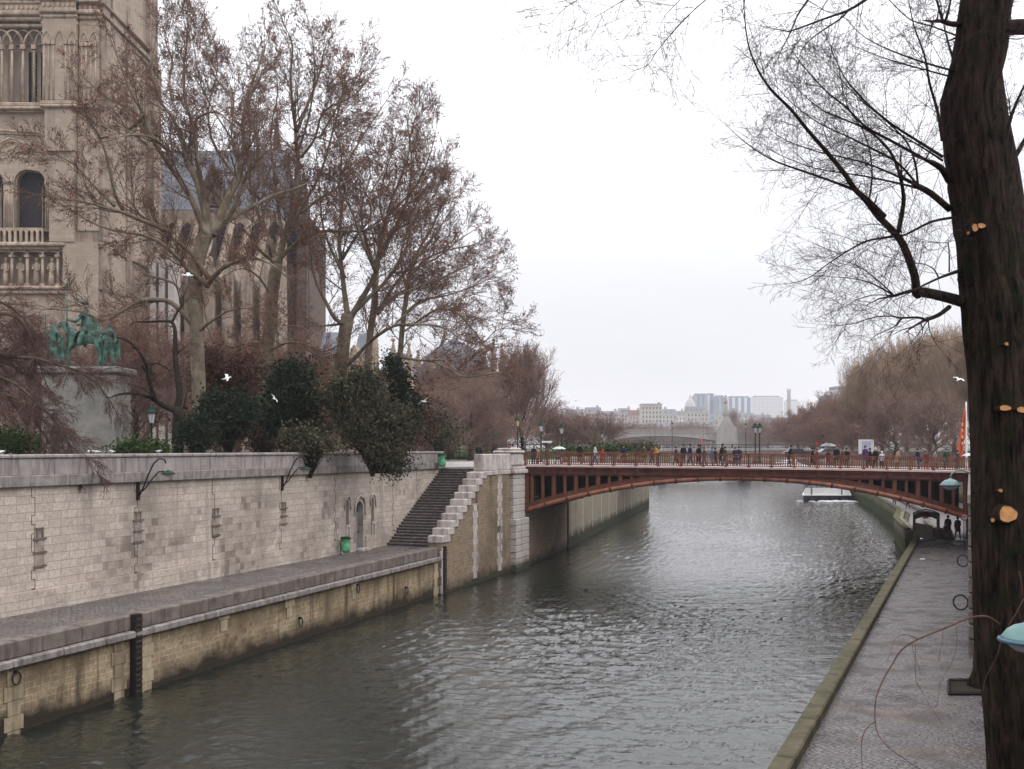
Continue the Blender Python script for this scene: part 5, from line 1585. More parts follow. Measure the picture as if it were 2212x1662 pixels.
# ---- T3
YT3 = 68
b = px(718, 975, YT3)
t3 = empty('plane_tree', (b.x, b.y, ZG), 'plane tree behind the shaggy evergreen bush, with a long low limb reaching right', 'tree', 'plane trees along the embankment')
T = Tree(23, seg=.66, kids=(7,6,4), leafp=.25, minr=.010, up=(.06,.03,.0,-.03), wig=(.10,.15,.19,.24), ang=(.62,.62,.7,.8), ratio=(.58,.5,.5))
mb = MB()
mb.tube(smooth_path([Vector((b.x, b.y, ZG-.2))]+P2([(722,900),(730,840),(738,780),(745,720),(752,680)], YT3)), [.52,.46]+[.42]*15, 12)
L3 = [
 ([(750,700),(725,690),(700,645),(680,600),(672,545),(690,520)], None, 68, 64, .2, .04),
 ([(752,690),(745,640),(738,580),(733,520),(738,460)], None, 68, 70, .24, .12),
 ([(738,470),(733,400),(738,330),(720,270),(728,230)], None, 70, 72, .13, .03),
 ([(755,690),(785,640),(812,590),(822,530),(835,470),(850,420)], None, 68, 67, .26, .09),
 ([(850,425),(870,370),(885,320),(880,260),(892,230)], None, 67, 70, .09, .03),
 ([(812,590),(790,540),(765,470),(748,430),(740,380)], None, 67, 64, .13, .03),
 ([(760,680),(800,640),(840,600),(880,530),(890,470),(915,430),(940,380)], None, 68, 66, .2, .03),
 ([(740,800),(770,770),(803,735),(850,705),(885,702),(930,702),(965,712),(990,730)], None, 68, 62, .17, .05),
 ([(815,680),(840,650),(865,635),(910,618),(955,600),(1000,580),(1035,565)], None, 68, 66, .14, .03),
 ([(820,670),(850,620),(890,570),(930,520),(965,470),(985,440)], None, 69, 72, .16, .03),
 ([(895,700),(945,668),(985,675),(1010,700),(1035,730),(1045,740),(1070,715),(1090,710)], None, 66, 62, .09, .025),
 ([(860,770),(900,778),(930,780),(965,795),(990,810),(1010,815),(1050,810)], None, 66, 61, .11, .04),
 ([(935,780),(960,778),(985,800),(1000,785),(1010,780)], None, 62, 60, .07, .03),
 ([(740,560),(770,510),(800,470),(800,420),(830,370),(840,320)], None, 69, 73, .13, .03),
 ([(790,498),(830,470),(880,440),(930,400)], None, 68, 70, .1, .03),
 ([(740,760),(690,770),(640,740),(600,745)], None, 68, 64, .1, .03),
 ([(738,700),(690,705),(640,705),(590,700)], None, 68, 65, .1, .03),
 ([(840,590),(880,585),(940,560),(990,520),(1020,500)], None, 68, 70, .11, .03),
 ([(745,600),(700,500),(690,400),(680,300)], None, 68, 72, .12, .03),
 ([(835,470),(900,400),(930,330),(940,290)], None, 68, 65, .1, .025),
 ([(850,705),(900,660),(980,630),(1040,640)], None, 67, 70, .09, .02),
 ([(735,380),(780,300),(820,240),(840,210)], None, 70, 70, .09, .02),
]
for pts, f, a, c, r0, r1 in L3: T.limb(mb, P2(pts, a, c, f), r0*.88, r1*.8, .76, 3.2)
mb.build('trunk', M_bark_plane, t3)
cr = seg_mesh('crown', T.S, M_twig_plane, t3); leaf_mesh('dry_leaves', T.Lf, M_leaf_dead, .095, cr, 3, .38, .9)
NT.append(len(T.S))
# ---- T3b, T4: two thinner stems to the right
for nm, Yb_, base, limbs, lab, sd in (
 ('plane_tree', 76, (800,975), [([(800,975),(795,900),(795,800),(800,720),(808,660),(812,600),(815,560)],.36,.24),
    ([(815,560),(850,500),(880,430),(890,350),(885,300),(900,250)],.2,.03),([(812,590),(790,520),(780,450),(800,380),(790,320)],.16,.03),([(808,680),(850,640),(900,620),(950,640)],.13,.03),([(850,500),(900,470),(940,420),(960,360)],.12,.03),([(815,560),(840,520),(820,440),(840,350),(860,280)],.14,.03)],
  'plane tree with a grey stem close behind the one with the long low limb', 31),
 ('plane_tree', 80, (866,975), [([(866,975),(864,900),(863,800),(868,720),(875,660),(885,600)],.32,.2),
    ([(885,600),(905,540),(935,490),(955,440),(975,420)],.16,.03),([(885,600),(920,560),(970,540),(1020,530),(1040,520)],.13,.03),([(872,680),(910,650),(960,640),(1020,620),(1060,600)],.12,.03),([(880,630),(865,560),(880,500),(900,440),(915,390)],.13,.03),([(868,720),(900,700),(950,690),(1000,700)],.1,.03)],
  'slender plane tree nearest the bridge, its trunk rising right of the shaggy evergreen bush', 32)):
    b = px(*base, Yb_)
    t4 = empty(nm, (b.x, b.y, ZG), lab, 'tree', 'plane trees along the embankment')
    T = Tree(sd, seg=.72, kids=(7,6,4), leafp=.25, minr=.011, up=(.06,.03,0,-.03), wig=(.10,.15,.19,.24), ang=(.62,.62,.7,.8), ratio=(.58,.5,.5))
    mb = MB()
    for i, (pts, r0, r1) in enumerate(limbs):
        P = P2(pts, Yb_, Yb_+(0 if i == 0 else (i % 3-1)*4))
        if i == 0: P[0].z = ZG-.2
        T.limb(mb, P, r0*.9, r1*.8, .62, 3.3, start=.6 if i == 0 else .15, n=10)
    mb.build('trunk', M_bark_plane, t4)
    cr = seg_mesh('crown', T.S, M_twig_plane, t4); leaf_mesh('dry_leaves', T.Lf, M_leaf_dead, .1, cr, sd, .38, .9)
    NT.append(len(T.S))
# ---- small dark tree with pigeons
Yd = 55
b = px(384, 976, Yd)
td = empty('dark_tree', (b.x, b.y, ZG), 'small black-barked tree leaning left over the wall, pigeons on its bare branches', 'tree')
T = Tree(24, seg=.45, kids=(4,3,2), minr=.009, wig=(.2,.25,.3,.3), ratio=(.45,.5,.5), up=(.05,.02,0,0))
mb = MB()
P = P2([(384,976),(383,930),(385,900),(382,880)], Yd); P[0].z = ZG-.2
mb.tube(smooth_path(P), [.34,.3,.28,.28,.27,.27,.27,.27,.25,.2], 10)
for pts, f, a, c, r0, r1 in [
 ([(1195,1320),(1090,1270),(1050,1230),(1010,1100),(990,1000),(930,900),(860,840),(790,820)], z2, 55, 52, .17, .03),
 ([(1090,1270),(1000,1220),(900,1200),(800,1210),(750,1230)], z2, 55, 51, .12, .03),
 ([(1200,1330),(1220,1200),(1200,1050),(1190,900),(1190,780),(1170,720),(1120,710),(1000,715),(930,715)], z2, 55, 56, .2, .035),
 ([(1170,720),(1210,640),(1245,600),(1245,550)], z2, 56, 56, .07, .03),
 ([(1010,1100),(960,1010),(880,1030)], z2, 54, 52, .05, .02),
 ([(990,1000),(1080,1000),(1160,1050)], z2, 54, 56, .05, .02),
 ([(1050,1230),(960,1160),(880,1140)], z2, 54, 52, .05, .02),
 ([(1250,1300),(1270,1200),(1300,1120)], z2, 55, 57, .08, .03)]:
    T.limb(mb, P2(pts, a, c, f), r0, r1, 1.6, 1.1, lv=1, upb=.1)
mb.build('trunk', M_bark_dark, td); seg_mesh('crown', T.S, M_bark_dark, td)
# ---- weeping tree entering from the left
Yw = 43
tw = empty('weeping_tree', (px(-180, 975, Yw).x, Yw, ZG), 'weeping tree at the left edge with arching limbs and curtains of fine purple-brown twigs', 'tree')
T = Tree(25, seg=.35, kids=(9,7,3), minr=.006, droop=.16, up=(-.02,-.06,-.1,-.1), wig=(.08,.12,.16,.2), ratio=(.6,.55,.5), ang=(.6,.6,.7,.7))
mb = MB()
P = P2([(-180,980),(-170,900),(-150,820),(-120,780)], Yw); P[0].z = ZG-.2
mb.tube(smooth_path(P), .38, 10)
for pts, a, c, r0, r1 in [
 ([(-120,790),(-60,765),(0,768),(40,772),(80,775),(110,785),(150,795),(185,806)], 43, 42, .14, .03),
 ([(-120,780),(-60,720),(0,680),(40,690),(70,740),(90,800)], 43, 44, .12, .03),
 ([(-120,800),(-60,800),(0,815),(40,835),(80,870),(120,910),(150,960)], 43, 41.5, .1, .02),
 ([(-120,800),(-50,850),(0,850),(40,865),(70,900),(95,940),(130,985)], 43, 41.5, .1, .02),
 ([(60,900),(80,900),(110,920),(150,960),(190,1000)], 42, 41, .04, .015),
 ([(110,785),(160,800),(210,830),(240,870)], 42, 42.5, .05, .02),
 ([(-120,780),(-80,700),(-20,650),(30,670),(60,700)], 43, 45, .1, .03)]:
    T.limb(mb, P2(pts, a, c), r0, r1, .32, 1.7, upb=-.15, lv=0)
mb.build('trunk', M_bark_brown, tw); seg_mesh('crown', T.S, M_twig_weep, tw)
NT.append(len(T.S))

# ---- evergreens and shrubs: leaf clumps on hidden stems
def shrub(name, blobs, Y, label, mat, n, size, seed, group=None, stem=True, cat='shrub', spread=.30, hang=.3, depth=1.0, aspect=.55):
    r = random.Random(seed); pts = []
    xb = sum(b_[0] for b_ in blobs)/len(blobs); yb = max(b_[1]+b_[3] for b_ in blobs)
    c0 = px(xb, min(yb, 975), Y)
    root = empty(name, (c0.x, Y, ZG), label, cat, group)
    tot = sum(b_[2]*b_[3] for b_ in blobs)
    stems = []
    for (x, y, rx, ry) in blobs:
        c = px(x, y, Y); RX = rx*Y/F; RZ = ry*Y/F
        k = int(n*rx*ry/tot); done = 0
        ncl = max(6, int(k/26))
        for q in range(ncl):
            a, b_ = r.random()*2*pi, math.acos(2*r.random()-1); rad = (.35+.65*r.random()**.5)*(1+.16*math.sin(a*3+q))
            cx, cy, cz = c.x+RX*rad*math.sin(b_)*math.cos(a), Y+RX*depth*rad*math.sin(b_)*math.sin(a), c.z+RZ*rad*math.cos(b_)
            stems.append(((c0.x+(cx-c0.x)*.15, Y, max(ZG, cz-1.5)), (cx, cy, cz)))
            sp = spread*(.6+.9*r.random())
            for _ in range(26): pts.append((cx+r.gauss(0, sp), cy+r.gauss(0, sp), cz+r.gauss(0, sp*.8)))
    if stem:
        S = []
        for a, b_ in stems: S.append((a, b_, .03, .008))
        seg_mesh('stem', S, M_bark_dark, root)
        mb = MB(); mb.tube([(c0.x, Y, ZG-.2), (c0.x, Y, ZG+1.2)], .12, 8); mb.build('trunk', M_bark_dark, root)
    leaf_mesh('foliage', pts, mat, size, root, seed, aspect, hang)
    return root
shrub('evergreen_tree', [(635,825,42,48),(612,875,42,52),(655,865,36,48),(600,915,30,30)], 60, 'dense dark green evergreen tree, tallest of the dark clump between the pale trunks', M_leaf_green, 15000, .10, 41, 'evergreens along the wall', cat='tree')
shrub('evergreen_tree', [(490,905,42,38),(525,885,30,34),(462,880,26,30)], 57, 'black-green drooping evergreen right of the small black-barked tree', M_leaf_green, 8500, .09, 42, 'evergreens along the wall', cat='tree')
shrub('evergreen_tree', [(427,938,28,40)], 54, 'squat black evergreen directly right of the leaning black tree', M_leaf_green, 4200, .08, 43, 'evergreens along the wall', cat='tree')
shrub('red_shrub', [(475,830,55,50),(530,800,45,40),(450,790,35,45)], 63, 'reddish-brown leafy shrub above the black-green evergreen', M_leaf_red, 6500, .09, 44, None, spread=.4)
shrub('evergreen_bush', [(768,868,58,58),(738,850,34,38),(795,930,56,46),(834,975,34,30),(852,1004,22,22),(858,915,32,40),(790,825,28,28)], 58.5, 'big shaggy olive-green bush spilling over the embankment wall', M_leaf_olive, 26000, .085, 45, None, spread=.36, depth=.6)
shrub('evergreen_tree', [(848,792,16,26),(862,835,22,34),(880,880,24,34)], 66, 'thin dark evergreen rising behind the shaggy olive bush', M_leaf_green, 4200, .11, 46, 'evergreens along the wall', cat='tree')
shrub('low_bush', [(650,950,42,26),(690,960,28,18)], 56, 'low rounded green bush in the gap between the dark evergreens and the shaggy bush', M_leaf_olive, 3600, .1, 47, 'low bushes on the wall top')
shrub('low_bush', [(690,920,24,30)], 62, 'small round reddish bush behind the low green bush', M_leaf_red, 1500, .09, 48, 'low bushes on the wall top')
shrub('low_bush', [(310,968,55,12),(270,972,30,8)], 50, 'low clipped green hedge plant under the park lamp', M_hedge, 3200, .08, 49, 'low bushes on the wall top', stem=False, spread=.2)
shrub('low_bush', [(25,955,40,22),(60,962,25,14)], 46, 'green bush at the far left end of the wall', M_hedge, 2400, .08, 50, 'low bushes on the wall top', stem=False, spread=.2)
shrub('evergreen_tree', [(930,915,34,38),(960,940,36,26)], 88, 'brown-green thicket right of the shaggy bush, in front of the railings', M_leaf_olive, 3600, .12, 51, 'evergreens along the wall', cat='tree', spread=.6)
shrub('low_bush', [(1250,978,60,10),(1330,972,40,10)], 112, 'clipped hedge along the lawn seen over the left half of the bridge railing', M_hedge, 3500, .14, 52, 'low bushes on the wall top', stem=False, spread=.3)
shrub('low_bush', [(1380,968,45,10)], 150, 'low dark green bushes behind the hedge over the bridge railing', M_leaf_olive, 2500, .16, 53, 'low bushes on the wall top', stem=False, spread=.4)
shrub('brown_thicket', [(560,945,34,30),(590,950,24,24)], 64, 'brown winter thicket at the foot of the tall dark evergreen', M_leaf_red, 2600, .09, 54, 'winter thickets in the garden', spread=.4)
shrub('brown_thicket', [(710,890,34,60),(725,940,24,36)], 72, 'brown winter thicket behind the pale trunk left of the shaggy bush', M_leaf_dead2, 3600, .10, 55, 'winter thickets in the garden', spread=.5)
shrub('brown_thicket', [(890,905,40,60),(850,880,30,50)], 80, 'brown winter thicket behind the thin dark evergreen', M_leaf_red, 4200, .12, 56, 'winter thickets in the garden', spread=.6)
# second mass of brown bare shrubs between church and bridge
# ---- prototypes of bare trees for the background
def proto(name, seed, Ht, spread, kind, mat_t, mat_c, nb=26, label='', cat='tree', group=None, leaf=None, minr=.013):
    r = random.Random(seed)
    root = empty(name, (0,0,0), label, cat, group)
    if kind == 'fan': T = Tree(seed, up=(.16,.12,.08,.04), wig=(.05,.08,.12,.16), ang=(.38,.42,.5,.6), ratio=(.5,.5,.5), kids=(10,8,4), seg=Ht*.06, minr=minr, leafp=.4 if leaf else 0)
    else: T = Tree(seed, up=(.05,.03,.01,0), wig=(.12,.18,.22,.3), ang=(.7,.8,.9,.9), ratio=(.55,.5,.5), kids=(9,7,5), seg=Ht*.05, minr=minr, leafp=.5 if leaf else 0)
    mb = MB(); hT = Ht*(.62 if kind == 'fan' else .5)
    path = [Vector((0,0,-.2))]
    for i in range(6): path.append(Vector((r.gauss(0,.012)*Ht, r.gauss(0,.012)*Ht, hT*(i+1)/6)))
    mb.tube(smooth_path(path), [Ht*.022*(1-.6*i/18) for i in range(19)], 8)
    for k in range(nb):
        t = .12+.88*(k/nb)**.9
        z = hT*t; i = min(int(t*6), 5); c = path[i].lerp(path[min(i+1, 6)], t*6-i if t < 1 else 1)
        a = k*2.4+r.random()
        el = (.45+.75*t+r.random()*.2) if kind == 'fan' else (.15+.75*t+r.random()*.3)
        L = spread*(1.15-.35*t)*(.8+.4*r.random()) if kind != 'fan' else (Ht-z)*.75*(.75+.35*r.random())
        d = (math.cos(a)*math.cos(el), math.sin(a)*math.cos(el), math.sin(el))
        T.grow(tuple(c), d, L, Ht*.0075*(1.2-.6*t), 0)
    mb.build('trunk', mat_t, root)
    cr = seg_mesh('crown', T.S, mat_c, root)
    if leaf: leaf_mesh('dry_leaves', T.Lf, leaf, .10, cr, seed, .6, .3)
    NT.append(len(T.S))
    return root
def top_of(o):
    return max(v.co.z for c in bpy.data.objects if c.parent == o and c.name.startswith('crown') for v in c.data.vertices)
def plant(pr_, x, Y, ytop, label, group, first=[], rz=None, wide=1.0, zbase=ZG):
    used = pr_.get('used_', 0)
    if used: o = copy_tree(pr_)
    else: o = pr_; pr_['used_'] = 1
    if 'used_' in o and used: del o['used_']
    p = px(x, ytop, Y); h = p.z-zbase
    s = h/pr_['height_']
    o.location = (p.x, Y, zbase); o.scale = (s*wide, s*wide, s); o.rotation_euler = (0, 0, rz if rz is not None else random.random()*6.28)
    tag(o, label, 'tree', group)
    return o
pA = proto('bare_tree', 61, 18, 6.5, 'round', M_bark_brown, M_twig_brown, 44, group='x', minr=.015); pA['height_'] = top_of(pA)
pB = proto('poplar_tree', 62, 20, 6, 'fan', M_bark_brown, M_twig_grey, 64, group='x', minr=.016); pB['height_'] = top_of(pB)
pC = proto('reddish_tree', 63, 16, 7, 'round', M_bark_brown, M_twig_purple, 44, group='x', leaf=M_leaf_dead2, minr=.017); pC['height_'] = top_of(pC)
pD = proto('bare_tree', 64, 14, 4.2, 'fan', M_bark_dark, M_twig_brown, 36, group='x', minr=.014); pD['height_'] = top_of(pD)
ga = 'bare trees in the garden behind the church'
plant(pD, 1128, 118, 722, 'tall fan-shaped grey tree right of the thin church pinnacles', ga, wide=1.0)
for (x, Y, yt, lab, w_) in [
 (975, 125, 735, 'grey bare tree in front of the rounded slate roof', 1.3),
 (1015, 112, 800, 'small crooked bare tree with a dark trunk beside the railings', 1.2),
 (1070, 135, 800, 'brown bare tree hugging the right corner of the stone chapel', 1.2),
 (925, 105, 810, 'brown bare tree between the shaggy bush and the chapel', 1.2),
 (1180, 150, 850, 'low brown bare tree behind the first bridge-side lamp', 1.3),
 (1225, 165, 875, 'low bare tree between the second and third lamps left of the bridge', 1.3)]:
    plant(pA, x, Y, yt, lab, ga, wide=w_)
plant(pA, 1283, 150, 880, 'wide low bare tree at the end of the garden, last before the open river view', ga, wide=1.9)
plant(pC, 880, 92, 840, 'reddish bare tree behind the thin evergreen', ga, wide=1.0)
plant(pC, 1040, 128, 850, 'dull reddish bare tree low beside the railings', ga, wide=1.0)
plant(pA, 90, 88, 640, 'bare brown tree before the church front, left of the statue', 'bare trees in front of the church tower', wide=.9)
plant(pC, 290, 90, 640, 'reddish bare tree right of the statue, before the tower corner', 'bare trees in front of the church tower', wide=.85)
plant(pA, 215, 100, 830, 'thin brown tree in front of the statue pedestal', ga, wide=.9)
plant(pC, 640, 88, 700, 'reddish-brown tree between the church transept and the evergreens', ga, wide=.8)
plant(pC, 500, 84, 690, 'reddish-brown tree in front of the church nave', ga, wide=.9)
plant(pA, 800, 100, 790, 'bare tree before the annex gable', ga, wide=1.1)
gr = 'bare trees along the right bank'
for (x, Y, yt, lab, w_) in [
 (1862, 158, 765, 'slim poplar at the left end of the high right bank row, shorter than its neighbours', .75),
 (1905, 150, 735, 'tall poplar with dense upright grey twigs, next to the short slim poplar', .85),
 (1960, 140, 712, 'tall upright poplar, second of the high right bank row', .85),
 (2010, 132, 700, 'tall upright poplar, third of the high right bank row', .85),
 (2060, 126, 690, 'tall upright poplar just left of the big dark trunk, above the flag', .85),
 (2110, 120, 690, 'tall upright poplar half hidden behind the big dark trunk', .85),
 (2190, 115, 700, 'tall upright poplar wholly right of the big dark trunk', .85)]:
    plant(pB, x, Y, yt, lab, gr, wide=w_)
for (x, Y, yt, lab, w_) in [
 (1880, 165, 800, 'round grey-brown tree left of the tall poplars', .9),
 (1935, 120, 830, 'low grey-brown tree behind the white information panel', 1.1),
 (2020, 112, 830, 'low grey-brown tree behind the people at the right end of the bridge', 1.1),
 (1700, 330, 895, 'small hazy tree at the left end of the right bank row', 1.4),
 (1660, 380, 905, 'faintest hazy tree beside the twin lamp', 1.5)]:
    plant(pA, x, Y, yt, lab, gr, wide=w_)
for (x, Y, yt, lab, w_) in [
 (1760, 215, 862, 'reddish tree below the tall chimney', .9),
 (1800, 205, 838, 'reddish tree with uneven top in front of the pale block roof', .9),
 (1840, 190, 830, 'reddish tree between the pale block roof and the poplars', .9),
 (1725, 260, 880, 'low reddish tree at the foot of the skyline chimney', 1.2),
 (1780, 180, 895, 'low reddish bush-like tree behind the umbrellas', 1.2),
 (1860, 150, 870, 'low reddish tree left of the white information panel', 1.0)]:
    plant(pC, x, Y, yt, lab, gr, wide=w_)
gf = 'hazy trees on the far waterfront'
for i, (x, Y, yt, lab) in enumerate([(1352,560,905,'hazy waterfront tree left of the tall cream block'),(1382,570,910,'hazy waterfront tree under the tall cream block'),(1405,560,908,'hazy waterfront tree right under the tall cream block'),(1440,600,915,'hazy waterfront tree left of the lone lamp post'),(1478,580,905,'hazy waterfront tree right of the lone lamp post'),(1510,600,908,'hazy waterfront tree below the close-windowed house'),(1583,620,878,'slim dark hazy tree beside the statue pylon'),(1612,560,900,'hazy tree right of the statue pylon'),(1640,520,893,'hazy tree left of the twin lamp')]):
    plant(pA if i != 6 else pD, x, Y, yt, lab, gf, wide=1.5 if i != 6 else .5)
for q in (pA, pB, pC, pD):
    for k in ('used_', 'height_'): 
        if k in q: del q[k]
for o in bpy.data.objects:
    for k in ('used_', 'height_'):
        if k in o.keys(): del o[k]

# ---- T0: the big near tree on the right
Y0 = 13.0
b = px(2195, 1662, Y0)
t0 = empty('leaning_tree', (b.x, b.y, ZR), 'massive dark rough-barked trunk at the right edge with orange sawn-off scars and bare arching branches', 'tree')
T = Tree(71, seg=.26, kids=(7,4,2), minr=.0014, up=(.03,-.01,-.03,-.05), wig=(.05,.08,.11,.14), ratio=(.36,.55,.5), ang=(.8,.85,.9,.8), rr=.45, levels=2)
mb = MB()
# trunk outline (left edge, right edge) in the picture
outl = [(1662,2137,2262),(1500,2126,2262),(1400,2112,2258),(1300,2104,2256),(1150,2102,2254),(1000,2100,2250),(900,2096,2246),(800,2094,2240),(720,2086,2232),(650,2080,2222),(600,2076,2200),(540,2073,2194),(470,2063,2182),(400,2053,2170),(330,2044,2156),(270,2037,2144),(215,2034,2143),(170,2046,2150),(120,2060,2158),(60,2068,2166),(0,2076,2174),(-80,2086,2180),(-200,2095,2190)]
base = px(2205, 1662, Y0)
path = [Vector((base.x+.1, Y0+.1, ZR-.3)), Vector((base.x+.05, Y0, ZR+.6))]+[px((a+c)/2, y, Y0) for y, a, c in outl]
rad = [.62, .45]+[(c-a)/2*Y0/F for y, a, c in outl]
T.rcap = .0045
rr = random.Random(5)
P = []; R_ = []
for i in range(len(path)-1):
    for k in range(6):
        t = k/6; P.append(path[i].lerp(path[i+1], t)); R_.append(rad[i]*(1-t)+rad[i+1]*t)
P.append(path[-1]); R_.append(rad[-1])
# furrowed bark: ridged cross-section
n = 150; vs = []; fs = []
ridge = [[rr.random() for _ in range(n)] for _ in range(len(P)//3+2)]
for _i in range(1, len(ridge)):
    for _k in range(n): ridge[_i][_k] = ridge[_i-1][_k]*.72+ridge[_i][_k]*.28 if rr.random() > .12 else ridge[_i][_k]
for i, p in enumerate(P):
    g = i/3; i0 = int(g); f = g-i0
    for k in range(n):
        a = 2*pi*k/n
        w = ridge[i0][k]*(1-f)+ridge[i0+1][k]*f
        h = R_[i]*(1-.03+.03*math.sin(3*a+i*.07))+.026*(w-.5)*2+.008*math.sin(k*2.1+i*.12)
        vs.append((p.x+math.cos(a)*h, p.y+math.sin(a)*h, p.z))
for i in range(len(P)-1):
    for k in range(n):
        k2 = (k+1) % n; fs.append((i*n+k, i*n+k2, (i+1)*n+k2, (i+1)*n+k))
mb.add(vs, fs, None, True)
A_, B_ = zA, zB
L0 = [
 ([(1745,650),(1600,610),(1430,575),(1390,590),(1375,450),(1290,220),(1210,110),(1100,0)], B_, 13, 12.6, .085, .05, .3),
 ([(1140,1662),(1020,1540),(920,1450),(840,1330),(700,1160),(560,1000),(430,840),(280,690),(180,540),(100,330),(70,50)], A_, 12.6, 11.6, .05, .007, .1),
 ([(920,1450),(640,1350),(420,1275),(270,1215),(120,1120),(0,1020)], A_, 12.4, 11.4, .02, .005, .2),
 ([(1640,1600),(1500,1480),(1400,1425)], A_, 13, 12.4, .05, .045, 1),
 ([(1400,1440),(1240,1400),(1000,1350),(870,1330),(620,1290),(400,1210),(230,1130)], A_, 12.4, 12.8, .018, .004, .1),
 ([(1400,1425),(1200,1330),(1000,1250),(760,1190),(560,1140),(330,1040),(200,900)], A_, 12.4, 13.6, .018, .004, .1),
 ([(1400,1420),(1250,1250),(1050,1140),(850,1040),(640,940),(450,800),(300,640)], A_, 12.4, 11.8, .018, .004, .1),
 ([(1400,1420),(1380,1250),(1310,1080),(1150,920),(980,780),(850,650),(700,480)], A_, 12.4, 12, .018, .004, .1),
 ([(1640,1380),(1580,1290),(1500,1240)], A_, 13, 12.6, .06, .04, 1),
 ([(1500,1245),(1200,1080),(1000,970),(850,820),(700,700),(520,500),(420,360)], A_, 12.6, 12, .025, .005, .1),
 ([(1590,1200),(1400,1080),(1200,950),(1020,800),(880,650),(800,520),(720,330)], A_, 12.8, 12.2, .024, .005, .1),
 ([(1590,1230),(1420,1120),(1200,990),(1050,860)], A_, 12.8, 13.5, .018, .006, .2),
 ([(1590,1080),(1550,850),(1490,640),(1450,420),(1370,200),(1330,0)], A_, 12.8, 12.4, .028, .006, .1),
 ([(1680,545),(1450,480),(1200,390),(1000,290),(880,180)], A_, 12.9, 12.2, .018, .004, .1),
 ([(1660,590),(1400,520),(1100,430),(860,330)], A_, 12.9, 13.8, .015, .004, .1),
 ([(1720,190),(1640,180),(1580,160)], A_, 13, 12.6, .045, .035, 1),
 ([(1590,160),(1560,60),(1530,-60),(1510,-160)], A_, 12.6, 12.2, .02, .01, .2),
 ([(1610,160),(1640,60),(1660,-60)], A_, 12.6, 12.2, .02, .01, .2),
 ([(1700,275),(1500,200),(1340,150),(1180,0),(1100,-80)], A_, 12.9, 12.4, .014, .005, .1),
 ([(1745,405),(1640,440),(1560,470),(1430,530)], B_, 13, 12.6, .03, .014, 1),
 ([(1640,420),(1635,220),(1590,200),(1320,190)], B_, 13, 12.4, .012, .003, .2),
 ([(1560,470),(1520,400),(1440,360),(1330,350),(1080,280)], B_, 12.8, 12.2, .012, .003, .1),
 ([(1680,5),(1500,40),(1300,140),(1250,130)], B_, 12.9, 12.5, .022, .014, 1),
 ([(1210,150),(1120,165),(1000,190),(850,270),(700,370),(560,470),(430,510)], B_, 12.5, 11.8, .02, .004, .1),
 ([(1380,560),(1300,580),(1220,605)], B_, 12.6, 12.4, .028, .022, 1),
 ([(1220,605),(1120,510),(950,380),(760,320)], B_, 12.4, 12, .014, .003, .1),
 ([(1220,605),(1050,510),(880,470),(660,455)], B_, 12.4, 11.8, .014, .003, .1),
 ([(1370,560),(1240,600),(1050,600),(900,650),(840,700)], B_, 12.5, 12, .012, .003, .1),
 ([(1640,690),(1560,750),(1460,790)], B_, 12.9, 12.5, .035, .03, 1),
 ([(1460,790),(1400,770),(1270,775),(1200,760),(1060,770),(900,820),(760,830)], B_, 12.5, 11.9, .02, .003, .1),
 ([(1270,780),(1220,840),(1090,900),(1020,960)], B_, 12.4, 12, .012, .003, .1),
 ([(1470,800),(1400,900),(1330,980)], B_, 12.5, 12.2, .01, .003, .1),
 ([(1480,800),(1500,900),(1560,1000)], B_, 12.5, 12.8, .01, .003, .1),
 ([(1250,120),(1290,-100),(1290,-180)], B_, 12.6, 12.6, .035, .03, .9),
 ([(1275,1662),(1290,1500),(1250,1300),(1180,1150),(1050,1020),(900,940),(700,860),(550,750),(450,650)], A_, 12.6, 12.4, .032, .004, .1),
 ([(1030,1510),(1050,1350),(1030,1150),(970,980),(880,850),(830,700),(780,450),(740,350)], A_, 12.6, 13.4, .014, .004, .1),
 ([(1100,-60),(1000,0),(870,80),(700,140),(440,235),(380,235),(200,200)], A_, 11.6, 11, .026, .004, .1),
 ([(870,80),(800,150),(620,270),(520,370),(480,500)], A_, 11.4, 11, .015, .003, .1),
 ([(600,-60),(560,0),(480,120),(430,240),(340,420),(300,520)], A_, 11.2, 10.8, .018, .003, .1),
 ([(740,-40),(710,0),(600,180),(540,330)], A_, 11.3, 11.5, .010, .003, .1),
 ([(75,-60),(75,0),(60,80),(0,150)], A_, 11, 10.8, .010, .003, .1),
 ([(1560,-30),(1480,40),(1420,110),(1400,140),(1365,155)], None, 11, 10.6, .008, .003, .1),
 ([(1400,-30),(1340,5),(1290,35),(1250,60)], None, 11, 10.7, .007, .002, .1),
 ([(1290,-20),(1230,10),(1195,45),(1178,60)], None, 11, 10.8, .006, .002, .1),
 ([(1500,-30),(1440,30),(1420,70)], None, 11, 11.4, .007, .002, .1),
 ([(2250,60),(2200,58),(2160,62)], None, 13, 13.0, .12, .12, 1),
 ([(2110,70),(2150,78),(2200,85),(2240,70)], None, 12.2, 12.5, .012, .006, .3),
 ([(1700,470),(1750,330),(1850,250),(1950,230),(2100,225)], A_, 12.0, 12.3, .010, .004, .3),
]
for pts, f, a, c, r0, r1, stt_ in L0:
    T.limb(mb, P2(pts, a, c, f), r0*.85, r1*.75, .078 if stt_ < .5 else .16, .86, lv=0 if stt_ < .5 else 1, start=min(stt_, .95) if stt_ < 1 else .3, n=7, upb=-.05)
tr_o = mb.build('trunk', M_bark_near, t0)
seg_mesh('crown', T.S, M_twig_near, t0)
NT.append(len(T.S))
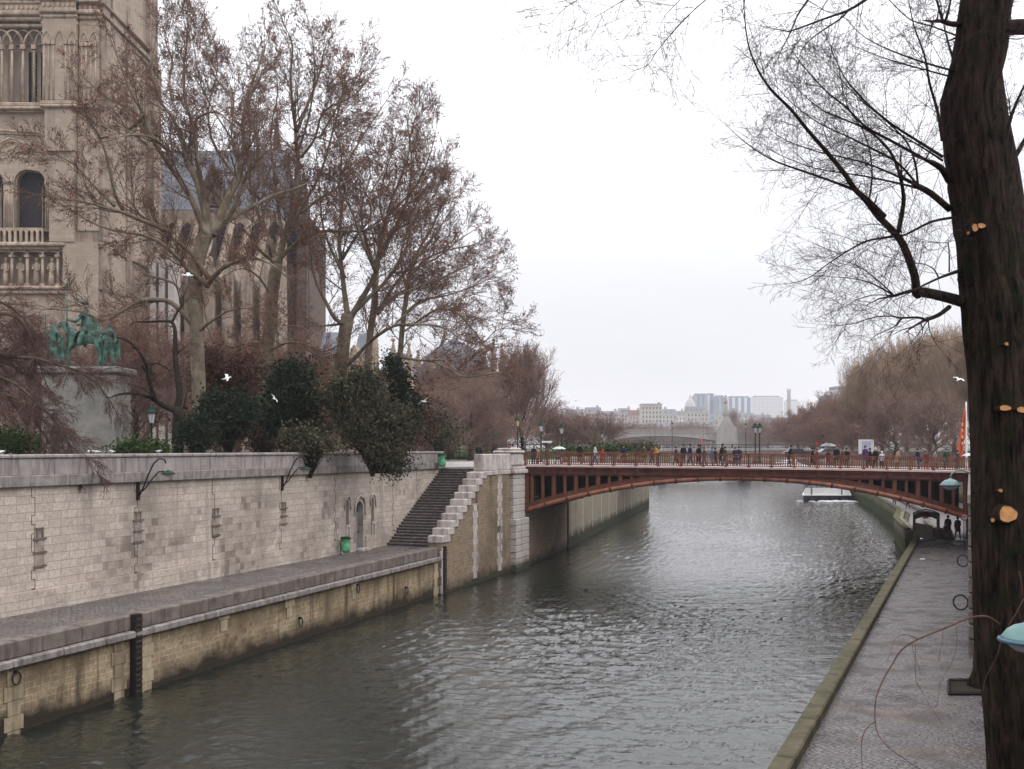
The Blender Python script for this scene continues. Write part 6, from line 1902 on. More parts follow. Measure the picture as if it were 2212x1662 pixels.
# bark plates: raised long ridges
# sawn scars
m, nt, bb = newmat('fresh_cut_wood'); bb.inputs['Roughness'].default_value = .7
v = coords(nt); col = mix(nt, ramp(nt, noise(nt, v, 9, 4), .35, .65), (.48,.24,.08), (.34,.145,.05)); nt.links.new(col, bb.inputs['Base Color']); M_cut = m
def scar(x, y, rx, ry, Yd_=None):
    # centre point on the trunk face
    row = min(outl, key=lambda q: abs(q[0]-y)); xc = (row[1]+row[2])/2; hw = (row[2]-row[1])/2
    dx = max(-.93, min(.93, (x-xc)/hw)); Rr = hw*Y0/F
    Yf = Y0-Rr*math.sqrt(1-dx*dx)
    p = px(x, y, Yf-.01); nv_ = Vector((dx*.7, -math.sqrt(1-dx*dx*.5), .12)).normalized()
    j = MB(); u = Vector((1,0,0)); u = (u-nv_*u.dot(nv_)).normalized(); w = nv_.cross(u)
    if w.z < 0: w = -w
    kx, kz = rx*Yf/F, ry*Yf/F
    vs = []; 
    for lay, (sc, off) in enumerate(((1.25,-.12),(1.12,.015),(1.0,.03),(.97,.022))):
        for q in range(20):
            a = 2*pi*q/20; wob = 1+.07*math.sin(3*a+x)+.04*math.sin(7*a)
            vs.append(p+(u*math.cos(a)*kx+w*math.sin(a)*kz)*sc*wob+nv_*off)
    fs = []
    for l in range(3):
        for q in range(20): fs.append((l*20+q, l*20+(q+1)%20, (l+1)*20+(q+1)%20, (l+1)*20+q))
    j.cur = 0; j.add(vs, fs, None, True)
    j.cur = 1; j.add([vs[60+q] for q in range(20)], [tuple(range(20))])
    j.build('sawn_scar', [M_bark_near, M_cut], t0)
for s_ in ((2176,1111,20,18),(2144,1124,4,5),(2170,882,13,6.5),(2203,886,12,7),(2106,493,7,9),(2119,489,9,6),(2160,408,8,10),(2172,744,5,4),(2092,505,3,4),(2160,1060,5,4)): scar(*s_)
# long drooping sprig at the foot of the trunk
zC = lambda a, b: (1665.2+a/4.029, 1249.7+b/4.029)
mb = MB(); T = Tree(72, seg=.2, kids=(3,2,1), minr=.0025, up=(-.05,-.1,-.1,-.1), wig=(.1,.15,.2,.2), ratio=(.5,.5,.5))
for pts, a, c, r0, r1 in [
 ([(1990,400),(1900,340),(1820,330),(1700,355),(1500,440),(1280,530),(1140,620),(1060,740),(980,880),(920,1020),(905,1160),(915,1300),(960,1400),(1060,1500),(1260,1640)], 12.6, 10.6, .016, .004),
 ([(905,1250),(830,1310),(790,1420),(790,1560),(800,1680)], 11, 10.6, .006, .003),
 ([(1280,530),(1180,490),(1100,510),(1060,580),(1045,650)], 11.8, 11.4, .005, .002),
 ([(1230,560),(1240,640),(1280,760)], 11.8, 11.6, .004, .002),
 ([(1260,570),(1260,860),(1330,1010),(1400,1130),(1450,1200)], 11.8, 11.4, .004, .002),
 ([(1610,400),(1620,560),(1580,720),(1480,900),(1455,1040)], 12.2, 12, .004, .002),
 ([(2200,180),(2120,330),(2020,500),(1960,700),(1870,860),(1840,1020)], 11.5, 11.6, .007, .003),
 ([(2160,-60),(2180,20),(2190,150)], 11.5, 11.5, .008, .005),
 ([(1500,440),(1490,560),(1470,640)], 12, 11.9, .003, .002)]:
    P = P2(pts, a, c, zC); T.limb(mb, P, r0, r1, 9.0, .22, lv=2, upb=-.2, n=6)
sp_ = mb.build('drooping_sprig', plain('brown_sprig_bark', (.10,.055,.042), .8, (.06,.035,.03), 6), t0)
if T.S: seg_mesh('fine_twigs', T.S, M_twig_near, sp_)
# ---- the second tree, standing in the square pit
b = pz(2112, 1486, ZR)
t5 = empty('pit_tree', (b.x, b.y, ZR), 'second dark tree in the square pit, mostly hidden behind the massive near trunk', 'tree')
T = Tree(73, seg=.5, kids=(8,6,3), minr=.005, up=(.03,.0,-.02,-.03), wig=(.1,.14,.18,.2), ratio=(.45,.5,.5))
mb = MB(); Yb5 = b.y
mb.tube([Vector((b.x+.25, b.y, ZR-.3)), Vector((b.x+.3, b.y, ZR+.5))]+P2([(2140,1300),(2150,1100),(2160,900),(2205,640),(2200,520),(2178,360),(2158,250),(2150,160)], Yb5), [.65,.42,.4,.38,.36,.36,.34,.3,.26,.2], 14)
for pts, a, c, r0, r1 in [
 ([(2150,170),(2170,100),(2180,20),(2200,-60)], 31, 31, .16, .05),
 ([(2150,170),(2120,110),(2100,40),(2080,-40)], 31, 29, .12, .04),
 ([(2185,400),(2170,330),(2185,250),(2215,180)], 31, 30, .1, .03),
 ([(2205,640),(2220,560),(2240,480)], 31, 30, .1, .03),
 ([(2195,500),(2215,430),(2230,350)], 31, 32, .1, .03),
 ([(2160,260),(2100,200),(2060,130),(2040,60)], 31, 30, .08, .02),
 ([(2178,360),(2215,300),(2260,200)], 31, 32, .1, .03)]:
    T.limb(mb, P2(pts, a, c), r0, r1, .6, 2.2)
mb.build('trunk', M_bark_near, t5); seg_mesh('crown', T.S, M_twig_near, t5)
NT.append(len(T.S))
pit = MB(); q = [pz(2050,1502,ZR+.03), pz(2136,1502,ZR+.03), pz(2136,1473,ZR+.03), pz(2050,1473,ZR+.03)]
zz_ = ZR+.055
pit.add([(v.x, v.y, zz_) for v in q], [(0,1,2,3)])
tag(pit.build('tree_pit', M_soil), kind='structure')
pe = MB()
for i in range(4):
    a, c = Vector((q[i].x, q[i].y, ZR+.08)), Vector((q[(i+1)%4].x, q[(i+1)%4].y, ZR+.08)); pe.tube([a, c], .05, 4, smooth=False)
tag(pe.build('tree_pit_edging', M_iron), 'square dark metal edging round the tree pit on the quay', 'tree pit edging')
# ------------------------------------------------------------------ people
SKIN = plain('skin', (.42,.26,.19), .6, (.38,.22,.16), 5)
HAIRS = [plain('hair_dark', (.02,.014,.012), .6), plain('hair_brown', (.07,.04,.025), .6), plain('hair_fair', (.28,.2,.11), .6), plain('hair_white', (.6,.58,.55), .6)]
CM = {}
def cloth(n_, c): 
    if n_ not in CM: CM[n_] = plain(n_+'_cloth', c, .85, tuple(x*.75 for x in c), 4)
    return CM[n_]
CL = dict(black=(.012,.012,.015), navy=(.015,.022,.05), dgrey=(.05,.05,.055), brown=(.09,.055,.035), red=(.35,.03,.035), white=(.55,.55,.56), ochre=(.38,.2,.05), blue=(.05,.11,.26), green=(.03,.05,.03), tan=(.28,.2,.13), pink=(.42,.13,.13), jeans=(.045,.06,.10), maroon=(.12,.02,.03), purple=(.07,.03,.10), grey=(.18,.18,.19))
def person_meshes(pose):
    # joints at real height 1.75, facing -y
    w = dict(walk=.24, stand=.06, lean=.10)[pose]; ln = .12 if pose == 'lean' else .02
    V = []; R_ = []; E = []
    def a(p, r, par=None):
        V.append(p); R_.append(r)
        if par is not None: E.append((par, len(V)-1))
        return len(V)-1
    pel = a((0,0,.93), (.15,.11)); bel = a((0,-ln*.3,1.08), (.145,.105), pel); ch = a((0,-ln,1.30), (.17,.115), bel); sh = a((0,-ln*1.2,1.43), (.12,.09), ch)
    nk = a((0,-ln*1.3,1.50), .052, sh); h1 = a((0,-ln*1.4-.01,1.58), (.07,.08), nk); h2 = a((0,-ln*1.4,1.67), (.075,.09), h1); h3 = a((0,-ln*1.4+.005,1.72), (.045,.055), h2)
    ns_ = a((0,-ln*1.4-.10,1.62), .014, h1)
    for s in (-1, 1):
        st_ = s*w
        hp = a((s*.09,0,.87), .095, pel); kn = a((s*.10,-st_*.5-.02,.49), .062, hp); an = a((s*.10,-st_+.04*(1 if st_ < 0 else 0),.09), .042, kn); ft = a((s*.11,-st_-.15,.035), (.04,.03), an)
        so_ = a((s*.185,-ln*1.1,1.41), .062, sh); el = a((s*.25,-ln+st_*.25,1.13), .045, so_)
        wr = a((s*.24,-ln+st_*.5-.12 if pose != 'lean' else -.33,.92 if pose != 'lean' else 1.05), .032, el)
        hd = a((s*.235,V[wr][1]-.05,V[wr][2]-.06), (.034,.018), wr); f1 = a((s*.23,V[hd][1]-.03,V[hd][2]-.07), (.022,.01), hd); th = a((s*.20,V[hd][1]-.04,V[hd][2]-.03), .009, hd)
    em = skin_mesh('person', V, E, R_, 1, pel)
    em.materials.append(SKIN); em.materials.append(SKIN); em.materials.append(SKIN); em.materials.append(SKIN)
    for f in em.polygons:
        c = f.center
        hand = c.z < 1.0 and abs(c.x) > .17 and c.z > .7
        if c.z > 1.50 or (hand and c.z < .94 and pose != 'lean') : f.material_index = 0
        elif pose == 'lean' and c.y < -.36: f.material_index = 0
        elif c.z > .80: f.material_index = 1
        elif c.z > .10: f.material_index = 2
        else: f.material_index = 3
    hr = MB(); 
    hy = -ln*1.4
    hr.ico((0, hy+.022, 1.665), .105, .93, 1.0, 1.05, 12, 8)
    hairv = hr
    ct = MB(); prof = [(.175,.60),(.18,.80),(.165,.95),(.165,1.08),(.19,1.30),(.15,1.43),(.06,1.50)]
    n = 14; vs = []; fs = []
    for r, z in prof:
        for k in range(n):
            an_ = 2*pi*k/n; wob = 1+.04*math.sin(k*2.3+z*9)
            vs.append((r*1.18*math.cos(an_)*wob, -ln*(z-.9)*2*.9+r*.85*math.sin(an_)*wob, z+.01*math.sin(k*1.7)))
    for i in range(len(prof)-1):
        for k in range(n): fs.append((i*n+k, i*n+(k+1)%n, (i+1)*n+(k+1)%n, (i+1)*n+k))
    ct.add(vs, fs, None, True)
    return em, hairv, ct
PM = {}
for pose in ('walk','stand','lean'):
    em, hv_, ct_ = person_meshes(pose)
    ho_ = hv_.build('hair', HAIRS[0]); co_ = ct_.build('coat', SKIN)
    hm, cm_ = ho_.data, co_.data
    bpy.data.objects.remove(ho_); bpy.data.objects.remove(co_)
    PM[pose] = (em, hm, cm_)
def person(x, y, z, rz, pose, top, legs, hair, label, group, h=1.72, coat=True):
    em, hm, cm_ = PM[pose]
    o = bpy.data.objects.new('person', em); COL.objects.link(o)
    o.location = (x, y, z); o.rotation_euler = (0,0,rz); o.scale = (h/1.76,)*3
    for i, m_ in enumerate((SKIN, cloth(top, CL[top]), cloth(legs, CL[legs]), cloth('black', CL['black']))):
        o.material_slots[i].link = 'OBJECT'; o.material_slots[i].material = m_
    hh = bpy.data.objects.new('hair', hm); COL.objects.link(hh); hh.parent = o; hh.material_slots[0].link = 'OBJECT'; hh.material_slots[0].material = HAIRS[hair]
    if coat:
        cc = bpy.data.objects.new('coat', cm_); COL.objects.link(cc); cc.parent = o; cc.material_slots[0].link = 'OBJECT'; cc.material_slots[0].material = cloth(top, CL[top])
    return tag(o, label, 'person', group)
gb_ = 'people on the bridge'
ppl = [  # x, head-top y, b (depth across the bridge), top, legs, hair, pose, facing, coat, label, height
 (1153,963,6,'navy','black',1,'stand',0,1,'person in navy leftmost on the bridge, close to the stone pier',1.7),
 (1161,965,7,'tan','jeans',2,'stand',2.5,1,'fair-haired person in tan right beside the leftmost navy-clad one',1.65),
 (1180,966,8,'brown','black',1,'walk',1.6,1,'person in brown walking between the navy-clad one and the pale umbrella',1.68),
 (1206,972,5,'grey','jeans',1,'walk',1.5,1,'person in grey under the pale green umbrella',1.65),
 (1252,957,7,'black','black',0,'stand',.3,1,'tall person in a long black coat alone right of the pale umbrella',1.9),
 (1285,960,4,'white','jeans',0,'walk',1.7,0,'person in a white top striding beside the red-jacketed one',1.78),
 (1299,970,3.5,'red','black',1,'lean',1.2,1,'person in a bright red jacket bending over the railing side',1.5),
 (1347,961,7,'navy','navy',0,'stand',0,1,'person in navy standing alone between the red jacket and the brown group',1.8),
 (1391,961,6,'brown','brown',1,'stand',.4,1,'person in a brown coat, leftmost of the three warm-coloured coats',1.8),
 (1408,965,5,'maroon','black',1,'walk',1.5,1,'person in maroon in the middle of the three warm-coloured coats',1.72),
 (1420,961,4,'ochre','jeans',1,'lean',-1.4,1,'person in an ochre yellow coat leaning, right of the brown coats',1.78),
 (1460,964,4,'dgrey','black',0,'walk',1.5,1,'person in dark grey walking just right of the lone lamp post',1.72),
 (1476,960,6,'black','dgrey',0,'stand',.2,1,'slim person in black between two dark walkers right of the lamp post',1.8),
 (1491,959,4,'navy','black',0,'walk',-1.5,1,'person in navy walking left of the parent carrying a child',1.82),
 (1509,961,3,'black','navy',0,'stand',.5,1,'person in black carrying a child in pink on the shoulders',1.84),
 (1521,966,4,'dgrey','black',1,'walk',1.4,1,'short person in dark grey right of the parent carrying a child',1.7),
 (1538,966,8,'blue','jeans',1,'stand',2,1,'person in a light blue jacket at the far railing',1.65),
 (1545,968,6,'black','black',0,'walk',1.6,1,'small person in black in front of the light blue jacket',1.6),
 (1557,959,4,'black','green',0,'lean',1.3,1,'person in black leaning, left of the dark green coat',1.85),
 (1566,965,3.5,'green','black',0,'walk',1.5,1,'person in a dark green coat with one arm out',1.72),
 (1588,966,4,'navy','jeans',1,'stand',.1,1,'person in navy, left one of the couple before the twin lamp',1.72),
 (1596,965,4.4,'navy','navy',0,'stand',-.1,1,'person in navy, right one of the couple before the twin lamp',1.76),
 (1705,962,5,'black','black',0,'lean',1.4,1,'person in black leaning at the railing alone right of the twin lamp',1.84),
 (1755,967,4,'black','black',0,'walk',1.5,1,'person in black beside the one with the red hat',1.72),
 (1765,969,3.6,'maroon','black',0,'walk',-1.5,1,'person in maroon with a red hat',1.7),
 (1789,972,4.5,'maroon','purple',1,'stand',0,1,'person in maroon under the dark umbrella',1.6),
 (1807,963,6,'black','black',0,'stand',0,1,'tall person in black right of the dark umbrella',1.84),
 (1820,968,4,'brown','dgrey',1,'walk',1.5,1,'person in brown left of a black coat, right of the dark umbrella',1.66),
 (1829,968,4.4,'black','black',0,'stand',.2,1,'stocky person in black right of the brown-clad one',1.7),
 (1869,963,7,'purple','black',0,'stand',0,1,'person in purple in front of the white information panel',1.8),
 (1879,968,4,'black','maroon',0,'walk',1.5,1,'person in black and maroon right of the purple one',1.66),
 (1891,967,3.6,'black','black',3,'stand',0,1,'white-haired person in a black coat',1.7),
 (1905,976,3.4,'white','black',3,'stand',0,0,'short person with white hat and scarf right of the white-haired one',1.45),
 (1937,969,4,'tan','brown',1,'lean',1.4,1,'person in a tan jacket bowing alone between two groups',1.7),
 (1985,969,4,'navy','jeans',0,'lean',-1.4,1,'person in navy and jeans holding out a white paper',1.72),
 (2001,974,4.5,'maroon','red',1,'stand',.1,1,'person in maroon with red trousers',1.6),
 (2019,971,4,'grey','black',1,'walk',1.4,1,'person in grey between the red trousers and the green jacket',1.7),
 (2044,969,5,'green','black',0,'stand',0,1,'person in a dark green jacket left of the flag pole',1.75),
 (2068,972,4,'dgrey','jeans',0,'walk',1.5,1,'person in dark grey next to the flag pole, below the orange flag',1.7),
 (2099,968,7,'black','black',0,'stand',0,1,'person in black between the flag pole and the big trunk',1.75)]
def on_bridge(x, b):
    # deck point seen in column x, b metres into the bridge
    d = ray(x, 980); 
    # solve CO+d*t = B0+BU*a+BV*b
    o = B0+BV*b; A = Matrix(((d.x, -BU.x), (d.y, -BU.y))); rhs = Vector((o.x-CO.x, o.y-CO.y))
    t, a = A.inverted() @ rhs
    return CO.x+d.x*t, CO.y+d.y*t, zsill(a)-.02
for (x, y, b, top, legs, hr_, pose, rz, coat, lab, h) in ppl:
    X, Y, Z = on_bridge(x, b)
    hh = px(x, y, Y).z-Z
    person(X, Y, Z, rz, pose, top, legs, hr_, lab, gb_, max(1.3, min(hh, 2.0)) if abs(hh-h) < .5 else h, bool(coat))
# the child carried on the shoulders
X, Y, Z = on_bridge(1513, 3)
person(X, Y-.05, Z+1.25, 1.2, 'stand', 'pink', 'navy', 2, 'small child in pink riding on the shoulders of the person in black', gb_, .98)
X, Y, Z = on_bridge(1764.7, 3.6)
hat = MB(); hat.lathe([(.12, Z+1.66),(.125, Z+1.72),(.09, Z+1.82),(.02, Z+1.85)], X, Y, 12); tag(hat.build('hat', cloth('red', CL['red'])), 'red woollen hat on the head of the maroon-clad person on the bridge', 'hat')
# umbrellas
def umbrella(x, b, ytop, R0, mat, label, hang=0):
    X, Y, Z = on_bridge(x, b); zt_ = px(x, ytop, Y).z
    root = empty('umbrella', (X, Y, zt_-.9), label, 'umbrella')
    mb = MB(); n = 8; vs = [(X, Y, zt_)]; fs = []
    rings = [(.35,.05),(.7,.17),(1.0,.36)]
    for r, dz_ in rings:
        for k in range(n*2):
            a = 2*pi*k/(n*2); rr_ = R0*r*(1 if k % 2 == 0 else .95); vs.append((X+rr_*math.cos(a), Y+rr_*math.sin(a), zt_-dz_*R0-(0 if k % 2 == 0 else -.02)))
    m2 = n*2
    for k in range(m2):
        fs.append((0, 1+k, 1+(k+1)%m2))
        for i in range(2): fs.append((1+i*m2+k, 1+(i+1)*m2+k, 1+(i+1)*m2+(k+1)%m2, 1+i*m2+(k+1)%m2))
    mb.add(vs, fs, None, True); mb.build('canopy', mat, root)
    sh_ = MB(); sh_.tube([(X, Y, zt_+.05), (X, Y, zt_-.85)], .012, 6); sh_.tube([(X, Y, zt_-.85), (X+.03, Y, zt_-.9), (X+.07, Y, zt_-.86)], .016, 6); sh_.build('shaft', M_iron, root)
umbrella(1208, 4.6, 965, .55, plain('pale_green_umbrella', (.38,.48,.40), .6, (.5,.52,.48), 2), 'pale green and white umbrella held near the left end of the bridge')
umbrella(1789, 4.3, 958, .62, plain('dark_umbrella', (.09,.10,.11), .5, (.35,.35,.36), .8), 'dark umbrella with a pale panel held on the right half of the bridge')
umbrella(2096, 4.0, 979, .6, plain('whitish_umbrella', (.5,.5,.5), .6), 'whitish umbrella low beside the flag pole at the right end of the bridge')
# under the arch, on the quay
p = pz(2048, 1164, ZR+.05); person(p.x, p.y, ZR+.05, pi, 'stand', 'black', 'black', 0, 'dark-clad person seen from behind under the arch, left one of the pair', 'walkers on the lower quay', 1.8)
p = pz(2069, 1166, ZR+.05); person(p.x, p.y, ZR+.05, pi, 'walk', 'black', 'navy', 0, 'dark-clad person under the arch, right one of the pair next to the flag pole', 'walkers on the lower quay', 1.75)
for x, y, t_, l_, lab in ((1932,1096,'grey','jeans','walker in jeans whose upper body is hidden by the arch, leftmost of three'),(1961,1100,'black','black','walker in black trousers half hidden by the arch, middle of three'),(1973,1098,'navy','blue','walker in blue trousers half hidden by the arch, rightmost of three')):
    p = pz(x, y, ZR+.05); person(p.x, p.y, ZR+.05, pi, 'walk', t_, l_, 0, lab, 'walkers on the lower quay', 1.75)
# in the garden
for x, Y, yt, t_, l_, hr_, lab in ((66,62,961,'red','black',0,'person in red in the garden above the far left of the wall'),(72,60,966,'white','jeans',1,'person in white beside the red-clad one above the far left of the wall'),(1033,104,972,'black','black',0,'dark-clad person standing on the pavement before the garden railings'),(1108,110,954,'white','black',0,'person in a white jacket behind the bridge pier'),(1100,112,966,'brown','black',1,'person in brown beside the white jacket behind the bridge pier'),(1135,118,962,'dgrey','black',0,'person in dark grey near the garden lamp at the bridge end'),(1510,150,950,'x','x',0,'')):
    if t_ == 'x': continue
    q = px(x, yt, Y); person(q.x, q.y, ZG, random.random()*6, 'stand', t_, l_, hr_, lab, 'people in the garden', 1.75)
for x, t_, lab in ((1560,'navy','person in navy on the distant stone bridge left of the statue pylon'),(1582,'dgrey','person in grey on the distant stone bridge right below the statue pylon')):
    q = px(x, 952, 288); person(q.x, q.y, 8.0, 0, 'stand', t_, 'black', 0, lab, 'people on the stone bridge', 1.8)

# ------------------------------------------------------------------ street lamps
def lamp(name, x, Y, ytop, zb, label, group, gmat=None, heads=1):
    q = px(x, ytop, Y); X = q.x; zt_ = q.z; h = zt_-zb
    root = empty(name, (X, Y, zb), label, 'street lamp', group)
    lh = min(1.1, h*.26)
    mb = MB(); zc = zt_-lh
    mb.lathe([(.20,zb),(.20,zb+.12),(.15,zb+.2),(.15,zb+.7),(.11,zb+.8),(.07,zb+.95),(.06,zb+h*.45),(.045,zc-.12),(.10,zc-.08),(.06,zc-.02),(.10,zc)], X, Y, 10); mb.build('post', M_green_iron if Y < 200 else M_iron, root)
    g = MB(); g.lathe([(.11,zc),(.2,zc+lh*.52)], X, Y, 6, False); g.build('lantern_glass', gmat or M_glass, root)
    c = MB(); c.lathe([(.28,zc+lh*.52),(.29,zc+lh*.57),(.2,zc+lh*.66),(.15,zc+lh*.8),(.16,zc+lh*.82),(.05,zc+lh*.92),(.03,zt_)], X, Y, 8)
    for k in range(6):
        a = 2*pi*k/6; c.tube([(X+.115*math.cos(a),Y+.115*math.sin(a),zc),(X+.21*math.cos(a),Y+.21*math.sin(a),zc+lh*.53)], .012, 4)
    c.build('lantern_cap', M_green_iron, root)
    return root
gl_ = 'lamp posts along the garden and bridges'
lamp('street_lamp', 1118, 108, 898, ZG, 'green lamp post with a warm yellowish lantern above the stone pier', gl_, M_glass_warm)
lamp('street_lamp', 1169, 101, 909, ZG, 'dark green lamp post right of the yellowish lantern', gl_)
lamp('street_lamp', 1213, 92.5, 914, ZG, 'lamp post rising beside the pale green umbrella', gl_)
lamp('street_lamp', 1301, 140, 930, ZG, 'small lamp post in front of the wide low bare tree', gl_)
lamp('street_lamp', 1452, 210, 911, ZG, 'lone slender lamp post between the bridge walkers and the far city', gl_)
lamp('street_lamp', 1611, 210, 913, ZG, 'slender lamp post left of the twin lamp, right of the statue pylon', gl_)
lamp('street_lamp', 327, 52, 874, ZG, 'old lamp post in front of the church wall, left of the small black tree', gl_)
lamp('street_lamp', 1631.5, 95, 913, zsill(15), 'left lantern of the twin lamp posts standing close together on the bridge', gl_)
lamp('street_lamp', 1641, 95.6, 913, zsill(15), 'right lantern of the twin lamp posts standing close together on the bridge', gl_)
for x in (1404, 1415, 1519, 1527): lamp('street_lamp', x, 500, 916, 13.5, {1404:'hazy lamp post left of a close pair on the far arch bridge',1415:'hazy lamp post right of a close pair on the far arch bridge',1519:'hazy lamp post left one of two near the statue pylon',1527:'hazy lamp post right one of two near the statue pylon'}[x], 'hazy lamp posts on the far arch bridge')
lamp('street_lamp', 2148, 100, 900, ZG, 'lamp post wholly behind the big trunk on the right bank', gl_) if False else None
# wall lamps on scrolled arms
def walllamp(xb, yb, tf, sgn, label, mirror=False):
    s0, z0 = hit(tf, xb, yb)
    T_ = tf
    root = empty('wall_lamp', T_(s0, 0, z0), label, 'wall lamp', 'lamps on scrolled arms on the embankment wall')
    mb = MB(T_)
    mb.box(s0-.06, s0+.06, 0, .1, z0-.35, z0+.55)
    k = .62
    mb.tube([(s0+k*p, .05+k*q, z0+r) for p, q, r in ((0,.05,-.2),(.1,.3,.1),(.3,.6,.7),(.45,.9,1.15),(.65,1.2,1.35),(.85,1.45,1.3),(.92,1.5,1.15))], .034, 6)
    mb.tube([(s0+k*p, .05+k*q, z0+r) for p, q, r in ((0,.05,-.1),(.25,.35,.1),(.5,.8,.55),(.7,1.1,.8),(.9,1.4,.82))], .028, 6)
    mb.build('arm', M_iron, root)
    l = MB(T_); a_, b_, c_ = s0+.72, .98, z0+.72
    prof = [(.04, .15), (.1, .12), (.27, .02), (.3, -.01), (.28, -.03)]
    vs = []; fs = []; n = 16
    for r, dz_ in prof:
        for k in range(n): an = 2*pi*k/n; vs.append((a_+r*math.cos(an), b_+r*math.sin(an), c_+dz_))
    for i in range(len(prof)-1):
        for k in range(n): fs.append((i*n+k, i*n+(k+1)%n, (i+1)*n+(k+1)%n, (i+1)*n+k))
    fs.append(tuple(range(n))); l.add(vs, fs, None, True); l.build('shade', M_green_iron, root)
    g = MB(T_); g.add([(a_+.23*math.cos(2*pi*k/12)*q, b_+.23*math.sin(2*pi*k/12)*q, c_-.03-.13*(1-q*q)) for q in (1,.6,.15) for k in range(12)], [(i*12+k, i*12+(k+1)%12, (i+1)*12+(k+1)%12, (i+1)*12+k) for i in range(2) for k in range(12)]+[tuple(range(24,36))], None, True); g.build('bowl', M_glass, root)
walllamp(296, 1062, T_up, 1, 'dark green scroll-armed lamp on the embankment wall, the one nearer the weeping tree')
walllamp(608, 1045, T_up, 1, 'dark green scroll-armed lamp on the embankment wall, the one nearer the small door')
# domed lamps on the right
def dome_lamp(x, y, Y, r, label, side=1, arm=True):
    c = px(x, y, Y)
    root = empty('domed_lamp', tuple(c), label, 'street lamp', 'pale green domed lamps on the right quay')
    mb = MB(); mb.lathe([(r*1.0, c.z-.0), (r*.92, c.z+r*.1), (r*.75, c.z+r*.33), (r*.5, c.z+r*.5), (r*.22, c.z+r*.58), (r*.12, c.z+r*.66), (.02, c.z+r*.72)], c.x, c.y, 28); mb.build('dome', M_lampgreen, root)
    mb = MB(); n = 28
    mb.tube([(c.x+r*math.cos(2*pi*k/n), c.y+r*math.sin(2*pi*k/n), c.z-.01) for k in range(n+1)], r*.085, 8); mb.build('rim', M_lampblue, root)
    mb = MB(); mb.lathe([(r*.78, c.z-.02), (r*.72, c.z-r*.22), (r*.5, c.z-r*.42), (r*.2, c.z-r*.5), (.01, c.z-r*.51)], c.x, c.y, 24); mb.build('bowl', plain('lamp_bowl_glass', (.35,.36,.38), .25, (.28,.3,.32), 3), root)
    if arm:
        mb = MB(); mb.tube(smooth_path([(c.x, c.y, c.z+r*.7), (c.x+.05, c.y, c.z+r*1.1), (c.x+r*.8, c.y+.1, c.z+r*1.5), (c.x+r*2.0, c.y+.3, c.z+r*1.3), (c.x+r*3.5, c.y+.9, c.z+r*.6)]), r*.07, 8); mb.build('arm', M_lampgreen, root)
dome_lamp(2053, 1048, 50, .46, 'pale green domed lamp in front of the right end of the arch')
dome_lamp(2222, 1381, 9.5, .24, 'large pale green domed lamp cut by the right edge of the picture, before the trunk')

# ------------------------------------------------------------------ flag pole and flag
fp = pz(2089, 1163, ZR+.05)
root = empty('flag_pole', tuple(fp), 'tall white pole with a furled orange banner standing on the right quay by the arch', 'flag pole')
zt_ = px(2086, 868, fp.y).z
mb = MB(); mb.tube([(fp.x, fp.y, ZR), (fp.x-.08, fp.y, zt_)], [.10, .06], 10); mb.build('pole', plain('off_white_paint', (.55,.55,.55), .5, (.45,.46,.45), 2), root)
q = 0; vs = []; fs = []
prof = [(2086,880,1),(2083,895,4),(2081,915,6),(2080,935,7),(2077,955,9),(2075,975,10),(2073,985,8),(2071,1000,2)]
nn = 9
for i, (x, y, w_) in enumerate(prof):
    c = px(x, y, fp.y)
    for k in range(nn):
        t = k/(nn-1); vs.append((c.x+(t-.5)*1.25*w_*fp.y/F, c.y+.10*math.sin(t*11+i*.5)*min(1, w_/5), c.z+.1*math.sin(t*5)))
for i in range(len(prof)-1):
    for k in range(nn-1): fs.append((i*nn+k, i*nn+k+1, (i+1)*nn+k+1, (i+1)*nn+k))
fm = MB(); fm.add(vs, fs, None, True); fo = fm.build('banner', plain('orange_banner_cloth', (.50,.115,.045), .7, (.38,.07,.03), 1.5), root)
fo.modifiers.new('thick', 'SOLIDIFY').thickness = .02
for y in (920, 932, 945, 957, 968):
    pass
sm = MB()
for i, y in enumerate((917, 930, 944, 958)):
    c = px(2079+.3*(i % 2), y, fp.y-.16)
    sm.box(c.x-.06, c.x+.05, c.y-.01, c.y+.0, c.z-.12, c.z+.10)
sm.build('banner_lettering', plain('pale_pink_print', (.62,.35,.28), .7), fo)
mb = MB(); mb.box(fp.x-.2, fp.x+.25, fp.y-.2, fp.y+.2, ZR, ZR+.12); mb.build('base_plate', M_iron, root)

# ------------------------------------------------------------------ quay gateway with the round badge
gp0, gp1 = pz(1976, 1191, ZR+.02), pz(2027, 1187, ZR+.02)
Yg = 84.0
gx_ = lambda x: px(x, 1150, Yg).x
gz_ = lambda y: px(2000, y, Yg).z
root = empty('quay_gateway', ((gx_(1976)+gx_(2027))/2, Yg, ZR), 'grey arched gateway board with a round red badge over a black sheet standing for a dark opening on the quay', 'gateway')
M_gate = plain('weathered_gate_paint', (.26,.22,.205), .8, (.2,.165,.155), 2, bmp=.3)
mb = MB()
mb.prism([(gx_(1973), gz_(1123)), (gx_(1973), gz_(1111)), (gx_(1985), gz_(1106)), (gx_(2000), gz_(1104)), (gx_(2016), gz_(1106)), (gx_(2028), gz_(1111)), (gx_(2028), gz_(1124)), (gx_(2012), gz_(1117.5)), (gx_(1990), gz_(1117.5))], Yg-.06, Yg+.06)
mb.build('header_board', M_gate, root)
mb = MB(); mb.tube([(gx_(x), Yg, gz_(y)) for x, y in ((1972,1109),(1985,1104),(1998,1101.5),(2000,1099.5),(2002,1101.5),(2016,1104),(2029,1110))], .05, 6)
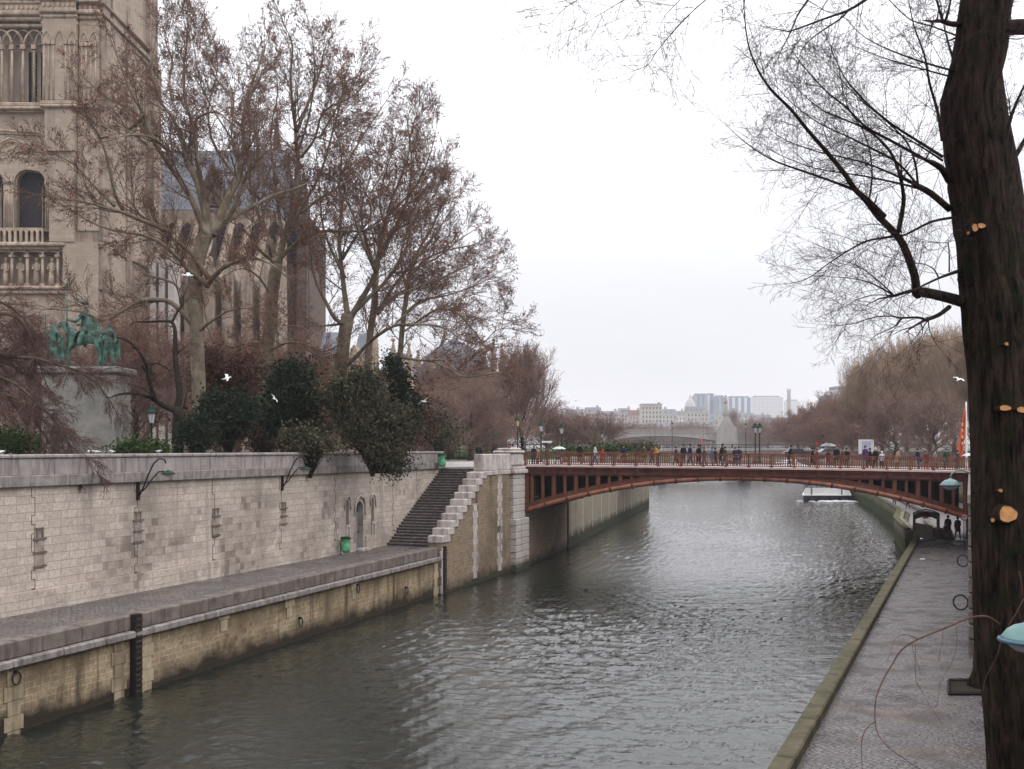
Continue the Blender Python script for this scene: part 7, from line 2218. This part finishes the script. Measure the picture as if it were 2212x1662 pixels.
mb.box(gx_(2024), gx_(2029), Yg-.1, Yg+.1, ZR, gz_(1111)); mb.box(gx_(1973), gx_(1977), Yg-.1, Yg+.1, ZR, gz_(1111)); mb.build('posts', M_gate, root)
mb = MB(); n = 20
mb.tube([(gx_(1998)+.24*math.cos(2*pi*k/n), Yg-.09, gz_(1113)+.24*math.sin(2*pi*k/n)) for k in range(n+1)], .05, 6)
mb.prism([(gx_(1998)+.12*math.cos(2*pi*k/n), gz_(1113)+.12*math.sin(2*pi*k/n)) for k in range(n)], Yg-.1, Yg-.06)
mb.build('round_badge', plain('faded_red_badge', (.42,.12,.12), .6), root)
mb = MB()
mb.prism([(gx_(1975), ZR), (gx_(2029), ZR), (gx_(2029), ZR+.3), (gx_(1995), ZR+.55), (gx_(1975), ZR+1.0)], Yg+.2, Yg+.35); mb.box(gx_(1975), gx_(1977)+.1, Yg-3.2, Yg+.2, ZR, ZR+1.1)
mb.build('side_panel', M_gate, root)
mb = MB(); mb.box(gx_(1980)+.2, gx_(2026), Yg-3.0, Yg+.15, ZR+.04, ZR+.07); mb.build('stair_shade_sheet', M_iron, root)  # flat black sheet on the paving, painted shade of the stair pit
mb = MB()
mb.tube([(gx_(2013), Yg-2.8, ZR), (gx_(2014), Yg-2.7, ZR+.35), (gx_(2017), Yg-2.2, ZR+.95)], [.22,.2,.14], 8); mb.tube([(gx_(2024), Yg-2.8, ZR), (gx_(2023), Yg-2.7, ZR+.35), (gx_(2021), Yg-2.2, ZR+.95)], [.22,.2,.14], 8)
mb.bevbox(gx_(2010), gx_(2030), Yg-2.5, Yg-.2, ZR, ZR+.75, .08)
mb.build('stone_block', M_coping, root)
# round prohibition sign behind the pole
q = px(2083, 1117, 72)
root = empty('round_sign', tuple(q), 'small round red-rimmed sign under the right end of the arch', 'sign')
mb = MB(); mb.prism([(q.x+.23*math.cos(2*pi*k/20), q.z+.23*math.sin(2*pi*k/20)) for k in range(20)], q.y, q.y+.03); mb.build('disc', plain('sign_white', (.6,.58,.56), .5), root)
mb = MB(); mb.tube([(q.x+.22*math.cos(2*pi*k/20), q.y-.01, q.z+.22*math.sin(2*pi*k/20)) for k in range(21)], .035, 6); mb.prism([(q.x-.1, q.z-.04),(q.x+.1,q.z-.04),(q.x+.1,q.z+.04),(q.x-.1,q.z+.04)], q.y-.01, q.y); mb.build('red_rim', cloth('red', CL['red']), root)
mb = MB(); mb.tube([(q.x, q.y+.05, ZR), (q.x, q.y+.05, q.z+.2)], .03, 6); mb.build('post', M_iron, root)
# litter on the quay
q = pz(1996, 1207, ZR+.08)
for x, y in ((2116,1549),(2106,1549)): pass
q = px(2552/1.2803, 1549/1.2803, 60)
q = pz(1993, 1210, ZR+.05)
mb = MB(); mb.box(q.x-.12, q.x+.12, q.y-.1, q.y+.1, ZR+.04, ZR+.14); tag(mb.build('litter', plain('white_paper', (.7,.7,.7), .7)), 'scrap of white litter lying on the right-hand quay', 'litter')

# ------------------------------------------------------------------ green rubbish bags on hoops
def bagbin(p, label):
    root = empty('rubbish_bag_stand', tuple(p), label, 'rubbish bin', 'green rubbish bags on hoops')
    mb = MB(); n = 14; prof = [(.17,.12),(.24,.3),(.23,.55),(.18,.7),(.25,.82),(.28,.88)]; vs = []; fs = []
    for r, z in prof:
        for k in range(n): a = 2*pi*k/n; w_ = 1+.10*math.sin(3*a+z*7)+.05*math.sin(7*a); vs.append((p.x+r*w_*math.cos(a), p.y+r*w_*math.sin(a), p.z+z))
    for i in range(len(prof)-1):
        for k in range(n): fs.append((i*n+k, i*n+(k+1)%n, (i+1)*n+(k+1)%n, (i+1)*n+k))
    fs.append(tuple(range(n-1,-1,-1))); mb.add(vs, fs, None, True); mb.build('bag', M_bin, root)
    mb = MB(); mb.tube([(p.x+.28*math.cos(2*pi*k/14), p.y+.28*math.sin(2*pi*k/14), p.z+.9) for k in range(15)], .025, 6); mb.tube([(p.x-.28, p.y+.05, p.z), (p.x-.28, p.y+.05, p.z+1.0)], .03, 6); mb.build('hoop_stand', M_green_iron, root)
    mb = MB(); mb.lathe([(.26, p.z+.93), (.24, p.z+.99), (.05, p.z+1.02)], p.x, p.y, 12); mb.build('lid', M_green_iron, root)
bagbin(pz(747, 1199, ZQ), 'green rubbish bag hanging on its hoop on the lower quay beside the small door')
p_ = px(955, 996, 71); p_.z = 7.12
bagbin(p_, 'green rubbish bag at the top of the stairs by the end of the wall')

# ------------------------------------------------------------------ garden railings, lawn, signs
fe = empty('garden_railings', (px(1020, 975, 122).x, 122, ZG), 'dark green iron garden railings with thin bars beyond the stair top', 'railings')
mb = MB(); x0 = px(895, 960, 122).x; x1 = px(1250, 960, 128).x; x = x0
while x < x1:
    mb.box(x-.02, x+.02, 121.98, 122.02, ZG, ZG+2.0); mb.prism([(x-.04, ZG+2.0),(x+.04, ZG+2.0),(x, ZG+2.16)], 121.99, 122.01); x += .2
mb.build('bars', M_green_iron, fe)
mb = MB(); mb.box(x0, x1, 121.96, 122.04, ZG+.25, ZG+.32); mb.box(x0, x1, 121.96, 122.04, ZG+1.75, ZG+1.82); mb.build('rails', M_green_iron, fe)
mb = MB(); mb.add([(x0,122.6,ZG+.03),(px(1400,975,150).x,122.6,ZG+.03),(px(1400,975,150).x,150,ZG+.9),(x0,150,ZG+.9)], [(0,1,2,3)])
tag(mb.build('lawn', M_grass), kind='structure')
mb = MB(); mb.add([(-75, 47.0, ZG+.03),(uwx(48)-1.2, 48, ZG+.03),(uwx(66)-1.2, 66, ZG+.03),(-9, 86, ZG+.03),(-9, 112, ZG+.03),(-75, 112, ZG+.03)], [(0,1,2,3,4,5)])
tag(mb.build('garden_soil', M_soil), kind='structure')
mb = MB(); mb.add([(-8.6,74,ZG+.035),(1.2,77,ZG+.035),(6,92,ZG+.035),(8,121,ZG+.035),(-8.6,121,ZG+.035)], [(0,1,2,3,4)])
tag(mb.build('pavement', plain('pale_pavement', (.40,.37,.35), .85, (.32,.295,.28), .8)), kind='structure')
def board(x, y0, y1, Y, w_, mat, name, label, post=True):
    c = px(x, (y0+y1)/2, Y); h = (y1-y0)*Y/F
    root = empty(name, (c.x, Y, ZG), label, 'sign')
    mb = MB(); mb.bevbox(c.x-w_/2, c.x+w_/2, Y-.04, Y+.04, c.z-h/2, c.z+h/2, .015); mb.build('panel', mat, root)
    if post: mb = MB(); mb.tube([(c.x, Y+.07, ZG), (c.x, Y+.07, c.z+h/2)], .035, 6); mb.build('post', M_iron, root)
    return root
M_sw = plain('sign_white_enamel', (.68,.67,.66), .5, (.6,.59,.58), 2)
M_si = plain('sign_ink', (.12,.12,.14), .6)
def inked(root, x, ys, Y, w_):
    mb = MB()
    for y in ys:
        c = px(x, y, Y-.05); mb.box(c.x-w_/2, c.x+w_/2, Y-.052, Y-.042, c.z-.03, c.z+.03)
    mb.build('lettering', M_si, root)
inked(board(992, 957, 963, 119, .55, M_sw, 'notice_board', 'upper white notice with an arched top on the garden railings'), 992, (960,), 119, .3)
inked(board(992, 966, 974.5, 119.1, .7, M_sw, 'notice_board', 'lower white notice on the garden railings'), 992, (968.5, 971.5), 119.1, .5)
board(1036, 957, 968, 117, .6, plain('sign_green', (.08,.30,.22), .5), 'notice_board', 'green notice panel beside the dark-clad person at the railings')
board(1065, 940, 944.5, 112, 1.4, plain('street_sign_green', (.03,.22,.15), .5), 'street_sign', 'long green street sign hanging in front of the grey trees')
kz = board(1871, 950, 981, 118, 1.7, M_sw, 'information_panel', 'tall white information panel behind the right part of the bridge', False)
mb = MB(); c = px(1871, 963, 118); mb.box(c.x-.5, c.x+.5, 117.94, 117.955, c.z-.55, c.z+.5); mb.build('poster', plain('pale_blue_poster', (.45,.48,.58), .6, (.38,.36,.5), 3), kz)
mb = MB(); mb.box(c.x-.95, c.x+.95, 117.9, 118.15, ZG, px(1871, 981, 118).z); mb.build('plinth', M_coping, kz)
board(1180, 953, 957, 118, 1.3, M_sw, 'notice_board', 'small white board left of the lamp by the pale umbrella')
# parked cars on the right bank
def car(x, Y, mat, label, rz=0):
    c = px(x, 960, Y)
    root = empty('parked_car', (c.x, Y, ZG-.15), label, 'car', 'cars parked on the right bank', rz=0)
    z = ZG-.15; X = c.x
    mb = MB(); mb.prism([(X-2.0,z+.35),(X+2.0,z+.35),(X+2.05,z+.75),(X+1.9,z+.9),(X+1.15,z+.98),(X+.7,z+1.4),(X-.9,z+1.42),(X-1.5,z+.98),(X-2.0,z+.9),(X-2.05,z+.6)], Y-.8, Y+.8); mb.build('body', mat, root)
    mb = MB(); mb.prism([(X+1.0,z+1.0),(X+.65,z+1.33),(X-.85,z+1.35),(X-1.3,z+1.0)], Y-.81, Y+.81); mb.build('windows', M_fwin, root)
    for dx in (-1.25, 1.25):
        for dy in (-.72, .72):
            w = MB(); w.prism([(X+dx+.32*math.cos(2*pi*k/16), z+.32+.32*math.sin(2*pi*k/16)) for k in range(16)], Y+dy-.1, Y+dy+.1); w.build('wheel', M_iron, root)
car(1792, 150, plain('silver_car_paint', (.25,.26,.28), .3, metal=.3), 'silver car parked behind the umbrella on the right bank')
car(1720, 170, plain('dark_car_paint', (.04,.04,.05), .3), 'dark car parked left of the silver one on the right bank')
# hedge line / dark street band on the right bank
fe2 = empty('quay_railing', (px(1700, 965, 175).x, 175, ZG), 'dark railing and parapet band along the right bank behind the bridge', 'railing')
mb = MB(); xa, xb = px(1640, 960, 176).x, px(2110, 960, 100).x
sweep(mb, [(px(1640,960,230).x,230),(px(1760,960,178).x,178),(px(1880,960,147).x,147),(50.8,113)], [(0,ZG-.2),(0,ZG+.95),(.3,ZG+.95),(.3,ZG-.2)]); mb.build('parapet', M_coping, fe2)

# ------------------------------------------------------------------ tour boat
Yb_ = 172
bx = lambda x: px(x, 1070, Yb_).x
SKB = (1786-1106)/F
MB_ = MB
class MBs(MB):
    def __init__(s): MB_.__init__(s, lambda a, b, c: (a+(b-Yb_)*SKB, b, c))
MB = MBs
root = empty('tour_boat', (bx(1786), Yb_, 0), 'white sightseeing boat with glass roof and dark blue hull, seen stern-on through the arch', 'boat')
X = bx(1786); hw = (bx(1838)-bx(1733))/2
mb = MB()
def section(w_, zb_, zt2): return [(-w_,zt2),(-w_*.97,zb_+.25),(-w_*.85,zb_),(w_*.85,zb_),(w_*.97,zb_+.25),(w_,zt2)]
ys_b = [(0,.97,1),(1.2,1,1),(18,1,1),(26,.75,1),(30,.2,1.1)]
vs = []; 
for dy, k, kz_ in ys_b:
    for a, z in section(hw*k, -.35, .85*kz_): vs.append((X+a, Yb_+dy, z))
fs = []
for i in range(len(ys_b)-1):
    for k in range(5): fs.append((i*6+k, i*6+k+1, (i+1)*6+k+1, (i+1)*6+k))
    fs.append((i*6+5, i*6, (i+1)*6, (i+1)*6+5))
fs.append((0,1,2,3,4,5)[::-1]); mb.add(vs, fs); mb.build('hull', plain('dark_blue_hull', (.025,.028,.055), .4), root)
mb = MB()
mb.prism([(X-hw*1.02, .80),(X+hw*1.02, .80),(X+hw*1.02, .93),(X-hw*1.02, .93)], Yb_-.15, Yb_+20)
mb.prism([(X-hw*.95, .93),(X+hw*.95, .93),(X+hw*.95, 1.5),(X+hw*.88, 2.0),(X-hw*.88, 2.0),(X-hw*.95, 1.5)], Yb_+.1, Yb_+.8)
mb.prism([(X-hw*.93, .78),(X-hw*.90, .78),(X-hw*.87, 1.75),(X-hw*.91, 1.5)], Yb_+.8, Yb_+19); mb.prism([(X+hw*.90, .78),(X+hw*.93, .78),(X+hw*.91, 1.5),(X+hw*.87, 1.75)], Yb_+.8, Yb_+19)
mb.build('superstructure', plain('white_boat_paint', (.86,.85,.84), .4, (.8,.79,.78), 1), root)
mb = MB(); mb.prism([(X-hw*.86, 1.75),(X+hw*.86, 1.75),(X+hw*.80, 2.45),(X-hw*.80, 2.45)], Yb_+.9, Yb_+18); mb.build('glass_canopy', plain('greenish_glass', (.30,.36,.36), .15, (.2,.25,.26), .8), root)
mb = MB()
for k in range(9): x = X-hw*.84+hw*1.68*k/8; mb.tube([(x, Yb_+.7, 1.72), (x*.97+X*.03, Yb_+.75, 2.5)], .04, 5)
mb.tube([(X-hw*.86, Yb_+.7, 2.5), (X+hw*.86, Yb_+.7, 2.5)], .05, 5)
for q in (-.62, .62): mb.box(X+hw*q-.08, X+hw*q+.08, Yb_+.02, Yb_+.09, .8, 2.1)
mb.build('canopy_frame', M_iron, root)
for k in range(5):
    mb = MB(); mb.box(X-hw*.8+k*hw*.42, X-hw*.8+k*hw*.42+.5, Yb_-.2, Yb_-.02, .1, .5); mb.build('fender', M_iron, root)
MB = MB_
for k in range(5):
    x = X-hw*.7+k*hw*.22+1.2
    person(x, Yb_+4+k % 2, .9, random.random()*6, 'stand', ('navy','black','blue','dgrey','red')[k], 'black', k % 3, ('passenger in navy, leftmost at the boat canopy','passenger in black, second from the left on the boat','passenger in blue in the middle of the boat','passenger in grey right of the blue-clad one on the boat','passenger in red, rightmost on the boat')[k], 'boat passengers', 1.7)
# stern wash
mb = MB(); r = random.Random(8)
for k in range(60):
    x = X+r.gauss(0, hw*.5); y = Yb_-1-r.random()*5; s = .12+.3*r.random()
    mb.ico((x, y, .02), s, 1.6, 1.2, .35, 6, 4)
tag(mb.build('wake_foam', plain('white_foam', (.7,.7,.7), .8)), kind='stuff')

# ------------------------------------------------------------------ gulls and pigeons
M_gull = plain('gull_white', (.7,.7,.7), .7, (.6,.6,.62), 4)
M_pig = plain('pigeon_grey', (.06,.06,.075), .7, (.035,.035,.045), 8)
def bird_body(mb, s, c=(0,0,0)):
    X, Y, Z = c
    mb.tube([(X-.5*s,Y,Z+.02*s),(X-.3*s,Y,Z),(X-.1*s,Y,Z),(X+.1*s,Y,Z+.01*s),(X+.25*s,Y,Z+.05*s),(X+.33*s,Y,Z+.08*s),(X+.39*s,Y,Z+.07*s),(X+.47*s,Y,Z+.05*s)], [.02*s,.05*s,.1*s,.11*s,.08*s,.065*s,.05*s,.008*s], 8)
def gull_fly(x, y, Y, span, tilt, label):
    mb = MB(); s = span/1.5
    bird_body(mb, s)
    for sg in (-1, 1):
        pts = [(.08,0,.03),(.14,.35*sg,.20),(.02,.75*sg,.14)]
        vs = [(.16*s,0,.05*s),(-.12*s,0,.04*s),(.20*s,.35*sg*s,.22*s),(-.05*s,.36*sg*s,.20*s),(.02*s,.78*sg*s,.12*s),(-.10*s,.74*sg*s,.10*s)]
        mb.add(vs+[(a,b_,c-.015*s) for a,b_,c in vs], [(0,1,3,2),(2,3,5,4),(6,8,9,7),(8,10,11,9),(0,2,8,6),(2,4,10,8),(1,7,9,3),(3,9,11,5)])
    o = mb.build('gull', M_gull); o.location = px(x, y, Y); o.rotation_euler = tilt
    tag(o, label, 'bird', 'gulls in flight')
gull_fly(405, 596, 45, 0.79, (.3,.1,.4), 'white gull flying across the mottled limbs of the largest plane tree')
gull_fly(490, 818, 48, 0.72, (.5,-.2,.3), 'white gull flying before the reddish shrub')
gull_fly(592, 862, 50, 0.5, (.8,.2,1.2), 'small white gull flying against the dark evergreen')
gull_fly(916, 868, 52, 0.72, (-.5,.1,1.0), 'white gull with raised wings right of the shaggy olive bush')
gull_fly(1243, 866, 120, 0.94, (.2,0,.9), 'pale gull in the open sky above the garden lamps')
gull_fly(2071, 821, 60, 0.72, (.35,-.3,.5), 'white gull gliding in front of the poplars left of the big trunk')
def perched(x, y, Y, s, mat, label, grp, name, rz):
    mb = MB(); bird_body(mb, s, (0,0,.22*s)); 
    for q in (-.05, .05): mb.tube([(0,q*s,.14*s),(.0,q*s,0)], .012*s, 4)
    mb.build
    o = mb.build(name, mat); p = px(x, y, Y); o.location = (p.x, p.y, p.z) if not isinstance(s, str) else p; o.rotation_euler = (0,0,rz)
    tag(o, label, 'bird', grp)
for i, (x, lab) in enumerate(((8,'gull standing on the parapet at the far left edge'),(200,'gull on the parapet below the statue, left one of the first pair'),(216,'gull on the parapet below the statue, right one of the first pair'),(251,'gull on the parapet left of the clipped hedge plant'),(351,'gull on the parapet nearest the leaning black tree'))):
    s_ = hit(T_up, x, 982)[0]; w_ = Vector(T_up(s_, -.2, 8.27))
    mb = MB(); bird_body(mb, .4, (0,0,.09))
    for q in (-.02,.02): mb.tube([(0,q,.06),(0,q,0)], .006, 4)
    o = mb.build('gull', M_gull); o.location = w_; o.rotation_euler = (0,0,.5+i*1.3); tag(o, 'white '+lab, 'bird', 'gulls standing on the parapet')
for i, (a, b_, Yp, lab) in enumerate(((1005,700,55.6,'leftmost of three on the upper bough'),(1075,698,55.6,'middle of three on the upper bough'),(1135,705,55.4,'rightmost of three on the upper bough'),(1005,990,53.8,'upper one on the leaning branch'),(1030,1068,53.9,'lower one on the leaning branch'),(1248,548,56,'highest one at the very top twig'),(900,1135,53,'left one low over the lamp'),(545,680,52,'one on the bough before the statue'),(1010,1175,54,'right one low over the lamp'))):
    x, y = z2(a, b_)
    mb = MB(); bird_body(mb, .42, (0,0,.08)); mb.tube([(0,0,.06),(0,0,-.05)], .01, 4)
    o = mb.build('pigeon', M_pig); o.location = px(x, y, Yp); o.rotation_euler = (0,-.5,i*1.1); tag(o, 'dark pigeon perched in the small black tree, '+lab, 'bird', 'pigeons in the small black tree')

# ------------------------------------------------------------------ sky, sun, haze
w = bpy.data.worlds.new('World'); SC.world = w; w.use_nodes = True
nt = w.node_tree; nt.nodes.clear()
out = nt.nodes.new('ShaderNodeOutputWorld'); bg = nt.nodes.new('ShaderNodeBackground'); nt.links.new(bg.outputs[0], out.inputs[0])
SUN_EL = math.radians(38); SUN_AZ = math.radians(120)
sky = nt.nodes.new('ShaderNodeTexSky'); sky.sky_type = 'NISHITA'; sky.sun_disc = False; sky.sun_elevation = SUN_EL; sky.sun_rotation = SUN_AZ; sky.dust_density = 3
tc = nt.nodes.new('ShaderNodeTexCoord'); sp = nt.nodes.new('ShaderNodeSeparateXYZ'); nt.links.new(tc.outputs['Generated'], sp.inputs[0])
# overcast luminance: dim at the horizon, about three times brighter overhead
ra = nt.nodes.new('ShaderNodeMapRange'); nt.links.new(sp.outputs[2], ra.inputs[0]); ra.inputs[1].default_value = 0; ra.inputs[2].default_value = .15; ra.inputs[3].default_value = SKY_H; ra.inputs[4].default_value = .95
rb = nt.nodes.new('ShaderNodeMapRange'); nt.links.new(sp.outputs[2], rb.inputs[0]); rb.inputs[1].default_value = .15; rb.inputs[2].default_value = 1; rb.inputs[3].default_value = 0; rb.inputs[4].default_value = SKY_Z-.95
mr = nt.nodes.new('ShaderNodeMath'); mr.operation = 'ADD'; nt.links.new(ra.outputs[0], mr.inputs[0]); nt.links.new(rb.outputs[0], mr.inputs[1])
mp = nt.nodes.new('ShaderNodeMapping'); mp.inputs['Scale'].default_value = (1,1,3.2); nt.links.new(tc.outputs['Generated'], mp.inputs['Vector'])
n1 = noise(nt, mp.outputs[0], 2.2, 5, .55)
cl = nt.nodes.new('ShaderNodeMapRange'); nt.links.new(n1, cl.inputs[0]); cl.inputs[1].default_value = .3; cl.inputs[2].default_value = .7; cl.inputs[3].default_value = .935; cl.inputs[4].default_value = 1.06
mu = nt.nodes.new('ShaderNodeMath'); mu.operation = 'MULTIPLY'; nt.links.new(mr.outputs[0], mu.inputs[0]); nt.links.new(cl.outputs[0], mu.inputs[1])
tint = ramp(nt, sp.outputs[2], 0, .5, (.935,.94,1.0), (.965,.965,1.0))
vm = nt.nodes.new('ShaderNodeVectorMath'); vm.operation = 'SCALE'; nt.links.new(tint, vm.inputs[0]); nt.links.new(mu.outputs[0], vm.inputs['Scale'])
sc2 = nt.nodes.new('ShaderNodeVectorMath'); sc2.operation = 'SCALE'; nt.links.new(sky.outputs[0], sc2.inputs[0]); sc2.inputs['Scale'].default_value = .006
ad = nt.nodes.new('ShaderNodeVectorMath'); ad.operation = 'ADD'; nt.links.new(vm.outputs[0], ad.inputs[0]); nt.links.new(sc2.outputs[0], ad.inputs[1])
nt.links.new(ad.outputs[0], bg.inputs['Color']); bg.inputs['Strength'].default_value = 1.0
sd = bpy.data.lights.new('sun', 'SUN'); sd.energy = .7; sd.angle = math.radians(40); sd.color = (1,.96,.9)
so_ = bpy.data.objects.new('sun', sd); COL.objects.link(so_)
dirv = Vector((math.sin(SUN_AZ)*math.cos(SUN_EL), math.cos(SUN_AZ)*math.cos(SUN_EL), math.sin(SUN_EL)))
so_.rotation_euler = dirv.to_track_quat('Z', 'Y').to_euler()
if HAZE:
    mb = MB(); mb.box(-3500, 3500, -200, 9500, -4.0, 190)
    m = bpy.data.materials.new('pale_haze'); m.use_nodes = True; nt = m.node_tree; nt.nodes.clear()
    out = nt.nodes.new('ShaderNodeOutputMaterial'); pv = nt.nodes.new('ShaderNodeVolumePrincipled')
    pv.inputs['Color'].default_value = (.93,.93,.96,1); pv.inputs['Density'].default_value = HAZE; pv.inputs['Anisotropy'].default_value = .2
    nt.links.new(pv.outputs[0], out.inputs['Volume'])
    tag(mb.build('haze', m), kind='stuff')
SC.view_settings.view_transform = 'Standard'; SC.view_settings.look = 'None'; SC.view_settings.exposure = 0; SC.view_settings.gamma = 1
SC.view_settings.use_curve_mapping = False
SC.cycles.max_bounces = 6; SC.cycles.diffuse_bounces = 3; SC.cycles.glossy_bounces = 3; SC.cycles.transmission_bounces = 2; SC.cycles.volume_bounces = 1
SC.cycles.volume_step_rate = 1; SC.cycles.caustics_reflective = False; SC.cycles.caustics_refractive = False
